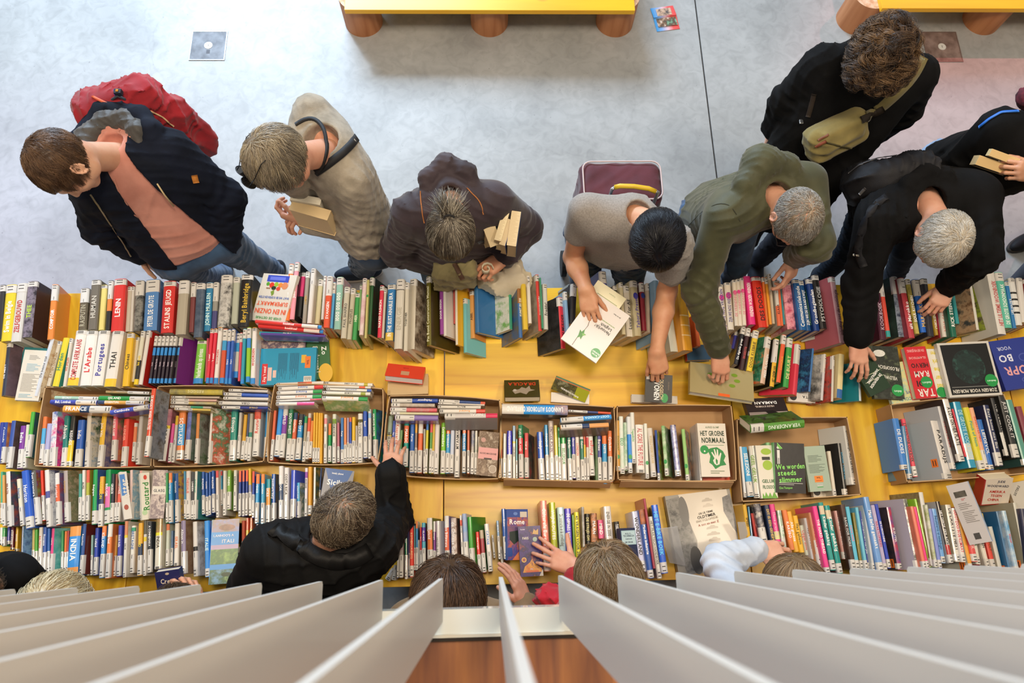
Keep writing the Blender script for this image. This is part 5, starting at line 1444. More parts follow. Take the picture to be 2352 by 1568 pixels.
hero('dark blue cover with a pale label lettered POLYTECHNISCH', [(1425, 1213), (1459, 1211), (1470, 1308), (1432, 1310)], [.92, .90, .90, .92], .03, '17234a',
     [('R', .05, .06, .9, .34, 'a8c8cf'), ('R', .09, .08, .82, .3, 'bcd6da'), ('T', .5, .14, .06, '1f3050', 0, 'POLY-', .4), ('T', .5, .19, .06, '1f3050', 0, 'TECHNISCH', .7), ('T', .5, .26, .045, '1f3050', 0, 'Zakboek', .45), ('T', .5, .34, .05, '1f3050', 0, '51E DRUK', .6), ('R', .7, .93, .28, .07, 'd8d8d8')])
CAR = lambda y, s, c: ('G', [(.62 - s, y), (.62 - s * .8, y - .018), (.62 - s * .4, y - .022), (.62 - s * .15, y - .038), (.62 + s * .4, y - .036), (.62 + s * .6, y - .02), (.62 + s, y - .014), (.62 + s, y + .008), (.62 - s, y + .01)], c)
hero('large silver grey volume of old car outlines at the front of the table', [(1526, 1140), (1676, 1121), (1712, 1303), (1562, 1321)], .80, .035, '9c9890',
     [('G', [(.0, .05), (.24, .02), (.30, .35), (.34, .7), (.33, .95), (.12, .98), (.03, .5)], '5a5855-8a8884-3a3a3c'), ('G', [(.2, .0), (.95, .0), (.97, .97), (.3, .97), (.36, .6), (.28, .3)], 'ddd5c8'),
      ('G', [(.86, .10), (.98, .07), (1, .6), (.93, .5), (.84, .28)], '4a4a4c-77777a-222224'), ('E', .24, .22, .07, .22, '6a6866'), ('E', .3, .84, .09, .2, '4f4d4b'), CAR(.12, .08, 'b8aea0'), CAR(.19, .08, 'c8beb0'), CAR(.47, .09, 'b8aea0'), CAR(.55, .10, 'b5aa9c'), CAR(.62, .09, 'b8aea0'), CAR(.70, .09, 'b5aa9c'), CAR(.78, .08, 'bdb2a5'), CAR(.86, .08, 'c0b6a8'),
      ('T', .57, .265, .035, '5a5048', 6, 'DE ULTIEME', .38), ('T', .57, .31, .05, '3a332e', 6, 'OLDTIMER', .38), ('T', .57, .355, .04, 'b8ae9f', 6, 'ENCYCLOPEDIE', .38), ('T', .58, .405, .04, 'b06a5a', 6, 'A tot en met Z', .36)])
hero('white back cover leaning over the spines, with boxed black heading and barcode', [(2174, 1117), (2229, 1102), (2270, 1246), (2226, 1250)], [.90, .955, .955, .90], .02, 'd0cac8',
     [('R', .2, .13, .55, .1, '2a2822-6a6458'), ('L', .42, .25, .2, .04, 2, 'c04a4a'), ('L', .2, .32, .62, .12, 4, '8a8480'), ('L', .25, .46, .62, .2, 7, '8a8480'), ('R', .35, .83, .28, .1, '4a4846')], spine='b8c8e0', spine_side='R')
hero('thick cream paperback with red title about America and China, resting near the right edge', [(2270, 1104), (2352, 1100), (2292, 1153), (2246, 1158)], [.90, .90, .84, .84], .05, 'e3d9cc',
     [('R', 0, 0, .025, 1, 'a82020'), ('R', 0, .97, 1, .03, 'a82020'), ('T', .6, .12, .12, '2a3050', -6, 'JUDE', .35), ('T', .5, .28, .12, '2a3050', -6, 'WOODWARD', .8), ('T', .52, .5, .13, 'c03020', -6, 'AMERIKA', .75), ('T', .5, .65, .13, 'c03020', -6, 'TEGEN', .6), ('T', .42, .8, .13, 'c03020', -6, 'CHINA', .55)], pages='e9dcc0', spine='b02525')
hero('pale cover lettered SISTERS at the very right edge', [(2340, 1118), (2400, 1095), (2400, 1160), (2310, 1165)], .80, .02, 'cfcac0', [('T', .2, .3, .12, '3a3a3a', 45, 'SISTERS', .5)])
hero('travel cover lettered ITALIE with colosseum and green hills', [(482, 1195), (545, 1190), (549, 1338), (486, 1341)], [.90, .87, .87, .90], .03, '2f98e0',
     [('R', 0, 0, 1, .20, '8a9ad0-a08a90-6a8a5a'), ('E', .55, .13, .3, .12, 'a87a68-6a5048'), ('R', 0, .40, 1, .08, 'b8a0c0'), ('R', 0, .47, 1, .23, '5f9a42-3a6f2f-90b85a'), ('R', 0, .78, 1, .22, '7aa8c8-3f6a48-9ab870'), ('E', .6, .86, .18, .08, '22401f'), ('T', .45, .255, .05, 'ffffff', 0, "LANNOO'S A", .75), ('T', .62, .345, .075, 'ffffff', 0, 'ITALI', .65)], spine='2f98e0')
hero('white guide cover with large green lettering running upwards', [(326, 1086), (346, 1084), (344, 1192), (324, 1194)], [.90, .88, .88, .90], .02, 'ece8d8', [('T', .5, .5, .16, '2f8a3a', 90, 'Routard', 3.6), ('E', .5, .1, .2, .3, 'd94a3a'), ('E', .3, .85, .3, .3, 'bfdcae')])
hero('photo montage cover lettered GLASGOW', [(348, 1079), (382, 1079), (380, 1190), (350, 1190)], [.90, .875, .875, .90], .02, 'c8b8b0-8a7a80-e0d0c8-6a5a60', [('R', .02, .34, .96, .17, 'ece6dc'), ('T', .5, .43, .08, '2a3a4a', 0, 'GLASG', .8)])
hero('white and blue guide cover with lettering running upwards in block blue', [(283, 1083), (298, 1082), (296, 1190), (277, 1195)], [.90, .885, .885, .90], .02, 'e8e4dc', [('R', 0, .05, .7, .45, '4a88d0'), ('T', .5, .35, .2, 'e8e4dc', 90, 'otter', 3), ('E', .4, .75, .3, .4, 'b05040')])
hero('cream back cover full of small blue print at the far left', [(66, 802), (103, 806), (96, 920), (27, 919)], [.90, .88, .88, .90], .02, 'ddd6c8',
     [('L', .25, .1, .5, .1, 4, '8a8a88'), ('L', .2, .27, .6, .16, 6, '7ab0c8'), ('L', .1, .47, .75, .36, 14, '9a9690'), ('L', .1, .87, .6, .08, 3, '7ab0c8')])
hero('teal cover with orange spine behind the cream one at the far left', [(50, 797), (108, 800), (98, 905), (32, 900)], .84, .02, '2a7a80', spine='d8603a')
hero('white cover with red title and a black and white crowd photo', [(1816, 862), (1890, 866), (1886, 927), (1804, 919)], .80, .02, 'e2deda', [('R', .72, 0, .28, .25, '3a3a3a-9a9a9a'), ('T', .66, .34, .13, 'c83040', 180, 'CULTURE', .5), ('T', .66, .55, .2, 'c83040', 180, 'POD', .35), ('T', .62, .8, .14, '3a3a3a', 180, 'AGATA', .6), ('E', .14, .83, .1, .1, '1a1a1a')])
hero('navy travel guide lettered Crete held open behind the balustrade', [(349, 1316), (400, 1309), (432, 1372), (372, 1382)], [1.02, 1.02, .98, .98], .03, '24265e', [('E', .5, .1, .08, .05, 'c8b8a0'), ('T', .5, .34, .22, 'e8dcc8', -4, 'Crete', .62)], pages='d8cdb8', spine_side='R')
rows_extra = [('H', (1722, 985), (1850, 975))]

# clear plastic book ends
def bookend(quad, zs, label):
    q = [Vector(P(x, y, z)) for (x, y), z in zip(quad, zs)]; c = sum(q, Vector()) / 4
    if 'clear_plastic' not in MATS:
        m, nt, b = _new('clear_plastic'); b.inputs['Base Color'].default_value = hexlin('d5dae0'); b.inputs['Roughness'].default_value = 0.15
        tr = nt.nodes.new('ShaderNodeBsdfTransparent'); mx = nt.nodes.new('ShaderNodeMixShader'); mx.inputs[0].default_value = 0.6
        nt.links.new(b.outputs[0], mx.inputs[1]); nt.links.new(tr.outputs[0], mx.inputs[2]); nt.links.new(mx.outputs[0], nt.nodes['Material Output'].inputs[0]); MATS['clear_plastic'] = m
    n = (q[1] - q[0]).cross(q[3] - q[0]).normalized() * 0.0022
    lo = [tuple(p_ - c) for p_ in q]; hi = [tuple(p_ - c + n) for p_ in q]
    a = MB(); a.add(lo + hi, [(0, 1, 2, 3), (7, 6, 5, 4), (0, 4, 5, 1), (1, 5, 6, 2), (2, 6, 7, 3), (3, 7, 4, 0)], MATS['clear_plastic'])
    o = a.build('book_end', None, tuple(c)); tag(o, label, 'book end'); return o
bookend([(1516, 1214), (1556, 1209), (1575, 1299), (1538, 1292)], [.93, .93, .83, .83], 'clear plastic book end between blue spines and the silver car volume')
bookend([(1694, 1199), (1712, 1199), (1726, 1262), (1704, 1262)], [.90, .90, .83, .83], 'clear plastic book end right of the silver car volume')
# ------------------------------------------------------------------ smooth solids for bodies, clothes and bags
NP = np
def V3(v): return np.asarray(v, np.float32)
def cone(a, b, ra, rb):
    a, b = V3(a), V3(b); ab = b - a; L2 = float(ab.dot(ab)) + 1e-9
    def f(p):
        t = np.clip((p - a) @ ab / L2, 0, 1)
        return np.linalg.norm(p - a - t[:, None] * ab, axis=1) - (ra + (rb - ra) * t)
    return f
def ell(c, r, A=None):
    c, r = V3(c), V3(r); A = None if A is None else V3(A)
    def f(p):
        q = p - c
        if A is not None: q = q @ A.T
        k0 = np.linalg.norm(q / r, axis=1); k1 = np.linalg.norm(q / (r * r), axis=1) + 1e-9
        return k0 * (k0 - 1) / k1
    return f
def rbox(c, h, A, rr):
    c, h = V3(c), V3(h) - rr; A = V3(A)
    def f(p):
        q = np.abs((p - c) @ A.T) - h
        return np.linalg.norm(np.maximum(q, 0), axis=1) + np.minimum(q.max(1), 0) - rr
    return f
def smin(a, b, k):
    h = np.clip(0.5 + 0.5 * (b - a) / k, 0, 1)
    return b * (1 - h) + a * h - k * h * (1 - h)
def U(fs, k=0.02):
    def f(p):
        d = fs[0](p)
        for g in fs[1:]: d = smin(d, g(p), k)
        return d
    return f
def cut(a, b, k=0.01): return lambda p: -smin(-a(p), b(p), k)
def inter(a, b, k=0.01): return lambda p: -smin(-a(p), -b(p), k)
def plane(c, n):
    c, n = V3(c), V3(n) / np.linalg.norm(n)
    return lambda p: (p - c) @ n
def chain(pts, rs, k=0.02):
    if not isinstance(rs, (list, tuple)): rs = [rs] * len(pts)
    return U([cone(pts[i], pts[i + 1], rs[i], rs[i + 1]) for i in range(len(pts) - 1)], k)
def folds(f, amp, seed, freq=22.0, zs=1.0):
    """cloth: broad swells plus warped narrow creases, patchy"""
    rg = np.random.RandomState(seed)
    rv = lambda k: V3(rg.normal(size=3) * k / 1.7)
    lo = [(rv(14), rg.rand() * 6) for _ in range(3)]
    cr = [(rv(freq * 2.6), rv(22), rv(13), rg.rand() * 6, rg.rand() * 6) for _ in range(4)]
    def g(p):
        s = 0
        for k, ph in lo: s = s + np.sin(p @ k + ph)
        c = 0
        for k, w, m, ph, p2 in cr:
            r = 1 - np.abs(np.sin(p @ k + 1.5 * np.sin(p @ w + ph)))
            c = c + r * r * np.clip(np.sin(p @ m + p2) * 1.4, 0, 1)
        return f(p) + amp * (s * .35 - c * 1.25 + .4)
    return g

def sdf_mesh(f, lo, hi, h):
    """surface nets on a grid, evaluated only near the surface"""
    lo, hi = V3(lo), V3(hi); B = 6
    n = np.ceil((hi - lo) / h / B).astype(int) * B
    cb = (n // B)
    g = [lo[i] + (np.arange(cb[i]) + 0.5) * B * h for i in range(3)]
    P3 = np.stack(np.meshgrid(*g, indexing='ij'), -1).reshape(-1, 3).astype(np.float32)
    cd = f(P3).reshape(cb)
    act = np.abs(cd) < B * h * 0.87 * 1.9
    N = n + 1
    vals = np.repeat(np.repeat(np.repeat(np.sign(cd) * 1.0, B, 0), B, 1), B, 2)
    full = np.ones(N, np.float32); full[:-1, :-1, :-1] = vals
    full[-1] = 1; full[:, -1] = 1; full[:, :, -1] = 1
    m = np.zeros(N, bool); am = np.repeat(np.repeat(np.repeat(act, B, 0), B, 1), B, 2)
    for dx in (0, 1):
        for dy in (0, 1):
            for dz in (0, 1): m[dx:dx + n[0], dy:dy + n[1], dz:dz + n[2]] |= am
    idx = np.argwhere(m); pts = (lo + idx * h).astype(np.float32); out = np.empty(len(pts), np.float32)
    for i in range(0, len(pts), 400000): out[i:i + 400000] = f(pts[i:i + 400000])
    full[m] = out
    v = full; s = v < 0
    c = [s[dx:dx + n[0], dy:dy + n[1], dz:dz + n[2]] for dx in (0, 1) for dy in (0, 1) for dz in (0, 1)]
    cnt = sum(x.astype(np.int8) for x in c); cells = np.argwhere((cnt > 0) & (cnt < 8))
    if len(cells) == 0: return np.zeros((0, 3)), np.zeros((0, 4), int)
    corner = np.array([(dx, dy, dz) for dx in (0, 1) for dy in (0, 1) for dz in (0, 1)])
    vv = np.stack([v[cells[:, 0] + q[0], cells[:, 1] + q[1], cells[:, 2] + q[2]] for q in corner], 1)
    acc = np.zeros((len(cells), 3)); num = np.zeros(len(cells))
    for a in range(8):
        for b in range(a + 1, 8):
            if np.abs(corner[a] - corner[b]).sum() != 1: continue
            va, vb = vv[:, a], vv[:, b]; ok = (va < 0) != (vb < 0)
            t = np.where(ok, va / np.where(ok, va - vb, 1), 0)[:, None]
            acc += np.where(ok[:, None], corner[a] + t * (corner[b] - corner[a]), 0); num += ok
    pos = lo + (cells + acc / num[:, None]) * h
    idm = -np.ones(n, np.int64); idm[cells[:, 0], cells[:, 1], cells[:, 2]] = np.arange(len(cells))
    faces = []
    for ax in range(3):
        o1, o2 = (ax + 1) % 3, (ax + 2) % 3
        sa = [slice(0, None)] * 3; sb = [slice(0, None)] * 3
        sa[ax] = slice(0, -1); sb[ax] = slice(1, None)
        ch = s[tuple(sa)] != s[tuple(sb)]
        e = np.argwhere(ch); ok = (e[:, o1] > 0) & (e[:, o2] > 0) & (e[:, o1] < n[o1]) & (e[:, o2] < n[o2]); e = e[ok]
        d1 = np.zeros(3, int); d1[o1] = 1; d2 = np.zeros(3, int); d2[o2] = 1
        q = [e - d1 - d2, e - d2, e, e - d1]
        ids = np.stack([idm[x[:, 0], x[:, 1], x[:, 2]] for x in q], 1)
        fl = s[e[:, 0], e[:, 1], e[:, 2]]
        ids = np.where(fl[:, None], ids, ids[:, ::-1]); faces.append(ids)
    fc = np.concatenate(faces); fc = fc[(fc >= 0).all(1)]
    return pos, fc

def mesh_np(name, parts, parent=None, mats=None, smooth=True, label=None):
    """parts: list of (verts, faces(quads or tris array), material index)"""
    vs, fs, mi, k = [], [], [], 0
    for v, f_, m in parts:
        vs.append(np.asarray(v, np.float32)); f_ = np.asarray(f_, np.int64)
        fs.append((f_ + k, f_.shape[1])); mi.append(np.full(len(f_), m, np.int32) if np.isscalar(m) else np.asarray(m, np.int32)); k += len(v)
    V = np.concatenate(vs); me = bpy.data.meshes.new(name); me.vertices.add(len(V)); me.vertices.foreach_set('co', V.ravel())
    lt = np.concatenate([np.full(len(f_), w, np.int32) for f_, w in fs]); li = np.concatenate([f_.ravel() for f_, w in fs]).astype(np.int32)
    me.loops.add(len(li)); me.loops.foreach_set('vertex_index', li)
    me.polygons.add(len(lt)); st = np.concatenate([[0], np.cumsum(lt)[:-1]]).astype(np.int32)
    me.polygons.foreach_set('loop_start', st); me.polygons.foreach_set('material_index', np.concatenate(mi))
    me.polygons.foreach_set('use_smooth', np.full(len(lt), smooth)); me.update(calc_edges=True); me.validate()
    for m in mats or []: me.materials.append(m)
    o = bpy.data.objects.new(name, me); C.objects.link(o)
    if parent is not None: o.parent = parent; o.matrix_parent_inverse = parent.matrix_world.inverted()
    if label: o['label'] = label
    return o
def solid(name, f, lo, hi, h, mat, parent=None, label=None):
    v, fc = sdf_mesh(f, lo, hi, h); return mesh_np(name, [(v, fc, 0)], parent, [mat], label=label)

def hit(px, py, f, z0=2.1, off=0.0):
    """where the sight line through a photo pixel meets a solid"""
    d = RW @ np.array([px - CX, -(py - CY), -F_]); d = d / np.linalg.norm(d)
    p = CAM + d * ((z0 - CAM_H) / d[2])
    for _ in range(90):
        s = float(f(V3([p]))[0]) - off
        p = p + d * max(min(s * 0.8, 0.05), -0.01)
        if abs(s) < 0.0006 or p[2] < 0: break
    return p
def grad(p, f, e=0.003):
    q = V3([p + np.array(o) for o in ((e, 0, 0), (-e, 0, 0), (0, e, 0), (0, -e, 0), (0, 0, e), (0, 0, -e))]); v = f(q)
    g = np.array([v[0] - v[1], v[2] - v[3], v[4] - v[5]]); return g / (np.linalg.norm(g) + 1e-9)
def resample(pts, n):
    pts = [np.array(p, float) for p in pts]; L = [0]
    for i in range(1, len(pts)): L.append(L[-1] + np.linalg.norm(pts[i] - pts[i - 1]))
    out = []
    for k in range(n):
        t = L[-1] * k / (n - 1); i = max(j for j in range(len(L)) if L[j] <= t + 1e-9); i = min(i, len(pts) - 2)
        u = (t - L[i]) / max(L[i + 1] - L[i], 1e-9); out.append(pts[i] * (1 - u) + pts[i + 1] * u)
    return out
def strap(name, pix, f, width, mat, parent=None, th=0.003, n=24, label=None, closed=False):
    """a band lying on the surface along a line of photo pixels"""
    P_ = [hit(x, y, f) for x, y in resample(pix, n)]
    for _ in range(2): P_ = [P_[0]] + [(P_[i - 1] + 2 * P_[i] + P_[i + 1]) / 4 for i in range(1, len(P_) - 1)] + [P_[-1]]
    vs = []
    for i, p in enumerate(P_):
        t = P_[min(i + 1, n - 1)] - P_[max(i - 1, 0)]; nn = grad(p, f); s = np.cross(t, nn); s /= np.linalg.norm(s) + 1e-9
        for a, b in ((-1, 0), (-1, 1), (1, 1), (1, 0)): vs.append(p + s * a * width / 2 + nn * (th * b + (0.0012 if b == 0 else 0.0012)))
    fs = []
    for i in range(n - 1):
        q = i * 4
        for k in range(4): fs.append((q + k, q + (k + 1) % 4, q + 4 + (k + 1) % 4, q + 4 + k))
    fs += [(0, 1, 2, 3), tuple(q + 4 * (n - 1) for q in (3, 2, 1, 0))]
    return mesh_np(name, [(vs, fs, 0)], parent, [mat], True, label)

# ---------- hands
FING = [((.086, .027), (.041, .025, .020), .0092), ((.091, .008), (.046, .029, .021), .0095), ((.086, -.012), (.043, .027, .020), .0090), ((.077, -.030), (.034, .021, .018), .0080)]
def hand(w, D, Nn, right, curl=(.4, .4, .45, .5), spread=.06, thumb=(.5, .4), sc=1.0):
    w = np.array(w, float); D = np.array(D, float); D /= np.linalg.norm(D)
    Nn = np.array(Nn, float); Nn -= D * Nn.dot(D); Nn /= np.linalg.norm(Nn)
    T = np.cross(D, Nn) * (-1 if right else 1)
    fs = []; pos = lambda d, t, n: w + (D * d + T * t + Nn * n) * sc
    tips = []
    palm = []
    for i, ((kd, kt), ls, r) in enumerate(FING):
        k0 = pos(kd, kt, 0.0)
        palm.append(cone(pos(.005, kt * .55, 0), k0, .0145 * sc, .0115 * sc))
    palm.append(cone(pos(.012, .018, -.004), pos(.05, .03, -.006), .015 * sc, .012 * sc))
    palm.append(cone(pos(.012, -.018, -.004), pos(.06, -.024, -.005), .013 * sc, .012 * sc))
    palm_f = U(palm, .016 * sc); fs.append(palm_f)
    fing = []
    for i, ((kd, kt), ls, r) in enumerate(FING):
        p = pos(kd, kt, 0.0); a = 0; c = curl[i]; sp = spread * (1.5 - i)
        segs = []; rr = r * sc
        for j, l in enumerate(ls):
            a += c * (.62, 1.0, .7)[j]
            dv = (D * math.cos(sp) + T * math.sin(sp)) * math.cos(a) - Nn * math.sin(a)
            q = p + dv * l * sc; segs.append(cone(p, q, rr, rr * .90)); p = q; rr *= .92
        tips.append(p); fing.append(U(segs, .003))
    p = pos(.022, .022, -.008); segs = []; th, tc = thumb
    d0 = D * math.cos(th) + T * math.sin(th); d0 = d0 - Nn * .35; d0 /= np.linalg.norm(d0)
    for j, (l, r) in enumerate(((.040, .0135), (.034, .0108), (.028, .0098))):
        q = p + d0 * l * sc; segs.append(cone(p, q, r * sc, (.0112, .0100, .0078)[j] * sc)); p = q
        d0 = d0 + D * tc * .5 - Nn * tc * .35 - T * tc * .25; d0 /= np.linalg.norm(d0)
    tips.append(p); fing.append(U(segs, .004))
    def f(pts):
        d = palm_f(pts)
        for g in fing: d = smin(d, g(pts), .0045)
        return d
    return f, tips

# ---------- heads
def head_frame(c, yaw, pitch, roll=0):
    f0 = np.array([yaw[0], yaw[1], 0.0]); f0 /= np.linalg.norm(f0); z = np.array([0, 0, 1.0]); p = R(pitch)
    Fv = f0 * math.cos(p) - z * math.sin(p); Uv = f0 * math.sin(p) + z * math.cos(p); Sv = np.cross(Fv, Uv); r = R(roll)
    Sv, Uv = Sv * math.cos(r) + Uv * math.sin(r), Uv * math.cos(r) - Sv * math.sin(r)
    return np.array(c, float), np.stack([Sv, Fv, Uv])      # rows: right, forward, up
def skull(off=0.0):
    return U([ell((0, -.012, .028), (.077 + off, .096 + off, .092 + off)), ell((0, .03, .0), (.066 + off, .07 + off, .085 + off))], .03)
def head_sdf(jaw=1.0):
    E = lambda c, r: ell(c, r)
    base = [skull(), ell((0, .035, -.050), (.056 * jaw, .058, .055)), ell((0, .070, -.086), (.026 * jaw, .022, .022)), ell((0, .055, -.02), (.060, .045, .06))]
    for s in (-1, 1):
        base += [ell((s * .040, .062, -.026), (.024, .022, .022)), ell((s * .05, .01, -.062), (.016, .03, .03))]
    f1 = U(base, .018)
    brow = [cone((-.040, .082, .016), (0, .093, .018), .009, .011), cone((.040, .082, .016), (0, .093, .018), .009, .011)]
    f2 = U([f1] + brow, .012)
    f3 = cut(cut(f2, ell((-.032, .094, .000), (.018, .012, .011)), .008), ell((.032, .094, .000), (.018, .012, .011)), .008)
    lids = [ell((-.032, .079, .001), (.0145, .0125, .0115)), ell((.032, .079, .001), (.0145, .0125, .0115))]
    nose = [cone((0, .092, .008), (0, .113, -.028), .0075, .0115), ell((-.010, .101, -.033), (.0085, .010, .007)), ell((.010, .101, -.033), (.0085, .010, .007))]
    lips = [ell((0, .094, -.056), (.023, .009, .0055)), ell((0, .092, -.065), (.020, .009, .006))]
    f4 = U([f3] + lids, .003); f5 = U([f4] + nose, .007); f6 = U([f5] + lips, .004)
    ears = []
    for s in (-1, 1):
        pts = []
        for i in range(9):
            a = -0.9 + i * 4.6 / 8
            pts.append((s * (.076 + .010 * (math.cos(a) * -.3 + .7)), -.006 - .017 * math.cos(a) * .9, -.004 + .028 * math.sin(a + .25)))
        e = U([chain(pts, .0042, .003), ell((s * .079, -.006, -.003), (.006, .014, .023)), ell((s * .079, .002, -.030), (.0055, .007, .008))], .004)
        ears.append(cut(e, ell((s * .090, -.002, -.002), (.008, .008, .013)), .004))
    def f(q):
        d = f6(q)
        for e in ears: d = smin(d, e(q), .004)
        return d
    return f

def hair_mats(cols, rough=.42):
    out = []
    for c in cols:
        k = 'hair_' + c
        if k not in MATS:
            m, nt, b = _new(k); b.inputs['Base Color'].default_value = hexlin(c); b.inputs['Roughness'].default_value = rough
            b.inputs['Specular IOR Level'].default_value = .55; b.inputs['Anisotropic'].default_value = .5; MATS[k] = m
        out.append(MATS[k])
    return out

def make_hair(parent, c, A, cols, n=2200, length=.05, thick=.0007, hairline=(.62, .004), cturn=9.0, off=.006, whorl=(.01, -.05, .10), comb=(0, .3, 0), lift=.012, wig=.0018, bald=None, tail=None, fall=0.0, curl=0.0, seed=1, steps=7, locks=0, lockpull=.0, cap_col=None, front=.095, label=None, mess=.25, capoff=None):
    """a scalp cap and separate strands that follow the skull from the whorl"""
    rg = np.random.RandomState(seed); SK = skull(0.0)
    sl, ic = hairline
    mask = lambda q: q[:, 2] - (sl * q[:, 1] - ic) - .016 * np.clip(1 - np.abs(q[:, 0]) / .06, 0, 1) * (q[:, 1] > .05)
    co = off if capoff is None else capoff
    capf0 = skull(co)
    def capf(p):
        q = (p - V3(c)) @ V3(A).T; m = mask(q)
        w = .0016 * np.sin(q[:, 0] * 300 + 3 * np.sin(q[:, 1] * 60) + q[:, 2] * 40)
        d = -smin(-(capf0(q) + w), m, .010)
        if bald is not None:
            b = np.array(bald[:3]); dd = np.linalg.norm(q - V3(b), axis=1) - bald[3]; d = np.maximum(d, -dd + .0)
        return d
    r = .15; cv, cf = sdf_mesh(capf, c - r, c + r, .0042)
    # roots
    u = rg.normal(size=(n * 3, 3)); u /= np.linalg.norm(u, axis=1)[:, None]
    q = u * np.array([.077, .097, .096]) + np.array([0, -.008, .022])
    def project(q, target):
        for _ in range(3):
            d = SK(q.astype(np.float32)); g = (q - np.array([0, -.01, .02])) / np.array([.078, .098, .094]) ** 2; g /= np.linalg.norm(g, axis=1)[:, None]
            q = q + g * (target - d)[:, None]
        return q, g
    q, g = project(q, np.zeros(len(q)))
    m = mask(q.astype(np.float32)) > -.002
    if bald is not None: m &= (np.linalg.norm(q - np.array(bald[:3]), axis=1) > bald[3] * (.75 + .5 * rg.rand(len(q))))
    q = q[m][:n]; g = g[m][:n]; n = len(q)
    if n == 0: return
    W = np.array(whorl); comb = np.array(comb, float)
    L = length * (0.75 + .5 * rg.rand(n)); pts = [q.copy()]
    rnd_d = rg.normal(size=(n, 3)) * mess
    ph = rg.rand(n) * 6.28
    K = locks or 140
    ci = rg.randint(0, n, K); own = np.argmin(((q[:, None, :] - q[None, ci, :]) ** 2).sum(2), 1)
    rnd_d = .35 * rnd_d + .85 * (rg.normal(size=(K, 3)) * mess)[own]
    if locks:
        ph = (rg.rand(K) * 6.28)[own] + rg.normal(size=n) * .25; L = (length * (.6 + .7 * rg.rand(K)))[own] * (1 + .08 * rg.normal(size=n))
        q = q + (q[ci][own] - q) * lockpull; rnd_d = (rg.normal(size=(K, 3)) * mess)[own] + rg.normal(size=(n, 3)) * .05; pts = [q.copy()]; P0x = q[:, 0].copy()
        L = L * (1 + .7 * np.clip(q[:, 0] / .07, 0, 1)) * np.where(q[:, 1] > .045, .45, 1.0)
    down = A @ np.array([0, 0, -1.0])
    cp = q.copy(); prev = q.copy()
    for k in range(1, steps):
        t = k / (steps - 1)
        d = cp - W; d /= np.linalg.norm(d, axis=1)[:, None] + 1e-6
        d = d + comb + rnd_d
        if locks:
            sw = np.clip((P0x - .01) / .05, 0, 1)[:, None] * (t > .45); d = d * (1 - .8 * sw) + (down * .9 + comb * .5) * sw
        if tail is not None:
            d = np.array(tail) - cp; dist = np.linalg.norm(d, axis=1); d = d / dist[:, None] + rnd_d * .25
        if fall: d = d * (1 - fall * t) + down * fall * (0.4 + t) * 1.4
        d -= g * (d * g).sum(1)[:, None] * (1.0 if not fall else max(0, 1 - 1.2 * t))
        d /= np.linalg.norm(d, axis=1)[:, None] + 1e-6
        st = (L / (steps - 1))
        if tail is not None: st = np.minimum(dist, .26) / (steps - k)
        cp = cp + d * st[:, None]
        tgt = off + lift * np.sin(t * math.pi * (0.55 if tail is None else 1.0)) * (0.6 + .8 * ((ph * 7) % 1))
        dd = SK(cp.astype(np.float32))
        gg = (cp - np.array([0, -.01, .02])) / np.array([.078, .098, .094]) ** 2; gg /= np.linalg.norm(gg, axis=1)[:, None]
        if fall: push = np.maximum(tgt - dd, 0) - np.maximum(dd - tgt - .02, 0) * .5
        else: push = tgt - dd
        if locks: push = push * (1 - sw[:, 0]) + np.maximum(push, 0) * sw[:, 0]
        cp = cp + gg * push[:, None]; g = gg
        fz = (np.abs(cp[:, 0]) < .062) & (cp[:, 1] > .058) & (cp[:, 2] < .050); cp = np.where(fz[:, None], prev, cp); prev = cp.copy()
        o = cp.copy()
        if curl:
            a = ph + t * cturn; s1 = np.cross(d, gg); o = o + curl * (gg * np.cos(a)[:, None] + s1 * np.sin(a)[:, None]) * min(1, t * 2)
        if wig: o = o + rg.normal(size=(n, 3)) * wig * t * .5
        pts.append(o)
    P_ = np.stack(pts, 1)                               # n, steps, 3
    Wd = P_ @ A + c
    tv = np.gradient(Wd, axis=1); tv /= np.linalg.norm(tv, axis=2)[..., None] + 1e-9
    a = np.cross(tv, np.array([.3, .5, .81])); a /= np.linalg.norm(a, axis=2)[..., None] + 1e-9; b = np.cross(tv, a)
    rad = thick * np.linspace(1, .45, steps)[None, :, None] * (0.7 + .6 * rg.rand(n))[:, None, None]
    ring = [Wd + rad * (a * math.cos(w) + b * math.sin(w)) for w in (0, 2.094, 4.189)]
    vs = np.stack(ring, 2).reshape(-1, 3)
    base = (np.arange(n) * steps * 3)[:, None, None] + (np.arange(steps - 1) * 3)[None, :, None]
    k3 = np.arange(3)[None, None, :]; k4 = (np.arange(3) + 1) % 3; k4 = k4[None, None, :]
    fs = np.stack([base + k3, base + k4, base + 3 + k4, base + 3 + k3], -1).reshape(-1, 4)
    r0 = P_[:, 0]; cl = np.sin(r0 @ np.array([90., 40, 20]) + 2 * np.sin(r0 @ np.array([-30., 70, 50]))) + np.sin(r0 @ np.array([25., -60, 110])) * .8 + rg.normal(size=n) * .55
    cl = np.argsort(np.argsort(cl)) * len(cols) // n
    mi = np.repeat(cl + 1, (steps - 1) * 3)
    mats = hair_mats([cap_col or cols[0]] + list(cols))
    parts = [(cv, cf, 0)] if len(cv) else []
    return mesh_np('hair', parts + [(vs, fs, mi)], parent, mats, True, label)
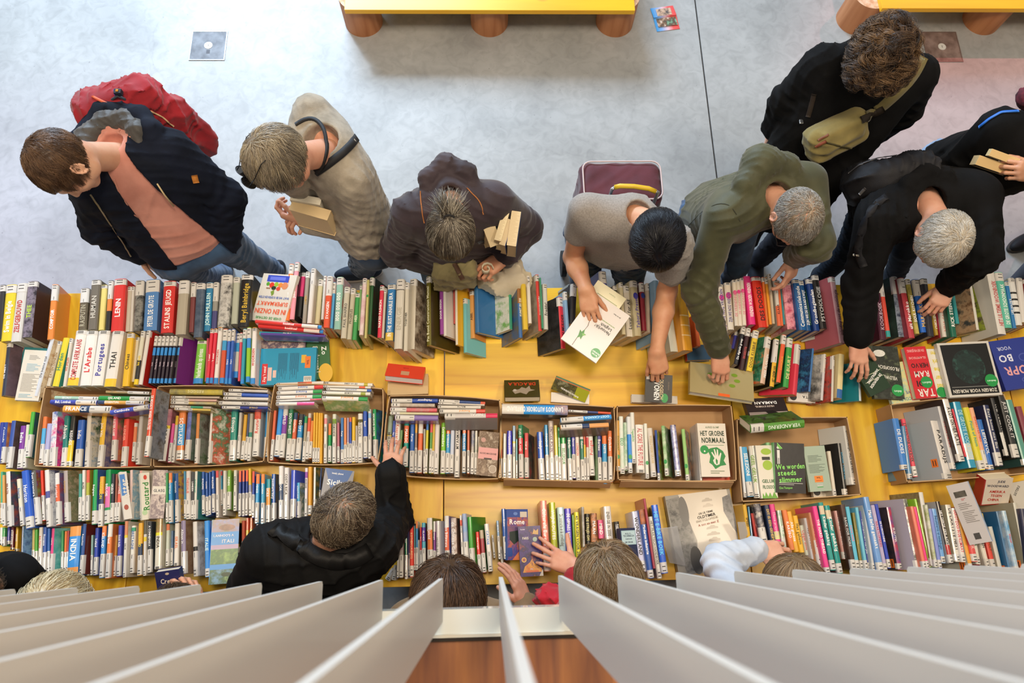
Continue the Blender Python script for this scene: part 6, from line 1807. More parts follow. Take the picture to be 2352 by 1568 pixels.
# ------------------------------------------------------------------ people
def m_skin(col, key=None):
    k = 'skin_' + col
    if k in MATS: return MATS[k]
    m, nt, b = _new(k); L = nt.links.new
    vec = tex_coord(nt); n = nt.nodes.new('ShaderNodeTexNoise'); n.inputs['Scale'].default_value = 18; n.inputs['Detail'].default_value = 5; L(vec, n.inputs['Vector'])
    r = nt.nodes.new('ShaderNodeValToRGB'); c = hexlin(col)
    r.color_ramp.elements[0].color = (c[0] * .88, c[1] * .74, c[2] * .70, 1); r.color_ramp.elements[1].color = c
    r.color_ramp.elements[0].position = .25; r.color_ramp.elements[1].position = .6
    L(n.outputs['Fac'], r.inputs['Fac']); L(r.outputs['Color'], b.inputs['Base Color'])
    b.inputs['Roughness'].default_value = .5; b.inputs['Subsurface Weight'].default_value = .12; b.inputs['Subsurface Radius'].default_value = (.012, .005, .003); b.inputs['Subsurface Scale'].default_value = 1.0
    add_bump(nt, b, vec, 160, .25, .0006); MATS[k] = m; return m
def m_cloth(col, rough=.9, kind='plain', col2=None, sheen=.2):
    k = 'cloth_%s_%s_%s' % (col, kind, col2)
    if k in MATS: return MATS[k]
    m, nt, b = _new(k); L = nt.links.new; vec = tex_coord(nt)
    c = hexlin(col); sheen = sheen if sum(c[:3]) > .12 else .0; c2 = hexlin(col2) if col2 else tuple(x * .78 for x in c[:3]) + (1,)
    n = nt.nodes.new('ShaderNodeTexNoise'); n.inputs['Scale'].default_value = {'plain': 9, 'denim': 12, 'knit': 22, 'melange': 160}.get(kind, 9); n.inputs['Detail'].default_value = 6; L(vec, n.inputs['Vector'])
    r = nt.nodes.new('ShaderNodeValToRGB'); r.color_ramp.elements[0].color = c2; r.color_ramp.elements[1].color = c; r.color_ramp.elements[0].position = .35; r.color_ramp.elements[1].position = .62
    L(n.outputs['Fac'], r.inputs['Fac']); L(r.outputs['Color'], b.inputs['Base Color'])
    b.inputs['Roughness'].default_value = rough; b.inputs['Sheen Weight'].default_value = sheen; b.inputs['Specular IOR Level'].default_value = .3 if sum(c[:3]) > .12 else .18
    add_bump(nt, b, vec, {'plain': 240, 'denim': 420, 'knit': 150, 'melange': 300}.get(kind, 240), {'knit': .8}.get(kind, .35), .0012); MATS[k] = m; return m

def fit(a, px, b, la, lb, zr=(.6, 1.6)):
    """joint on the sight line through px whose bone lengths to a and b come closest"""
    best = None
    for i in range(200):
        z = zr[0] + (zr[1] - zr[0]) * i / 199; e = P(px[0], px[1], z)
        s = (np.linalg.norm(e - a) - la) ** 2 + (np.linalg.norm(e - b) - lb) ** 2
        if best is None or s < best[0]: best = (s, e)
    return best[1]
def bbox(ps, m):
    a = np.array(ps); return a.min(0) - m, a.max(0) + m
REG = {}
def person(key, label, head, neck, shR, shL, wR, wL, pel, eR=None, eL=None, yaw=(0, -1), pitch=50, roll=0, skin='d9a283', top=None, legs=None, feet=None,
           handR=None, handL=None, bare=None, hair=None, jaw=1.0, fat=1.0, hem=.0, hood=None, knees=None, shoe='23262d', arms=(.30, .26), topf=None, sole=None, look=True, dbg=True):
    q = lambda t: None if t is None else P(*t)
    hc, nk, sR, sL, WR, WL, pv = map(q, (head, neck, shR, shL, wR, wL, pel))
    ER = fit(sR, eR, WR, *arms) if len(eR) == 2 else P(*eR); EL = fit(sL, eL, WL, *arms) if len(eL) == 2 else P(*eL)
    if dbg: print('%-4s sh %.2f upR %.2f foR %.2f upL %.2f foL %.2f neck-head %.2f torso %.2f pelvis %s' % (key, np.linalg.norm(sR - sL), np.linalg.norm(sR - ER), np.linalg.norm(ER - WR), np.linalg.norm(sL - EL), np.linalg.norm(EL - WL), np.linalg.norm(hc - nk), np.linalg.norm(nk - pv), np.round(pv, 2)), 'zE %.2f %.2f' % (ER[2], EL[2]))
    c, A = head_frame(hc, yaw, pitch, roll)
    side = sR - sL; side /= np.linalg.norm(side)
    base = np.array([pv[0], pv[1], 0.0])
    root = empty('person', base); tag(root, label, 'person')
    bpy.context.view_layer.update()
    sk = m_skin(skin); HS = head_sdf(jaw)
    up0 = (nk - pv) / np.linalg.norm(nk - pv)
    # --- body: head, neck and bare limbs
    neckf = U([cone(nk - up0 * .05, c - A[2] * .045 - A[1] * .02, .054, .050), cone(c - A[2] * .045 - A[1] * .02, c + A[2] * .0 - A[1] * .01, .050, .05)], .02)
    fullhead = lambda p: smin(HS((p - V3(c)) @ V3(A).T), neckf(p), .025)
    lo, hi = bbox([c - .135, c + .135, nk - up0 * .03], .0); lo = np.minimum(lo, nk - .09); hi = np.maximum(hi, nk + .09)
    v, f_ = sdf_mesh(fullhead, lo, hi, .0038); parts = [(v, f_, 0)]
    sh_mid = (sR + sL) / 2
    for s_, E_, W_r, hd, rt in ((sR, ER, WR, handR, True), (sL, EL, WL, handL, False)):
        hd = dict(hd or {}); D = hd.pop('D', None)
        fd = W_r - E_; fd /= np.linalg.norm(fd)
        D = fd if D is None else np.array(D, float)
        Nn = hd.pop('N', (0, 0, 1)); hf, tips = hand(W_r, D, Nn, rt, **hd)
        st = E_ if not bare else s_
        arm = [cone(W_r - fd * .09, W_r, .034, .0265)] if not bare else [cone(s_, E_, .050, .040), cone(E_, E_ + (W_r - E_) * .35, .041, .043), cone(E_ + (W_r - E_) * .35, W_r, .043, .027)]
        armf = U(arm, .02); ff = (lambda a_, h_: (lambda p: smin(a_(p), h_(p), .018)))(armf, hf)
        lo, hi = bbox([W_r - fd * .09 if not bare else s_, E_ if bare else W_r, W_r, W_r + D / np.linalg.norm(D) * .1] + [np.array(t) for t in tips], .05)
        v, f_ = sdf_mesh(ff, lo, hi, .0028 if not bare else .0034); parts.append((v, f_, 0))
    # hidden torso under the clothes keeps the body one figure
    tor = U([cone(sR, sL, .045, .045), cone(nk - up0 * .09, pv, .075, .09), cone(sR, ER, .04, .03), cone(ER, WR, .032, .024), cone(sL, EL, .04, .03), cone(EL, WL, .032, .024)], .04)
    lo, hi = bbox([sR, sL, nk, pv, ER, EL, WR, WL], .11); v, f_ = sdf_mesh(tor, lo, hi, .014); parts.append((v, f_, 0))
    mesh_np('body', parts, root, [sk])
    if hair: make_hair(root, c, A, **hair)
    # --- upper garment
    f_top = f_under = None
    if top:
        hv = side * .085 * fat
        g = top.get('g', .0); hp = pv + up0 * top.get('hem', -.02)
        fwd = np.cross(side, up0); fwd = fwd if fwd.dot(np.array([yaw[0], yaw[1], 0])) > 0 else -fwd
        ch = nk + (pv - nk) * .33
        tl = [cone(sR - side * .03, sL + side * .03, .062 + g, .062 + g), cone(sR - side * .075 + (pv - nk) * .14, hp + hv, .092 * fat + g, .100 * fat + g), cone(sL + side * .075 + (pv - nk) * .14, hp - hv, .092 * fat + g, .100 * fat + g),
              cone(nk - up0 * .06, hp, .090 * fat + g, .11 * fat + g)]
        torso = U(tl, .07)
        def arm(s_, E_, W_r, short):
            fd = (W_r - E_) / np.linalg.norm(W_r - E_); ud = (E_ - s_) / np.linalg.norm(E_ - s_)
            if short: return [cone(s_, s_ + ud * .15, .064 + g, .062 + g)]
            w = top.get('sl', .0)
            return [cone(s_, E_, .062 + g, .050 + g + w), cone(E_, W_r - fd * top.get('cuff', .015), .052 + g + w, .036 + g + w)]
        short = bool(bare)
        aR, aL = arm(sR, ER, WR, short), arm(sL, EL, WL, short)
        aRf, aLf = U(aR, .03), U(aL, .03)
        def crease(E_, s_, W_r):
            ax = V3((W_r - s_) / np.linalg.norm(W_r - s_)); Ev = V3(E_)
            def w(p):
                d = p - Ev; r2 = (d * d).sum(1); t = d @ ax
                return .006 * np.exp(-r2 / .014) * np.sin(t * 100 + 2.5 * np.sin(d[:, 0] * 40) + 2 * np.sin(d[:, 1] * 33))
            return w
        cR, cL = crease(ER, sR, WR), crease(EL, sL, WL); k = top.get('k', .024)
        def f0(p):
            d = smin(smin(torso(p), aRf(p), k), aLf(p), k)
            return d + (0 if short else cR(p) + cL(p))
        f_top = folds(f0, top.get('fold', .004), hash(key) % 1000 if False else sum(map(ord, key)), top.get('freq', 22))
        if topf: f_top = topf(f_top, dict(nk=nk, pv=pv, sR=sR, sL=sL, side=side, up=up0, fwd=fwd, c=c, A=A, ER=ER, EL=EL, WR=WR, WL=WL))
        if top.get('under'):
            un = top['under']; ug = g - un.get('less', .012)
            tu = [cone(sR - side * .03, sL + side * .03, .060 + ug, .060 + ug), cone(sR - side * .075 + (pv - nk) * .14, hp + hv, .092 * fat + ug, .098 * fat + ug), cone(sL + side * .075 + (pv - nk) * .14, hp - hv, .092 * fat + ug, .098 * fat + ug), cone(nk - up0 * .06, hp + up0 * .03, .090 * fat + ug, .11 * fat + ug)]
            fu = folds(U(tu, .07), .0035, 31)
            if un.get('fn'): fu = un['fn'](fu, dict(nk=nk, pv=pv, sR=sR, sL=sL, side=side, up=up0, fwd=fwd, c=c, A=A))
            fu = cut(fu, cone(nk + up0 * .0, nk + up0 * .12 + (c - nk) * .35, un.get('no', .055), un.get('no', .055) + .01), .006)
            lo, hi = bbox([sR, sL, nk, hp], .16 + g); v, f_ = sdf_mesh(fu, lo, hi, .0068); mesh_np(un['name'], [(v, f_, 0)], root, [un['mat']])
            f_under = fu
        # neck opening
        nko = cone(nk + up0 * .005, nk + up0 * .12 + (c - nk) * .35, top.get('no', .056), top.get('no', .056) + .010)
        fz = cut(f_top, nko, .008)
        cf = []
        for E_, W_r, s_ in ((ER, WR, sR), (EL, WL, sL)):
            fd = (W_r - E_) / np.linalg.norm(W_r - E_); ud = (E_ - s_) / np.linalg.norm(E_ - s_)
            if short: cf.append(cone(s_ + ud * .11, s_ + ud * .25, .054, .054))
            else: cf.append(cone(W_r - fd * .03, W_r + fd * .05, .030 + g + top.get('sl', 0), .030 + g))
        fc = fz
        lo, hi = bbox([sR, sL, nk, hp, ER, EL, WR, WL] + top.get('ext', []), .15 + g)
        v, f_ = sdf_mesh(fc, lo, hi, top.get('h', .0072))
        mesh_np(top.get('name', 'jacket'), [(v, f_, 0)], root, [top['mat']])
    # --- trousers and shoes
    f_leg = None
    if legs:
        feet_w = [P(*t) for t in feet]; hips = [pv + side * .095 - up0 * .02, pv - side * .095 - up0 * .02]
        kn = []
        for i in (0, 1):
            an = feet_w[i] + np.array([0, 0, .09]) if feet_w[i][2] < .05 else feet_w[i]
            if knees and knees[i] is not None: kn.append(P(*knees[i]))
            else:
                m_ = (hips[i] + an) / 2; f2 = np.array([yaw[0], yaw[1], 0.0]); f2 /= np.linalg.norm(f2); kn.append(m_ + f2 * .05)
        tf = []
        for i in (0, 1):
            an = feet_w[i] + np.array([0, 0, .07]); tf += [cone(hips[i], kn[i], .098 * fat, .066), cone(kn[i], an, .066, .054)]
        tf.append(cone(hips[0], hips[1], .105 * fat, .105 * fat)); tf.append(cone((hips[0] + hips[1]) / 2, pv + up0 * .08, .10 * fat, .10 * fat))
        f_leg = folds(U(tf, .03), .005, sum(map(ord, key)) + 5, 26)
        lo, hi = bbox(hips + kn + feet_w + [pv], .14); lo[2] = max(lo[2], .02)
        lf = cut(f_leg, lambda p: p[:, 2] - .045, .004)
        v, f_ = sdf_mesh(lf, lo, hi, .0085); mesh_np('trousers', [(v, f_, 0)], root, [legs])
        for i in (0, 1):
            fw = feet_w[i]; fy = feet[i][3] if len(feet[i]) > 3 else None
            d = np.array([yaw[0], yaw[1], 0.0]) if not (sole and sole.get(i)) else np.array(list(sole[i]) + [0.0]); d /= np.linalg.norm(d)
            s2 = np.cross(d, (0, 0, 1.0)); A3 = np.stack([s2, d, (0, 0, 1.0)])
            bx = fw * np.array([1, 1, 0]) + d * .06
            sf = U([ell(bx + np.array([0, 0, .035]), (.046, .135, .042), A3), ell(bx - d * .075 + np.array([0, 0, .055]), (.040, .06, .05), A3)], .03)
            sf = cut(sf, lambda p: p[:, 2] - .012, .004)
            so = inter(U([ell(bx + np.array([0, 0, .01]), (.050, .142, .06), A3)], .01), lambda p: p[:, 2] - .022, .003)
            so = cut(so, lambda p: p[:, 2] - .001, .002)
            v1, f1 = sdf_mesh(sf, bx - .17, bx + .17, .007); v2, f2_ = sdf_mesh(so, bx - .17, bx + .17, .007)
            so_ = mesh_np('shoe', [(v1, f1, 0)], root, [m_cloth(shoe, .6)]); bpy.context.view_layer.update(); mesh_np('sole', [(v2, f2_, 0)], so_, [m_flat('c9c4ba' if shoe != '1a1c20' else '2a2622', .7)])
    REG[key] = dict(root=root, c=c, A=A, nk=nk, pv=pv, sR=sR, sL=sL, side=side, up=up0, fwd=(fwd if top else None), top=f_top, under=f_under, leg=f_leg, head=fullhead, ER=ER, EL=EL, WR=WR, WL=WL)
    return REG[key]

def hood_down(r1=.034, drop=.02, back=.13, wide=.115, extra=0):
    """a hood lying round the neck"""
    def fn(f, j):
        n, s, u, w = j['nk'], j['side'], j['up'], j['fwd']
        pts = [n - s * wide * .75 + w * .075 - u * .05, n - s * wide + w * .01 + u * .005, n - s * wide * .8 - w * .075 + u * (.02 - drop), n - w * back + u * (.015 - drop),
               n + s * wide * .8 - w * .075 + u * (.02 - drop), n + s * wide + w * .01 + u * .005, n + s * wide * .75 + w * .075 - u * .05]
        rs = [r1 * .6, r1, r1 * 1.15, r1 * 1.35 + extra, r1 * 1.15, r1, r1 * .6]
        h = folds(chain(pts, rs, .03), .004, 77, 45)
        return lambda p: smin(f(p), h(p), .016)
    return fn
def comp(a, b): return lambda f, j: b(a(f, j), j)
def collar_up(r1=.014, wide=.082):
    def fn(f, j):
        n, s, u, w = j['nk'], j['side'], j['up'], j['fwd']
        pts = []
        for i in range(9):
            a = math.pi * (-.12 + 1.24 * i / 8)
            pts.append(n + s * wide * math.cos(a) - w * wide * .95 * math.sin(a) + u * (.02 + .012 * math.sin(a)))
        h = chain(pts, r1, .01)
        return lambda p: smin(f(p), h(p), .012)
    return fn

def glasses(root, c, A, col='2a2a2e', up=0.0, fwd=0.0, tint=None, name='glasses', r=.024):
    a = MB(); W = lambda s, f, u: tuple(c + A[0] * s + A[1] * (f + fwd) + A[2] * (u + up)); m = m_flat(col, .3, metal=.4)
    for s in (-1, 1):
        pts = [W(s * .033 + r * 1.15 * math.cos(t), .107, r * .85 * math.sin(t)) for t in [2 * math.pi * i / 20 for i in range(20)]]
        a.tube(pts, .0016, m, 6, True)
        a.tube([W(s * .060, .105, .006), W(s * .076, .06, .006), W(s * .080, .0, .004), W(s * .080, -.02, -.006)], .0016, m, 6)
        if tint: a.add([W(s * .033 + r * 1.12 * math.cos(t), .107, r * .82 * math.sin(t)) for t in [2 * math.pi * i / 20 for i in range(20)]], [tuple(range(20))], tint)
    a.tube([W(-.009, .108, .006), W(0, .110, .008), W(.009, .108, .006)], .0016, m, 6)
    o = a.build(name)
    if root is not None: o.parent = root; o.matrix_parent_inverse = root.matrix_world.inverted()
    return o
def hood_fill(inner):
    def fn(f, j):
        f = inner(f, j); n, u, w, s = j['nk'], j['up'], j['fwd'], j['side']
        h = U([cone(n - w * .02 + u * .0, n - w * .115 + u * .015, .060, .030), cone(n - w * .07 - s * .05 + u * .0, n - w * .07 + s * .05 + u * .0, .028, .028)], .02)
        return lambda p: smin(f(p), h(p), .02)
    return fn
def open_front(w0, w1, inner):
    """unzipped front: a wedge between neck and hem is left open"""
    def fn(f, j):
        f = inner(f, j); n, s, u, w = (V3(j[k]) for k in ('nk', 'side', 'up', 'fwd'))
        def g(p):
            q = p - n; t = np.clip(-(q @ u) / .55, 0, 1.2)
            half = w0 + (w1 - w0) * t
            o = np.maximum(np.abs(q @ s) - half, -(q @ w) + .02)
            return -smin(-f(p), o, .008)
        return g
    return fn
BLK = m_cloth('121214', .9, 'plain', '0a0a0b')
JEAN = m_cloth('3f5d80', .9, 'denim', '2c4462')
JEAN2 = m_cloth('2f4560', .9, 'denim', '22344c')
# 1: navy jacket over a salmon hoodie, red backpack
NAVY = m_cloth('151b2b', .85, 'plain', '0f1420'); SALM = m_cloth('d49585', .95, 'plain', 'bd7f70')
p1 = person('p1', 'person in navy jacket over a salmon hoodie, red backpack on the back, looking down', (150, 374, 1.62), (262, 338, 1.46), (212, 425, 1.37), (392, 345, 1.40), (320, 578, .92), (522, 556, .95), (445, 560, .93),
    eR=(232, 520), eL=(520, 455), yaw=(-.30, -1), pitch=44, roll=-26, skin='e0ae90', top=dict(mat=NAVY, g=.020, no=.072, fold=.004, cuff=.0, hem=.07, under=dict(mat=SALM, name='hoodie', less=.010, no=.052, fn=hood_down(.019, .0, .085, .084, .0))), topf=open_front(.045, .11, hood_down(.034, .0, .185, .155, .014)),
    legs=JEAN, feet=[(520, 640, 0), (640, 634, 0)], knees=[None, (585, 600, .48)], handL=dict(curl=(1.0, 1.1, 1.2, 1.2), N=(.6, -.5, .2)), handR=dict(curl=(.9, .9, .9, .9), N=(-.6, .4, .4)),
    hair=dict(cols=['4a3424', '5a4230', '6a4e38', '7a5c42'], n=5200, length=.034, whorl=(.02, -.045, .11), comb=(0, .35, 0), hairline=(.80, .030), off=.005, lift=.004, seed=2, cap_col='4a3626'))
# 2: grey sweater, sunglasses on the hair, cross strap
SWE = m_cloth('a39a8b', .95, 'knit', '8a8274')
p2 = person('p2', 'person in oatmeal V-neck sweater with sunglasses on grey-blond hair, holding two books', (645, 368, 1.60), (744, 330, 1.44), (716, 258, 1.40), (806, 422, 1.36), (716, 470, 1.10), (700, 512, 1.08), (835, 512, .93),
    eR=(668, 400), eL=(842, 530), yaw=(-.68, -.72), pitch=46, roll=-24, skin='dba286', top=dict(mat=SWE, g=.010, no=.066, fold=.003, cuff=.02, name='sweater', hem=.04), fat=1.08,
    legs=JEAN2, feet=[(862, 512, 0), (848, 628, 0)], sole={0: (-.8, -.3), 1: (-1, -.12)}, handL=dict(curl=(.9, 1, 1, 1.1), N=(-.3, -.7, -.2), D=(-.8, .25, .1)), handR=dict(curl=(.8, .8, .8, .8), N=(0, .3, .8), D=(-.7, -.5, 0)), shoe='2a3340',
    hair=dict(cols=['6f665a', '8f8474', 'a79a86', '9a8a70', 'c2b49a'], n=5600, length=.075, whorl=(.01, -.04, .11), comb=(.1, .5, 0), hairline=(.72, .022), off=.008, lift=.010, seed=3, cap_col='7a6e5e', thick=.0009))
# 3: woman with pony tail in a dark plum jacket
PLUM = m_cloth('3f343a', .7, 'plain', '30272d')
p3 = person('p3', 'person with greying ponytail in a dark plum jacket, books under the left arm', (1036, 528, 1.44), (1036, 452, 1.36), (948, 492, 1.30), (1136, 462, 1.31), (1042, 618, .84), (1158, 590, 1.04), (1052, 560, .93),
    eR=(912, 572), eL=(1208, 520), yaw=(.02, -1), pitch=62, skin='d9a080', top=dict(mat=PLUM, g=.018, no=.038, fold=.005, freq=26), topf=hood_fill(hood_down(.024, -.02, .125, .100, .004)),
    legs=JEAN, feet=[(1010, 700, 0), (1100, 700, 0)], handL=dict(curl=(.9, .9, 1, 1), N=(.3, .3, .7), D=(-.75, -.5, -.1)), handR=dict(curl=(.7, .7, .7, .7), N=(0, 0, 1), D=(.3, -.8, -.2)),
    hair=dict(cols=['4a4238', '6a6054', '8a8070', 'b0a898', '38322c', '5a5044'], n=6500, tail=(0, -.104, .078), whorl=(0, -.05, .1), hairline=(.72, -.012), off=.007, lift=.008, seed=4, cap_col='3e372f', steps=9, mess=.15, thick=.0008))
# 4: gray T-shirt
GREY = m_cloth('97918c', .95, 'melange', '86807b')
p4 = person('p4', 'black haired person in a heather gray T-shirt, bare arms reaching over the books', (1507, 545, 1.40), (1462, 492, 1.33), (1342, 482, 1.31), (1553, 560, 1.25), (1346, 664, 1.03), (1508, 806, .985), (1400, 548, .95),
    eR=(1316, 590), eL=(1532, 668), yaw=(.0, -1), pitch=64, roll=0, skin='d8a17e', bare=True, top=dict(mat=GREY, g=.004, no=.050, fold=.004, name='t_shirt'), jaw=1.0,
    legs=JEAN2, feet=[(1330, 690, 0), (1440, 700, 0)], handR=dict(curl=(.55, .5, .5, .55), N=(-.35, .2, .8), D=(.18, -1, -.25), thumb=(.5, .2)), handL=dict(curl=(.75, .85, 1.0, 1.1), N=(-.15, .25, .9), D=(.16, -.9, -.45), thumb=(.35, .2)),
    hair=dict(cols=['14141a', '1c1c24', '22222c', '0e0e12'], n=9500, length=.085, whorl=(.015, -.02, .115), comb=(0, .25, 0), hairline=(.62, .016), off=.012, lift=.010, seed=5, cap_col='0c0c10', thick=.0008, mess=.12, wig=.001))
# 5: olive soft-shell, glasses
OLV = m_cloth('4a4a30', .6, 'plain', '3c3d28')
p5 = person('p5', 'person in an olive hooded soft-shell and glasses, gripping a khaki book', (1826, 496, 1.42), (1770, 448, 1.35), (1655, 505, 1.32), (1858, 415, 1.33), (1652, 806, 1.00), (1826, 588, 1.05), (1668, 478, .95),
    eR=(1606, 668), eL=(1872, 560), yaw=(.12, -1), pitch=44, skin='dfa88c', top=dict(mat=OLV, g=.012, no=.050, fold=.005, sl=.004), topf=comp(hood_down(.040, .0, .125, .115, .016), collar_up(.018, .066)), fat=1.12,
    legs=JEAN, feet=[(1560, 690, 0), (1660, 700, 0)], handR=dict(curl=(.75, .75, .8, .85), N=(0, .45, .85), D=(.12, -.85, -.35), thumb=(.25, .4)), handL=dict(curl=(.45, .6, .75, .9), N=(.35, .5, .6), D=(-.15, -.8, -.45), thumb=(.4, .4)),
    hair=dict(cols=['9a9690', 'b5b0a8', '7f7a72', 'c8c4bc', '8f806c'], n=6000, length=.022, whorl=(.0, -.045, .11), comb=(0, .4, 0), hairline=(.50, .016), off=.004, lift=.003, seed=6, cap_col='a08a74', thick=.0007, mess=.3, capoff=.001))
glasses(p5['root'], p5['c'], p5['A'])
# 6: black jacket, white hair, reaching with both hands
p6 = person('p6', 'white haired person in a black jacket, bending with both hands among the books', (2162, 545, 1.40), (2128, 452, 1.34), (2016, 500, 1.30), (2246, 448, 1.31), (1970, 782, .985), (2178, 655, 1.02), (2068, 452, .96),
    eR=(1976, 655), eL=(2246, 585), yaw=(-.18, -1), pitch=52, skin='e0ab92', top=dict(mat=BLK, g=.020, no=.050, fold=.005), topf=comp(hood_down(.024, -.01, .105, .095, .0), collar_up(.020, .066)), fat=1.12,
    legs=m_cloth('222a36', .9, 'plain', '181e28'), feet=[(1872, 648, 0), (2040, 640, 0)], knees=[(1950, 572, .50), None], handR=dict(curl=(.35, .4, .45, .5), N=(0, .1, 1), D=(.05, -1, -.25), spread=.13, thumb=(.95, .2)), handL=dict(curl=(.6, .7, .8, .9), N=(.1, .2, .9), D=(-.45, -.75, -.3)),
    hair=dict(cols=['d5d2cc', 'e6e3dd', 'b8b4ac', 'c9b89c', 'f0eee8'], n=6500, length=.032, whorl=(-.01, -.035, .11), comb=(0, .35, 0), hairline=(.52, .022), off=.005, lift=.005, seed=7, cap_col='c8bfb2', thick=.0008, mess=.25, capoff=.002))
# 7: curly hair, black coat, khaki bag
p7 = person('p7', 'curly brown haired person in a long black coat standing behind the browsers', (2020, 132, 1.62), (2000, 126, 1.45), (1886, 152, 1.40), (2108, 172, 1.40), (1776, 296, 1.00), (2006, 312, .96), (1836, 398, .92),
    eR=(1808, 232), eL=(2076, 252), yaw=(-.1, -1), pitch=34, skin='dba88c', top=dict(mat=BLK, g=.020, no=.072, fold=.004, hem=-.18), topf=collar_up(.018, .085),
    legs=m_cloth('33343c', .9), feet=[(1640, 640, 0), (1730, 610, 0)], handR=dict(curl=(1.0, 1.1, 1.2, 1.2), N=(-.6, .2, .3)), handL=dict(curl=(1.0, 1.1, 1.1, 1.2), N=(.5, .3, .3)),
    hair=dict(cols=['2a1e16', '3a2a1f', '4f3a2a', '6a5038', '8a6c4c'], n=7500, length=.18, whorl=(0, -.03, .12), comb=(.55, -.15, 0), hairline=(.62, -.01), off=.012, lift=.022, seed=8, cap_col='20160f', thick=.0008, mess=.75, curl=.013, cturn=15., steps=22, wig=.0, capoff=.014, locks=230, lockpull=.75))
glasses(p7['root'], p7['c'], p7['A'], '8a3a28')
# 8: black sweatshirt at the right edge
p8 = person('p8', 'person in a black sweatshirt at the right edge, holding two thick paperbacks', (2520, 205, 1.58), (2448, 262, 1.44), (2296, 292, 1.38), (2440, 372, 1.36), (2356, 402, 1.16), (2394, 396, 1.40), (2215, 392, .95),
    eR=(2176, 396), eL=(2470, 400), yaw=(.45, -.9), pitch=40, skin='d39f80', top=dict(mat=BLK, g=.014, no=.07, fold=.004, name='sweatshirt'),
    legs=m_cloth('8fa8c4', .9, 'denim', '7890b0'), feet=[(2080, 420, 0), (2100, 470, 0)], handR=dict(curl=(.9, .9, .9, .9), N=(0, .2, 1), D=(.6, .3, .2)), handL=dict(curl=(.7, .8, .9, 1.0), N=(.1, -.5, .8), D=(-1, .15, -.05), thumb=(.4, .2)),
    hair=dict(cols=['3a2a22', '4a362a'], n=3500, length=.1, seed=9))
# front side of the table
p9 = person('p9', 'person in a black jacket with thinning grey-brown hair, right arm reaching into a box', (784, 1192, 1.36), (744, 1256, 1.27), (858, 1262, 1.24), (612, 1262, 1.26), (897, 1096, 1.00), (560, 1400, 1.0), (700, 1400, .95),
    eR=(902, 1190), eL=(575, 1350), yaw=(.62, .78), pitch=56, skin='d9a387', top=dict(mat=m_cloth('121213', .7, 'plain', '0b0b0c'), g=.022, no=.056, fold=.006, cuff=-.01), topf=collar_up(.018, .085), fat=1.1,
    legs=JEAN2, feet=[(760, 1500, 0), (660, 1500, 0)], handR=dict(curl=(.35, .35, .35, .4), N=(0, 0, 1), D=(.05, 1, -.2), spread=.12, thumb=(.8, .1)), handL=dict(curl=(.6, .6, .6, .6), N=(0, 0, 1), D=(0, 1, 0)),
    hair=dict(cols=['6a5c4c', '8a7c6a', '5a4c3e', 'a0907a', '4a3e34'], n=5200, length=.085, whorl=(.0, -.055, .10), comb=(.55, .2, 0), hairline=(.52, .006), off=.005, lift=.009, seed=10, cap_col='8a6e58', thick=.0009, mess=.4, capoff=.001, wig=.006))
p10 = person('p10', 'brown haired person behind the balustrade fins, right hand at the front books', (1030, 1380, 1.50), (1040, 1440, 1.38), (1130, 1432, 1.30), (935, 1432, 1.30), (1211, 1392, 1.02), (960, 1480, 1.0), (1040, 1500, .95),
    eR=(1200, 1470), eL=(900, 1500), yaw=(.05, 1), pitch=58, skin='d9a28a', top=dict(mat=m_cloth('8a6e4e', .9), g=.012, no=.07, cuff=.0),
    handR=dict(curl=(.25, .3, .3, .35), N=(.75, .1, .5), D=(-.35, .85, .1), thumb=(.5, .2)), handL=dict(curl=(.5, .5, .5, .5)),
    hair=dict(cols=['4a3424', '5a4230', '6e5038', '3a281c'], n=6500, length=.16, whorl=(.0, -.0, .12), comb=(0, .0, 0), hairline=(.72, .0), off=.014, lift=.02, seed=11, cap_col='3e2c1e', thick=.0010, mess=.2, steps=10, wig=.002))
p11 = person('p11', 'light brown haired person at the front, ringed left hand spread on the PARIS cover', (1400, 1340, 1.50), (1410, 1415, 1.38), (1510, 1420, 1.30), (1318, 1420, 1.32), (1480, 1480, 1.0), (1322, 1304, .99), (1410, 1500, .95),
    eR=(1540, 1500), eL=(1330, 1400), yaw=(-.15, 1), pitch=60, skin='dca58c', top=dict(mat=m_cloth('b02830', .9), g=.010, no=.07, cuff=.04),
    handL=dict(curl=(.15, .2, .25, .3), N=(.2, -.1, 1), D=(-.85, .42, -.1), spread=.14, thumb=(.9, -.1)), handR=dict(curl=(.5, .5, .5, .5)),
    hair=dict(cols=['8a7054', 'a08464', '75603f', '9a8a74', '6a5238'], n=6500, length=.13, whorl=(.0, .0, .118), comb=(0, .0, 0), hairline=(.7, .0), off=.010, lift=.014, seed=12, cap_col='8a6c50', thick=.0009, mess=.22, steps=9, capoff=.004, wig=.002))
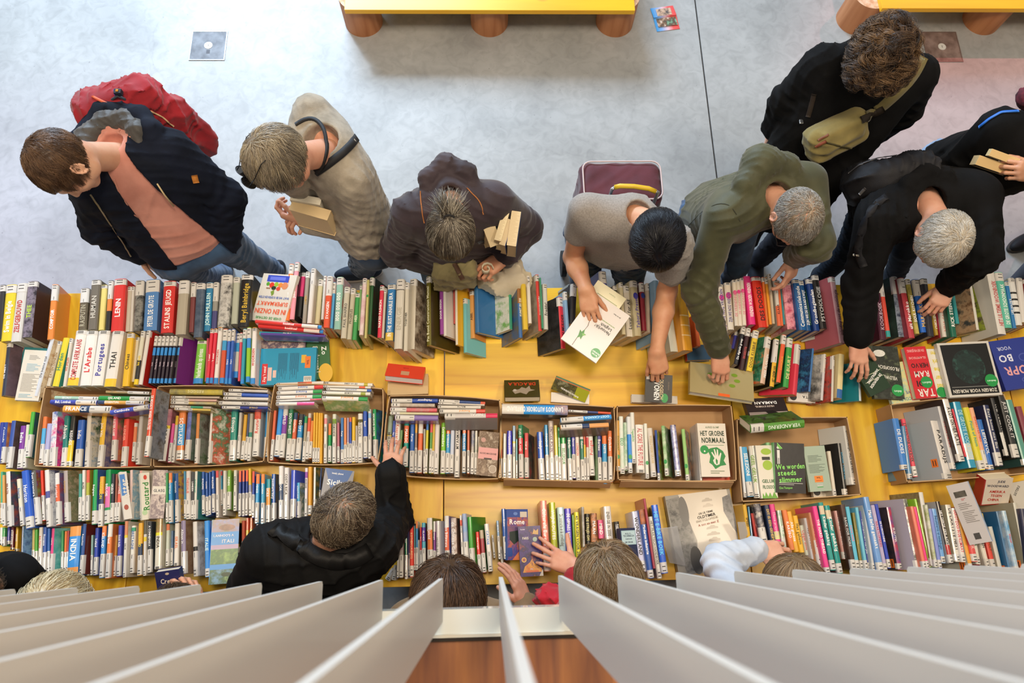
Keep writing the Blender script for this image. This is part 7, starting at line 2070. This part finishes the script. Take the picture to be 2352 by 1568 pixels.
p12 = person('p12', 'fair haired person in a white shirt at the front right, arm bent over the spines', (1826, 1366, 1.46), (1830, 1440, 1.36), (1925, 1440, 1.28), (1735, 1440, 1.28), (1930, 1500, 1.0), (1738, 1262, 1.05), (1830, 1520, .95),
    eR=(1960, 1500), eL=(1652, 1292), yaw=(0, 1), pitch=58, skin='e0ad92', top=dict(mat=m_cloth('cdd3dc', .8, 'plain', 'b8c0cc'), g=.010, no=.07, fold=.0045, freq=26, cuff=.0, name='shirt', k=.03), arms=(.28, .20),
    handL=dict(curl=(.35, .5, .6, .7), N=(0, .3, 1), D=(1, -.1, .0), spread=.14, thumb=(.7, .1)), handR=dict(curl=(.5, .5, .5, .5)),
    hair=dict(cols=['7a6248', '8c7254', '9c8464', '6a543c'], n=6500, length=.14, whorl=(.0, .0, .118), comb=(0, .0, 0), hairline=(.72, .0), off=.010, lift=.008, seed=13, cap_col='6e583e', thick=.0009, mess=.06, steps=9, wig=.001))
p13 = person('p13', 'person in a black coat, only the sleeve showing at the far lower left', (-90, 1370, 1.56), (-80, 1410, 1.42), (22, 1330, 1.36), (-150, 1400, 1.38), (60, 1460, 1.0), (-150, 1460, 1.0), (-20, 1500, .95),
    eR=(100, 1400), eL=(-190, 1480), yaw=(.2, 1), pitch=40, top=dict(mat=BLK, g=.02, no=.07), hair=dict(cols=['4a3a2a', '3a2c20'], n=2500, seed=14))
p14 = person('p14', 'pale blond person at the lower left, crown just above the balustrade fins', (128, 1412, 1.40), (130, 1470, 1.28), (220, 1470, 1.22), (50, 1470, 1.22), (230, 1520, 1.0), (50, 1520, 1.0), (130, 1540, .92),
    eR=(260, 1540), eL=(20, 1540), yaw=(.0, 1), pitch=45, top=dict(mat=m_cloth('8f969c', .9), g=.01, no=.07),
    hair=dict(cols=['c8b48c', 'd8c8a0', 'b09a74', 'e0d4b4'], n=2600, length=.12, off=.012, wig=.001, seed=15, cap_col='b8a47c', thick=.0010))
p15 = person('p15', 'person hidden behind the fins at lower left, holding up the navy guide', (400, 1440, 1.46), (405, 1500, 1.34), (490, 1510, 1.26), (310, 1510, 1.26), (452, 1408, 1.0), (352, 1420, 1.0), (400, 1540, .92),
    eR=(500, 1480), eL=(300, 1490), yaw=(.0, 1), pitch=50, top=dict(mat=m_cloth('5a5560', .9), g=.01, no=.07), handR=dict(curl=(.6, .7, .8, .8), N=(.6, -.2, .4), D=(-.3, .9, .1)), handL=dict(curl=(.6, .7, .8, .8), N=(-.6, -.2, .4), D=(.3, .9, .1)),
    hair=dict(cols=['5a4632', '4a3828'], n=2500, length=.1, seed=16))
p16 = person('p16', 'person in dark jeans at the right edge, one leg and a dark shoe in view', (2790, 420, 1.60), (2760, 430, 1.44), (2700, 400, 1.38), (2780, 520, 1.38), (2640, 500, .95), (2700, 620, .95), (2580, 560, .93),
    eR=(2640, 460), eL=(2760, 580), yaw=(-.9, -.4), pitch=30, top=dict(mat=BLK, g=.012, no=.07), legs=m_cloth('26364e', .9, 'denim', '1c2a3e'), feet=[(2372, 548, 0), (2290, 690, 0)], knees=[None, (2400, 600, .5)], shoe='1a1c20',
    hair=dict(cols=['3a2a22', '4a382c'], n=2500, seed=17))
# ------------------------------------------------------------------ bags, books in hands and small accessories
def zon(f, quad, lift=.02):
    c = np.mean(np.array(quad, float), 0); return float(hit(c[0], c[1], f)[2]) + lift
def frame(j): return np.stack([j['side'], j['fwd'], j['up']])
def thing(name, label, cat, loc):
    r = empty(name, tuple(loc)); bpy.context.view_layer.update(); return tag(r, label, cat)

# red backpack of the first person
j = REG['p1']; A1 = frame(j)
RED = m_cloth('a3202c', .8, 'plain', '861822')
c0 = P(318, 292, 1.30)
bag = thing('backpack', 'crimson backpack on the back of the navy jacket', 'backpack', c0)
bf = U([rbox(c0, (.165, .085, .19), A1, .07), ell(P(230, 250, 1.34), (.075, .07, .08)), ell(P(385, 262, 1.30), (.10, .07, .09)), ell(P(448, 312, 1.16), (.085, .045, .13), A1)], .05)
bf = folds(bf, .008, 12, 20)
lo, hi = bbox([c0, P(230, 250, 1.34), P(448, 312, 1.16)], .26)
solid('bag_body', bf, lo, hi, .0075, RED, bag)
strap('zip', [(212, 222), (245, 238), (285, 248), (330, 255)], bf, .010, m_flat('d0603a', .7), bag, .003)
strap('zip', [(340, 252), (372, 268), (398, 290)], bf, .006, m_flat('d9b48a', .6), bag, .003)
LOOPM = m_flat('2a3440', .7)
h0, h1 = P(252, 252, 1.42), P(305, 250, 1.42); ht = P(270, 220, 1.50)
a = MB(); a.tube([tuple(h0), tuple(P(253, 232, 1.47)), tuple(ht), tuple(P(292, 230, 1.47)), tuple(h1)], .0055, LOOPM, 8)
o = a.build('grab_loop'); o.parent = bag; o.matrix_parent_inverse = bag.matrix_world.inverted()
a = MB(); t = Vector(P(272, 212, 1.51)); a.box(tuple(t - Vector((.013, .010, .010))), tuple(t + Vector((.013, .010, .010))), m_flat('1d2636', .6)); a.box(tuple(t + Vector((-.005, -.005, .010))), tuple(t + Vector((.005, .005, .013))), m_flat('c98a2a', .4, metal=.5))
o = a.build('camera_buckle', bevel=.003); o.parent = bag; o.matrix_parent_inverse = bag.matrix_world.inverted()
a = MB(); a.tube([tuple(P(262, 205, 1.51)), tuple(P(263, 216, 1.50)), tuple(P(267, 224, 1.49)), tuple(P(272, 222, 1.49))], .003, m_flat('7a3fae', .4, metal=.4), 6)
o = a.build('carabiner'); o.parent = bag; o.matrix_parent_inverse = bag.matrix_world.inverted()

# jacket details of the first person
r1 = j['root']; f1 = j['top']; fu = j['under']
n, s, u, w = j['nk'], j['side'], j['up'], j['fwd']
LIN = m_cloth('4a4744', .55, 'plain', '3a3836')
pts = [n - s * .080 + w * .060 - u * .03, n - s * .108 + w * .0 + u * .020, n - s * .080 - w * .075 + u * .032, n - w * .118 + u * .028, n + s * .080 - w * .075 + u * .032, n + s * .108 + w * .0 + u * .020, n + s * .080 + w * .06 - u * .03]
lf = folds(chain(pts, [.024, .034, .038, .042, .038, .034, .024], .02), .004, 9, 40)
lo, hi = bbox(pts, .07); solid('hood_lining', lf, lo, hi, .006, LIN, r1)
strap('zip', [(352, 432), (335, 436), (330, 452), (345, 480), (372, 510), (400, 548)], f1, .006, m_flat('b5a06a', .4, metal=.6), r1, .003)
strap('zip', [(208, 446), (232, 480), (258, 520), (284, 560), (300, 588)], f1, .006, m_flat('9a927a', .4, metal=.6), r1, .003)
strap('arm_badge', [(446, 402), (448, 412), (451, 419)], f1, .022, m_flat('c07a30', .7), r1, .002, 6)
a = MB(); p_ = [hit(x, y, fu, off=.006) for x, y in ((262, 412), (272, 440), (290, 468), (305, 492), (318, 500))]
a.tube([tuple(q) for q in p_], .0028, m_cloth('c08574', .9), 6); p_ = [hit(x, y, fu, off=.006) for x, y in ((234, 420), (244, 446), (254, 462))]
a.tube([tuple(q) for q in p_], .0028, m_cloth('c08574', .9), 6)
o = a.build('drawstring'); o.parent = r1; o.matrix_parent_inverse = r1.matrix_world.inverted()
a = MB(); p_ = [hit(x, y, f1, off=.006) for x, y in ((361, 422), (378, 448), (399, 474))]
a.tube([tuple(q) for q in p_], .0032, m_flat('cbb58a', .8), 6); o = a.build('cord_pull'); o.parent = r1; o.matrix_parent_inverse = r1.matrix_world.inverted()
hero('black pocket book with a yellow oval sticker, held low in front of the salmon hoodie', [(318, 540), (365, 560), (370, 582), (323, 588)], [.93, .93, .90, .90], .03, '14161a',
     [('E', .22, .5, .17, .42, 'c8cc2a'), ('L', .12, .35, .2, .3, 3, '3a3a10')], pages='e5dfd0', spine_side='R')

# second person: strap, sunglasses, two books
j = REG['p2']; BM = m_flat('16161a', .7)
JT = lambda p: np.minimum(j['top'](p), j['head'](p) + .0)
strap('neckband', [(680, 287), (700, 274), (722, 272), (740, 288), (749, 312), (750, 345), (740, 380), (728, 400)], JT, .014, BM, j['root'], .006)
strap('cross_strap', [(726, 396), (750, 380), (786, 352), (808, 330), (818, 316)], j['top'], .030, BM, j['root'], .004)
g = glasses(None, j['c'], j['A'], '1a1a1e', up=.098, fwd=-.018, tint=m_flat('0c0c10', .08, coat=1.0), name='sunglasses', r=.028); tag(g, 'black aviator sunglasses pushed up on grey-blond hair', 'sunglasses')
hero('thick paperback with yellowed page edges held in the crook of the sweater arm', [(667, 458), (760, 484), (752, 506), (668, 482)], [1.25, 1.25, 1.25, 1.25], .14, 'dcc294', [('L', .0, .02, .74, .96, 20, 'ceb68a')], pages='dcc59a', spine_side='T')
hero('white edged paperback lying against the yellowed one in the sweater arm', [(669, 443), (738, 455), (736, 471), (668, 459)], [1.27, 1.27, 1.27, 1.27], .14, 'e9e2cf', [('L', .0, .05, .98, .9, 6, 'dcd4be')], pages='e9e2cf')

# third person: pony tail, hair tie, books, khaki bag and tote
j = REG['p3']; r3 = j['root']; A3 = j['A']; c3 = j['c']
tie = c3 + A3[1] * -.108 + A3[2] * .080
rg = np.random.RandomState(5); a = MB(); mts = hair_mats(['4a4238', '8a8070', 'b0a898', '6a6054'])
for i in range(420):
    d = A3[2] * (-.75 + .25 * rg.rand()) + A3[1] * (-.65 + .25 * rg.normal()) + A3[0] * .38 * rg.normal(); d /= np.linalg.norm(d)
    L_ = .06 + .05 * rg.rand(); o_ = tie + A3[0] * .009 * rg.normal() + A3[1] * .006 * rg.normal()
    pts = [tuple(o_ + d * L_ * t + np.array([0, 0, -.03]) * t * t * .3 + A3[0] * .012 * math.sin(i) * t * t) for t in (0, .35, .7, 1)]
    a.tube(pts, [.0011, .001, .0008, .0004], mts[i % 4], 3)
o = a.build('ponytail'); o.parent = r3; o.matrix_parent_inverse = r3.matrix_world.inverted()
a = MB(); ring = [tuple(tie + (A3[0] * math.cos(t) * .017 + A3[1] * math.sin(t) * .012)) for t in [2 * math.pi * i / 14 for i in range(14)]]
a.tube(ring, .0038, m_flat('1c1a1c', .8), 6, True); o = a.build('hair_tie'); o.parent = r3; o.matrix_parent_inverse = r3.matrix_world.inverted()
strap('piping', [(966, 440), (967, 470), (972, 500), (975, 512)], j['top'], .004, m_flat('a86a38', .7), r3, .002, 12)
strap('piping', [(1072, 432), (1092, 450), (1105, 468), (1110, 492)], j['top'], .004, m_flat('a86a38', .7), r3, .002, 12)
Z3B = max(zon(j['top'], [(x, y)], .01) for x, y in ((1185, 500), (1165, 520), (1140, 510), (1175, 550))); print('Z3B', Z3B)
def blk(label, quad, z, t, col, cov, n_=22):
    z = [Z3B + q - 1.17 for q in z]; hero(label, quad, z, t, col, [('L', .0, .02, .95, .96, n_, 'cdb992')], pages=col, spine=cov, spine_side='R')
blk('outermost yellowed paperback under the plum sleeve', [(1176, 484), (1198, 486), (1184, 566), (1163, 562)], [1.17, 1.17, 1.15, 1.15], .15, 'd8c39a', '2a3a5a')
blk('blue banded paperback second from outside under the plum sleeve', [(1163, 502), (1176, 504), (1162, 566), (1148, 560)], [1.16, 1.16, 1.14, 1.14], .14, 'cdb68c', '2f4f9a')
blk('slim pale paperback between thicker ones under the plum sleeve', [(1152, 486), (1170, 486), (1149, 556), (1138, 548)], [1.17, 1.17, 1.15, 1.15], .14, 'e2d0a5', 'e0d0a8')
blk('innermost paperback with a grey bookmark under the plum sleeve', [(1130, 496), (1150, 490), (1128, 556), (1096, 570)], [1.16, 1.16, 1.12, 1.12], .12, 'cfb98c', '2a4a3a')
a = MB(); q = [P(1096, 556, 1.20), P(1100, 562, 1.19), P(1118, 552, 1.19), P(1136, 534, 1.19), P(1142, 520, 1.20), P(1132, 532, 1.20), P(1114, 546, 1.21)]
a.add([tuple(x) for x in q] + [tuple(x + np.array([0, 0, .003])) for x in q], [tuple(range(7)), tuple(range(13, 6, -1))] + [(i, (i + 1) % 7, 7 + (i + 1) % 7, 7 + i) for i in range(7)], m_flat('55565a', .8))
tag(a.build('bookmark'), 'grey ribbon-ended bookmark sticking out of the held books', 'bookmark')
KH = m_cloth('958a62', .9, 'plain', '7d7450')
kc = P(1046, 630, .96); bag = thing('shoulder_bag', 'khaki canvas shoulder bag hanging in front of the plum jacket', 'bag', kc)
kf = folds(rbox(kc, (.092, .045, .085), np.eye(3), .03), .007, 21, 20); solid('bag_body', kf, kc - .18, kc + .18, .007, KH, bag)
strap('buckle_strap', [(1044, 606), (1052, 622), (1062, 640)], kf, .020, m_flat('5a4030', .7), bag, .004, 10)
TOTE = m_cloth('e0d6bf', .95, 'plain', 'cdc2a6')
tc = P(1165, 650, .86); tote = thing('tote_bag', 'cream cotton tote bag with rolled handle hanging from the hand', 'bag', tc)
t1, t2, t3 = P(1128, 640, .88), P(1175, 612, .93), P(1190, 650, .84)
tf_ = folds(U([ell(t1, (.055, .05, .07)), ell(t2, (.05, .045, .06)), ell(t3, (.06, .05, .08)), ell(tc, (.08, .06, .07))], .03), .010, 22, 30)
tf_ = cut(tf_, ell(P(1132, 632, .97), (.030, .026, .06)), .01); solid('bag_body', tf_, tc - .2, tc + .2, .0065, TOTE, tote)
a = MB(); k0 = P(1118, 622, 1.035)
sp = [tuple(k0 + np.array([(.030 - .0019 * i) * math.cos(i * .7), (.030 - .0019 * i) * math.sin(i * .7), 0])) for i in range(12)]
vs = [x for x in sp] + [(x[0], x[1], x[2] + .034) for x in sp]
a.add(vs, [(i, i + 1, 13 + i, 12 + i) for i in range(11)], m_flat('d9d0b8', .9), True); o = a.build('rolled_handle'); o.parent = tote; o.matrix_parent_inverse = tote.matrix_world.inverted()
sol = o.modifiers.new('s', 'SOLIDIFY'); sol.thickness = .003

# shopping trolley behind the gray T-shirt
tc = P(1430, 410, .0); top_z = .86
tq = [P(1336, 372, top_z), P(1522, 362, top_z), P(1527, 470, top_z), P(1334, 470, top_z)]
cc_ = sum(tq) / 4; tr = thing('shopping_trolley', 'maroon fabric shopping trolley with yellow handle behind the gray T-shirt', 'trolley', (cc_[0], cc_[1], 0))
MAR = m_cloth('5e2c38', .7, 'plain', '4c222c')
hw = np.linalg.norm(tq[1] - tq[0]) / 2; hd_ = .11; ctr = np.array([cc_[0], (tq[0][1] + tq[1][1]) / 2 - hd_, .50])
bfn = folds(rbox(ctr, (hw, hd_, .36), np.eye(3), .045), .004, 33, 14); solid('bag_body', bfn, ctr - .5, ctr + .5, .011, MAR, tr)
a = MB(); zt = .863; y0, y1 = ctr[1] - hd_ + .01, ctr[1] + hd_ - .01; x0, x1 = ctr[0] - hw + .01, ctr[0] + hw - .01; rr = .04; pp = []
for cx_, cy_, a0 in ((x1 - rr, y1 - rr, 0), (x0 + rr, y1 - rr, 90), (x0 + rr, y0 + rr, 180), (x1 - rr, y0 + rr, 270)):
    for k in range(5): t = R(a0 + k * 22.5); pp.append((cx_ + rr * math.cos(t), cy_ + rr * math.sin(t), zt))
a.tube(pp, .004, m_flat('c9b8ba', .6), 6, True); o = a.build('piping'); o.parent = tr; o.matrix_parent_inverse = tr.matrix_world.inverted()
a = MB(); hz = 1.0; ya = y0 - .01
a.tube([tuple(P(1412, 430, hz)), tuple(P(1424, 427, hz + .01)), tuple(P(1456, 428, hz + .015)), tuple(P(1490, 433, hz + .01)), tuple(P(1506, 440, hz))], .011, m_flat('d9b52a', .35), 10)
o = a.build('handle_grip'); o.parent = tr; o.matrix_parent_inverse = tr.matrix_world.inverted()
a = MB(); e0, e1 = P(1406, 434, hz), P(1512, 442, hz)
a.tube([(e0[0], e0[1], .12), (e0[0], e0[1], .9), tuple(e0), tuple(P(1414, 429, hz))], .008, m_flat('b8b8bc', .3, metal=.8), 8); a.tube([(e1[0], e1[1], .12), (e1[0], e1[1], .9), tuple(e1), tuple(P(1500, 436, hz))], .008, m_flat('b8b8bc', .3, metal=.8), 8)
o = a.build('frame'); o.parent = tr; o.matrix_parent_inverse = tr.matrix_world.inverted()
for sx in (-1, 1):
    a = MB(); n_ = 20; wx = ctr[0] + sx * (hw + .01); pts = [(.075 * math.cos(2 * math.pi * i / n_), .075 * math.sin(2 * math.pi * i / n_)) for i in range(n_)]
    a.prism(pts, -.014, .014, m_flat('222222', .8), xf=lambda v: (wx + v[2], y0 + .02 + v[0], .076 + v[1])); o = a.build('wheel'); o.parent = tr; o.matrix_parent_inverse = tr.matrix_world.inverted()

# fifth person: quilted back panel line, pocket zip
j = REG['p5']
strap('pocket_zip', [(1722, 566), (1735, 565), (1748, 569), (1748, 582), (1742, 600)], j['top'], .005, m_flat('c06a30', .6), j['root'], .002, 14)
strap('shoulder_seam', [(1580, 520), (1612, 486), (1650, 466), (1678, 470), (1700, 508)], j['top'], .003, m_flat('2c2e20', .8), j['root'], .001, 18)

# sixth person: black backpack and strap
j = REG['p6']; A6 = frame(j); BP = m_cloth('26262a', .6, 'plain', '1a1a1d')
c0 = P(2044, 408, 1.28); bag = thing('backpack', 'black nylon backpack slung behind the white haired person', 'backpack', c0)
bf = U([rbox(c0, (.125, .07, .12), A6, .06), ell(P(1992, 422, 1.24), (.075, .065, .08)), ell(P(2095, 385, 1.30), (.07, .055, .07)), ell(P(1972, 446, 1.14), (.035, .035, .06))], .045)
bf = folds(bf, .009, 44, 24); solid('bag_body', bf, c0 - .30, c0 + .30, .0075, BP, bag)
strap('zip', [(1950, 398), (1975, 378), (2015, 364), (2060, 358)], bf, .007, m_flat('3f3f44', .4), bag, .003)
strap('buckle', [(1975, 446), (1988, 432)], bf, .012, m_flat('8a8a8e', .3, metal=.6), bag, .003, 6)
strap('shoulder_strap', [(2036, 452), (2010, 470), (1990, 500), (1976, 540), (1970, 580), (1984, 612)], j['top'], .030, m_cloth('202024', .6), bag, .004)
strap('strap_label', [(1962, 584), (1974, 586)], j['top'], .008, m_flat('b8b8b0', .5), bag, .006, 4)

# seventh person: khaki sling bag
j = REG['p7']; KB = m_cloth('8f8250', .9, 'plain', '766a3e'); kc = hit(1920, 310, j['top'], off=.035)
A7 = np.stack([np.array([.90, .36, .25]) / np.linalg.norm([.90, .36, .25]), np.array([.25, -.75, .6]), np.array([-.4, .4, .8])])
A7[1] -= A7[0] * A7[0].dot(A7[1]); A7[1] /= np.linalg.norm(A7[1]); A7[2] = np.cross(A7[0], A7[1])
bag = thing('sling_bag', 'khaki canvas sling bag worn across the long black coat', 'bag', kc)
bf = folds(U([rbox(kc, (.125, .05, .075), A7, .035), rbox(kc + A7[1] * .045 - A7[2] * .02, (.09, .025, .045), A7, .02)], .02), .004, 55, 24)
solid('bag_body', bf, kc - .22, kc + .22, .0065, KB, bag)
strap('sling_strap', [(1990, 268), (2022, 248), (2060, 214), (2096, 176), (2118, 132)], U([j['top'], bf], .01), .046, m_cloth('7d7248', .9), bag, .004)
strap('strap_end', [(1978, 276), (2000, 264), (2030, 248)], U([j['top'], bf], .01), .030, m_flat('2c2218', .7), bag, .008, 10)
strap('side_strap', [(1870, 216), (1864, 240), (1856, 268)], j['top'], .020, m_flat('2c2118', .7), bag, .004, 12)
strap('leather_pull', [(1880, 322), (1890, 316), (1902, 310)], bf, .010, m_flat('7a4a30', .6), bag, .005, 8)
strap('leather_pull', [(1874, 336), (1886, 330), (1898, 324)], bf, .012, m_flat('8a4a35', .6), bag, .005, 8)
strap('pocket_zip', [(1896, 326), (1925, 334), (1955, 340)], bf, .006, m_flat('4a4428', .7), bag, .003, 12)
PL = m_cloth('4a3a42', .9, 'plain', '6a5a60')
for W_r, E_ in ((j['WR'], j['ER']), (j['WL'], j['EL'])):
    fd = (W_r - E_) / np.linalg.norm(W_r - E_); cf = cut(cone(W_r - fd * .03, W_r + fd * .004, .047, .046), cone(W_r - fd * .02, W_r + fd * .05, .034, .034), .004)
    v, f_ = sdf_mesh(cf, W_r - .1, W_r + .1, .005); mesh_np('shirt_cuff', [(v, f_, 0)], j['root'], [PL])
a = MB(); hc = Vector(hit(1840, 280, j['top'], off=.004)); a.box(tuple(hc - Vector((.008, .010, .002))), tuple(hc + Vector((.008, .010, .006))), m_flat('c8ccd0', .2, metal=.9)); o = a.build('brooch', bevel=.002); o.parent = j['root']; o.matrix_parent_inverse = j['root'].matrix_world.inverted()

# eighth person: two paperbacks, blue cord, patterned scarf
j = REG['p8']
hero('grey paperback with yellowed edges held by the black sweatshirt sleeve', [(2254, 356), (2330, 384), (2318, 402), (2238, 378)], [zon(j['top'], [(2285, 380)], .07)] * 2 + [zon(j['top'], [(2285, 380)], .05)] * 2, .05, 'd8b880', [('L', 0, .05, 1, .9, 16, 'ceae76')], pages='6a6a6a')
hero('second yellowed paperback stacked above the grey one', [(2284, 343), (2345, 366), (2335, 380), (2268, 356)], [zon(j['top'], [(2285, 380)], .105)] * 2 + [zon(j['top'], [(2285, 380)], .09)] * 2, .03, 'e2c48c', [('L', 0, .05, 1, .9, 12, 'd8b87e')], pages='5a5a5a')
sc = U([ell(P(2368, 224, 1.45), (.045, .04, .05)), ell(P(2410, 222, 1.48), (.07, .06, .06)), ell(P(2450, 262, 1.48), (.07, .07, .05))], .03); c_ = P(2362, 205, 1.52)
v, f_ = sdf_mesh(folds(sc, .008, 61, 30), c_ - .2, c_ + .2, .008); mesh_np('scarf', [(v, f_, 0)], j['root'], [m_mottle('maroon_print', '3a101c', '6a2030', 40, .9)])
strap('bag_strap', [(2250, 292), (2272, 274), (2300, 258), (2338, 256)], j['top'], .010, m_flat('2a6fd0', .5), j['root'], .004)

# front right: bracelet and ring of the spread hand, beige cuff, red scarf
j = REG['p11']; fd = (j['WL'] - j['EL']) / np.linalg.norm(j['WL'] - j['EL']); sd = np.cross(fd, (0, 0, 1)); sd /= np.linalg.norm(sd); nn = np.cross(sd, fd)
a = MB(); a.tube([tuple(j['WL'] - fd * .035 + (sd * math.cos(t) + nn * math.sin(t)) * .034) for t in [2 * math.pi * i / 20 for i in range(20)]], .0032, m_flat('3a2a2a', .4), 6, True)
for i in range(0, 20, 3):
    t = 2 * math.pi * i / 20; q = j['WL'] - fd * .035 + (sd * math.cos(t) + nn * math.sin(t)) * .036; a.box(tuple(q - .0035), tuple(q + .0035), m_flat(['2f9fa0', 'c8a050', 'b03a3a'][i % 3], .3))
o = a.build('bracelet'); o.parent = j['root']; o.matrix_parent_inverse = j['root'].matrix_world.inverted()
sc = U([ell(P(1262, 1372, 1.22), (.05, .04, .05)), ell(P(1300, 1392, 1.24), (.07, .05, .05))], .03); c_ = P(1275, 1380, 1.23)
v, f_ = sdf_mesh(folds(sc, .008, 71, 34), c_ - .16, c_ + .16, .006); mesh_np('red_scarf', [(v, f_, 0)], j['root'], [m_cloth('b81f2c', .85)])

# collar and scarf of the black jacket at the front
j = REG['p9']; n, s_, u, w = j['nk'], j['side'], j['up'], j['fwd']
JC = j['top']
strap('lapel', [(628, 1216), (655, 1228), (688, 1250), (722, 1276), (770, 1290), (820, 1284), (852, 1262)], JC, .052, m_cloth('1a1a1b', .5), j['root'], .009)
ring = [n + s_ * .058 * math.cos(t) - w * .058 * math.sin(t) + u * (.030 + .006 * math.sin(3 * t)) for t in [2 * math.pi * i / 14 for i in range(15)]]
sf_ = folds(chain(ring, .019, .01), .003, 88, 45); lo, hi = bbox(ring, .05)
solid('neck_scarf', sf_, lo, hi, .005, m_cloth('4a4d54', .9, 'plain', '2c2e33'), j['root'])
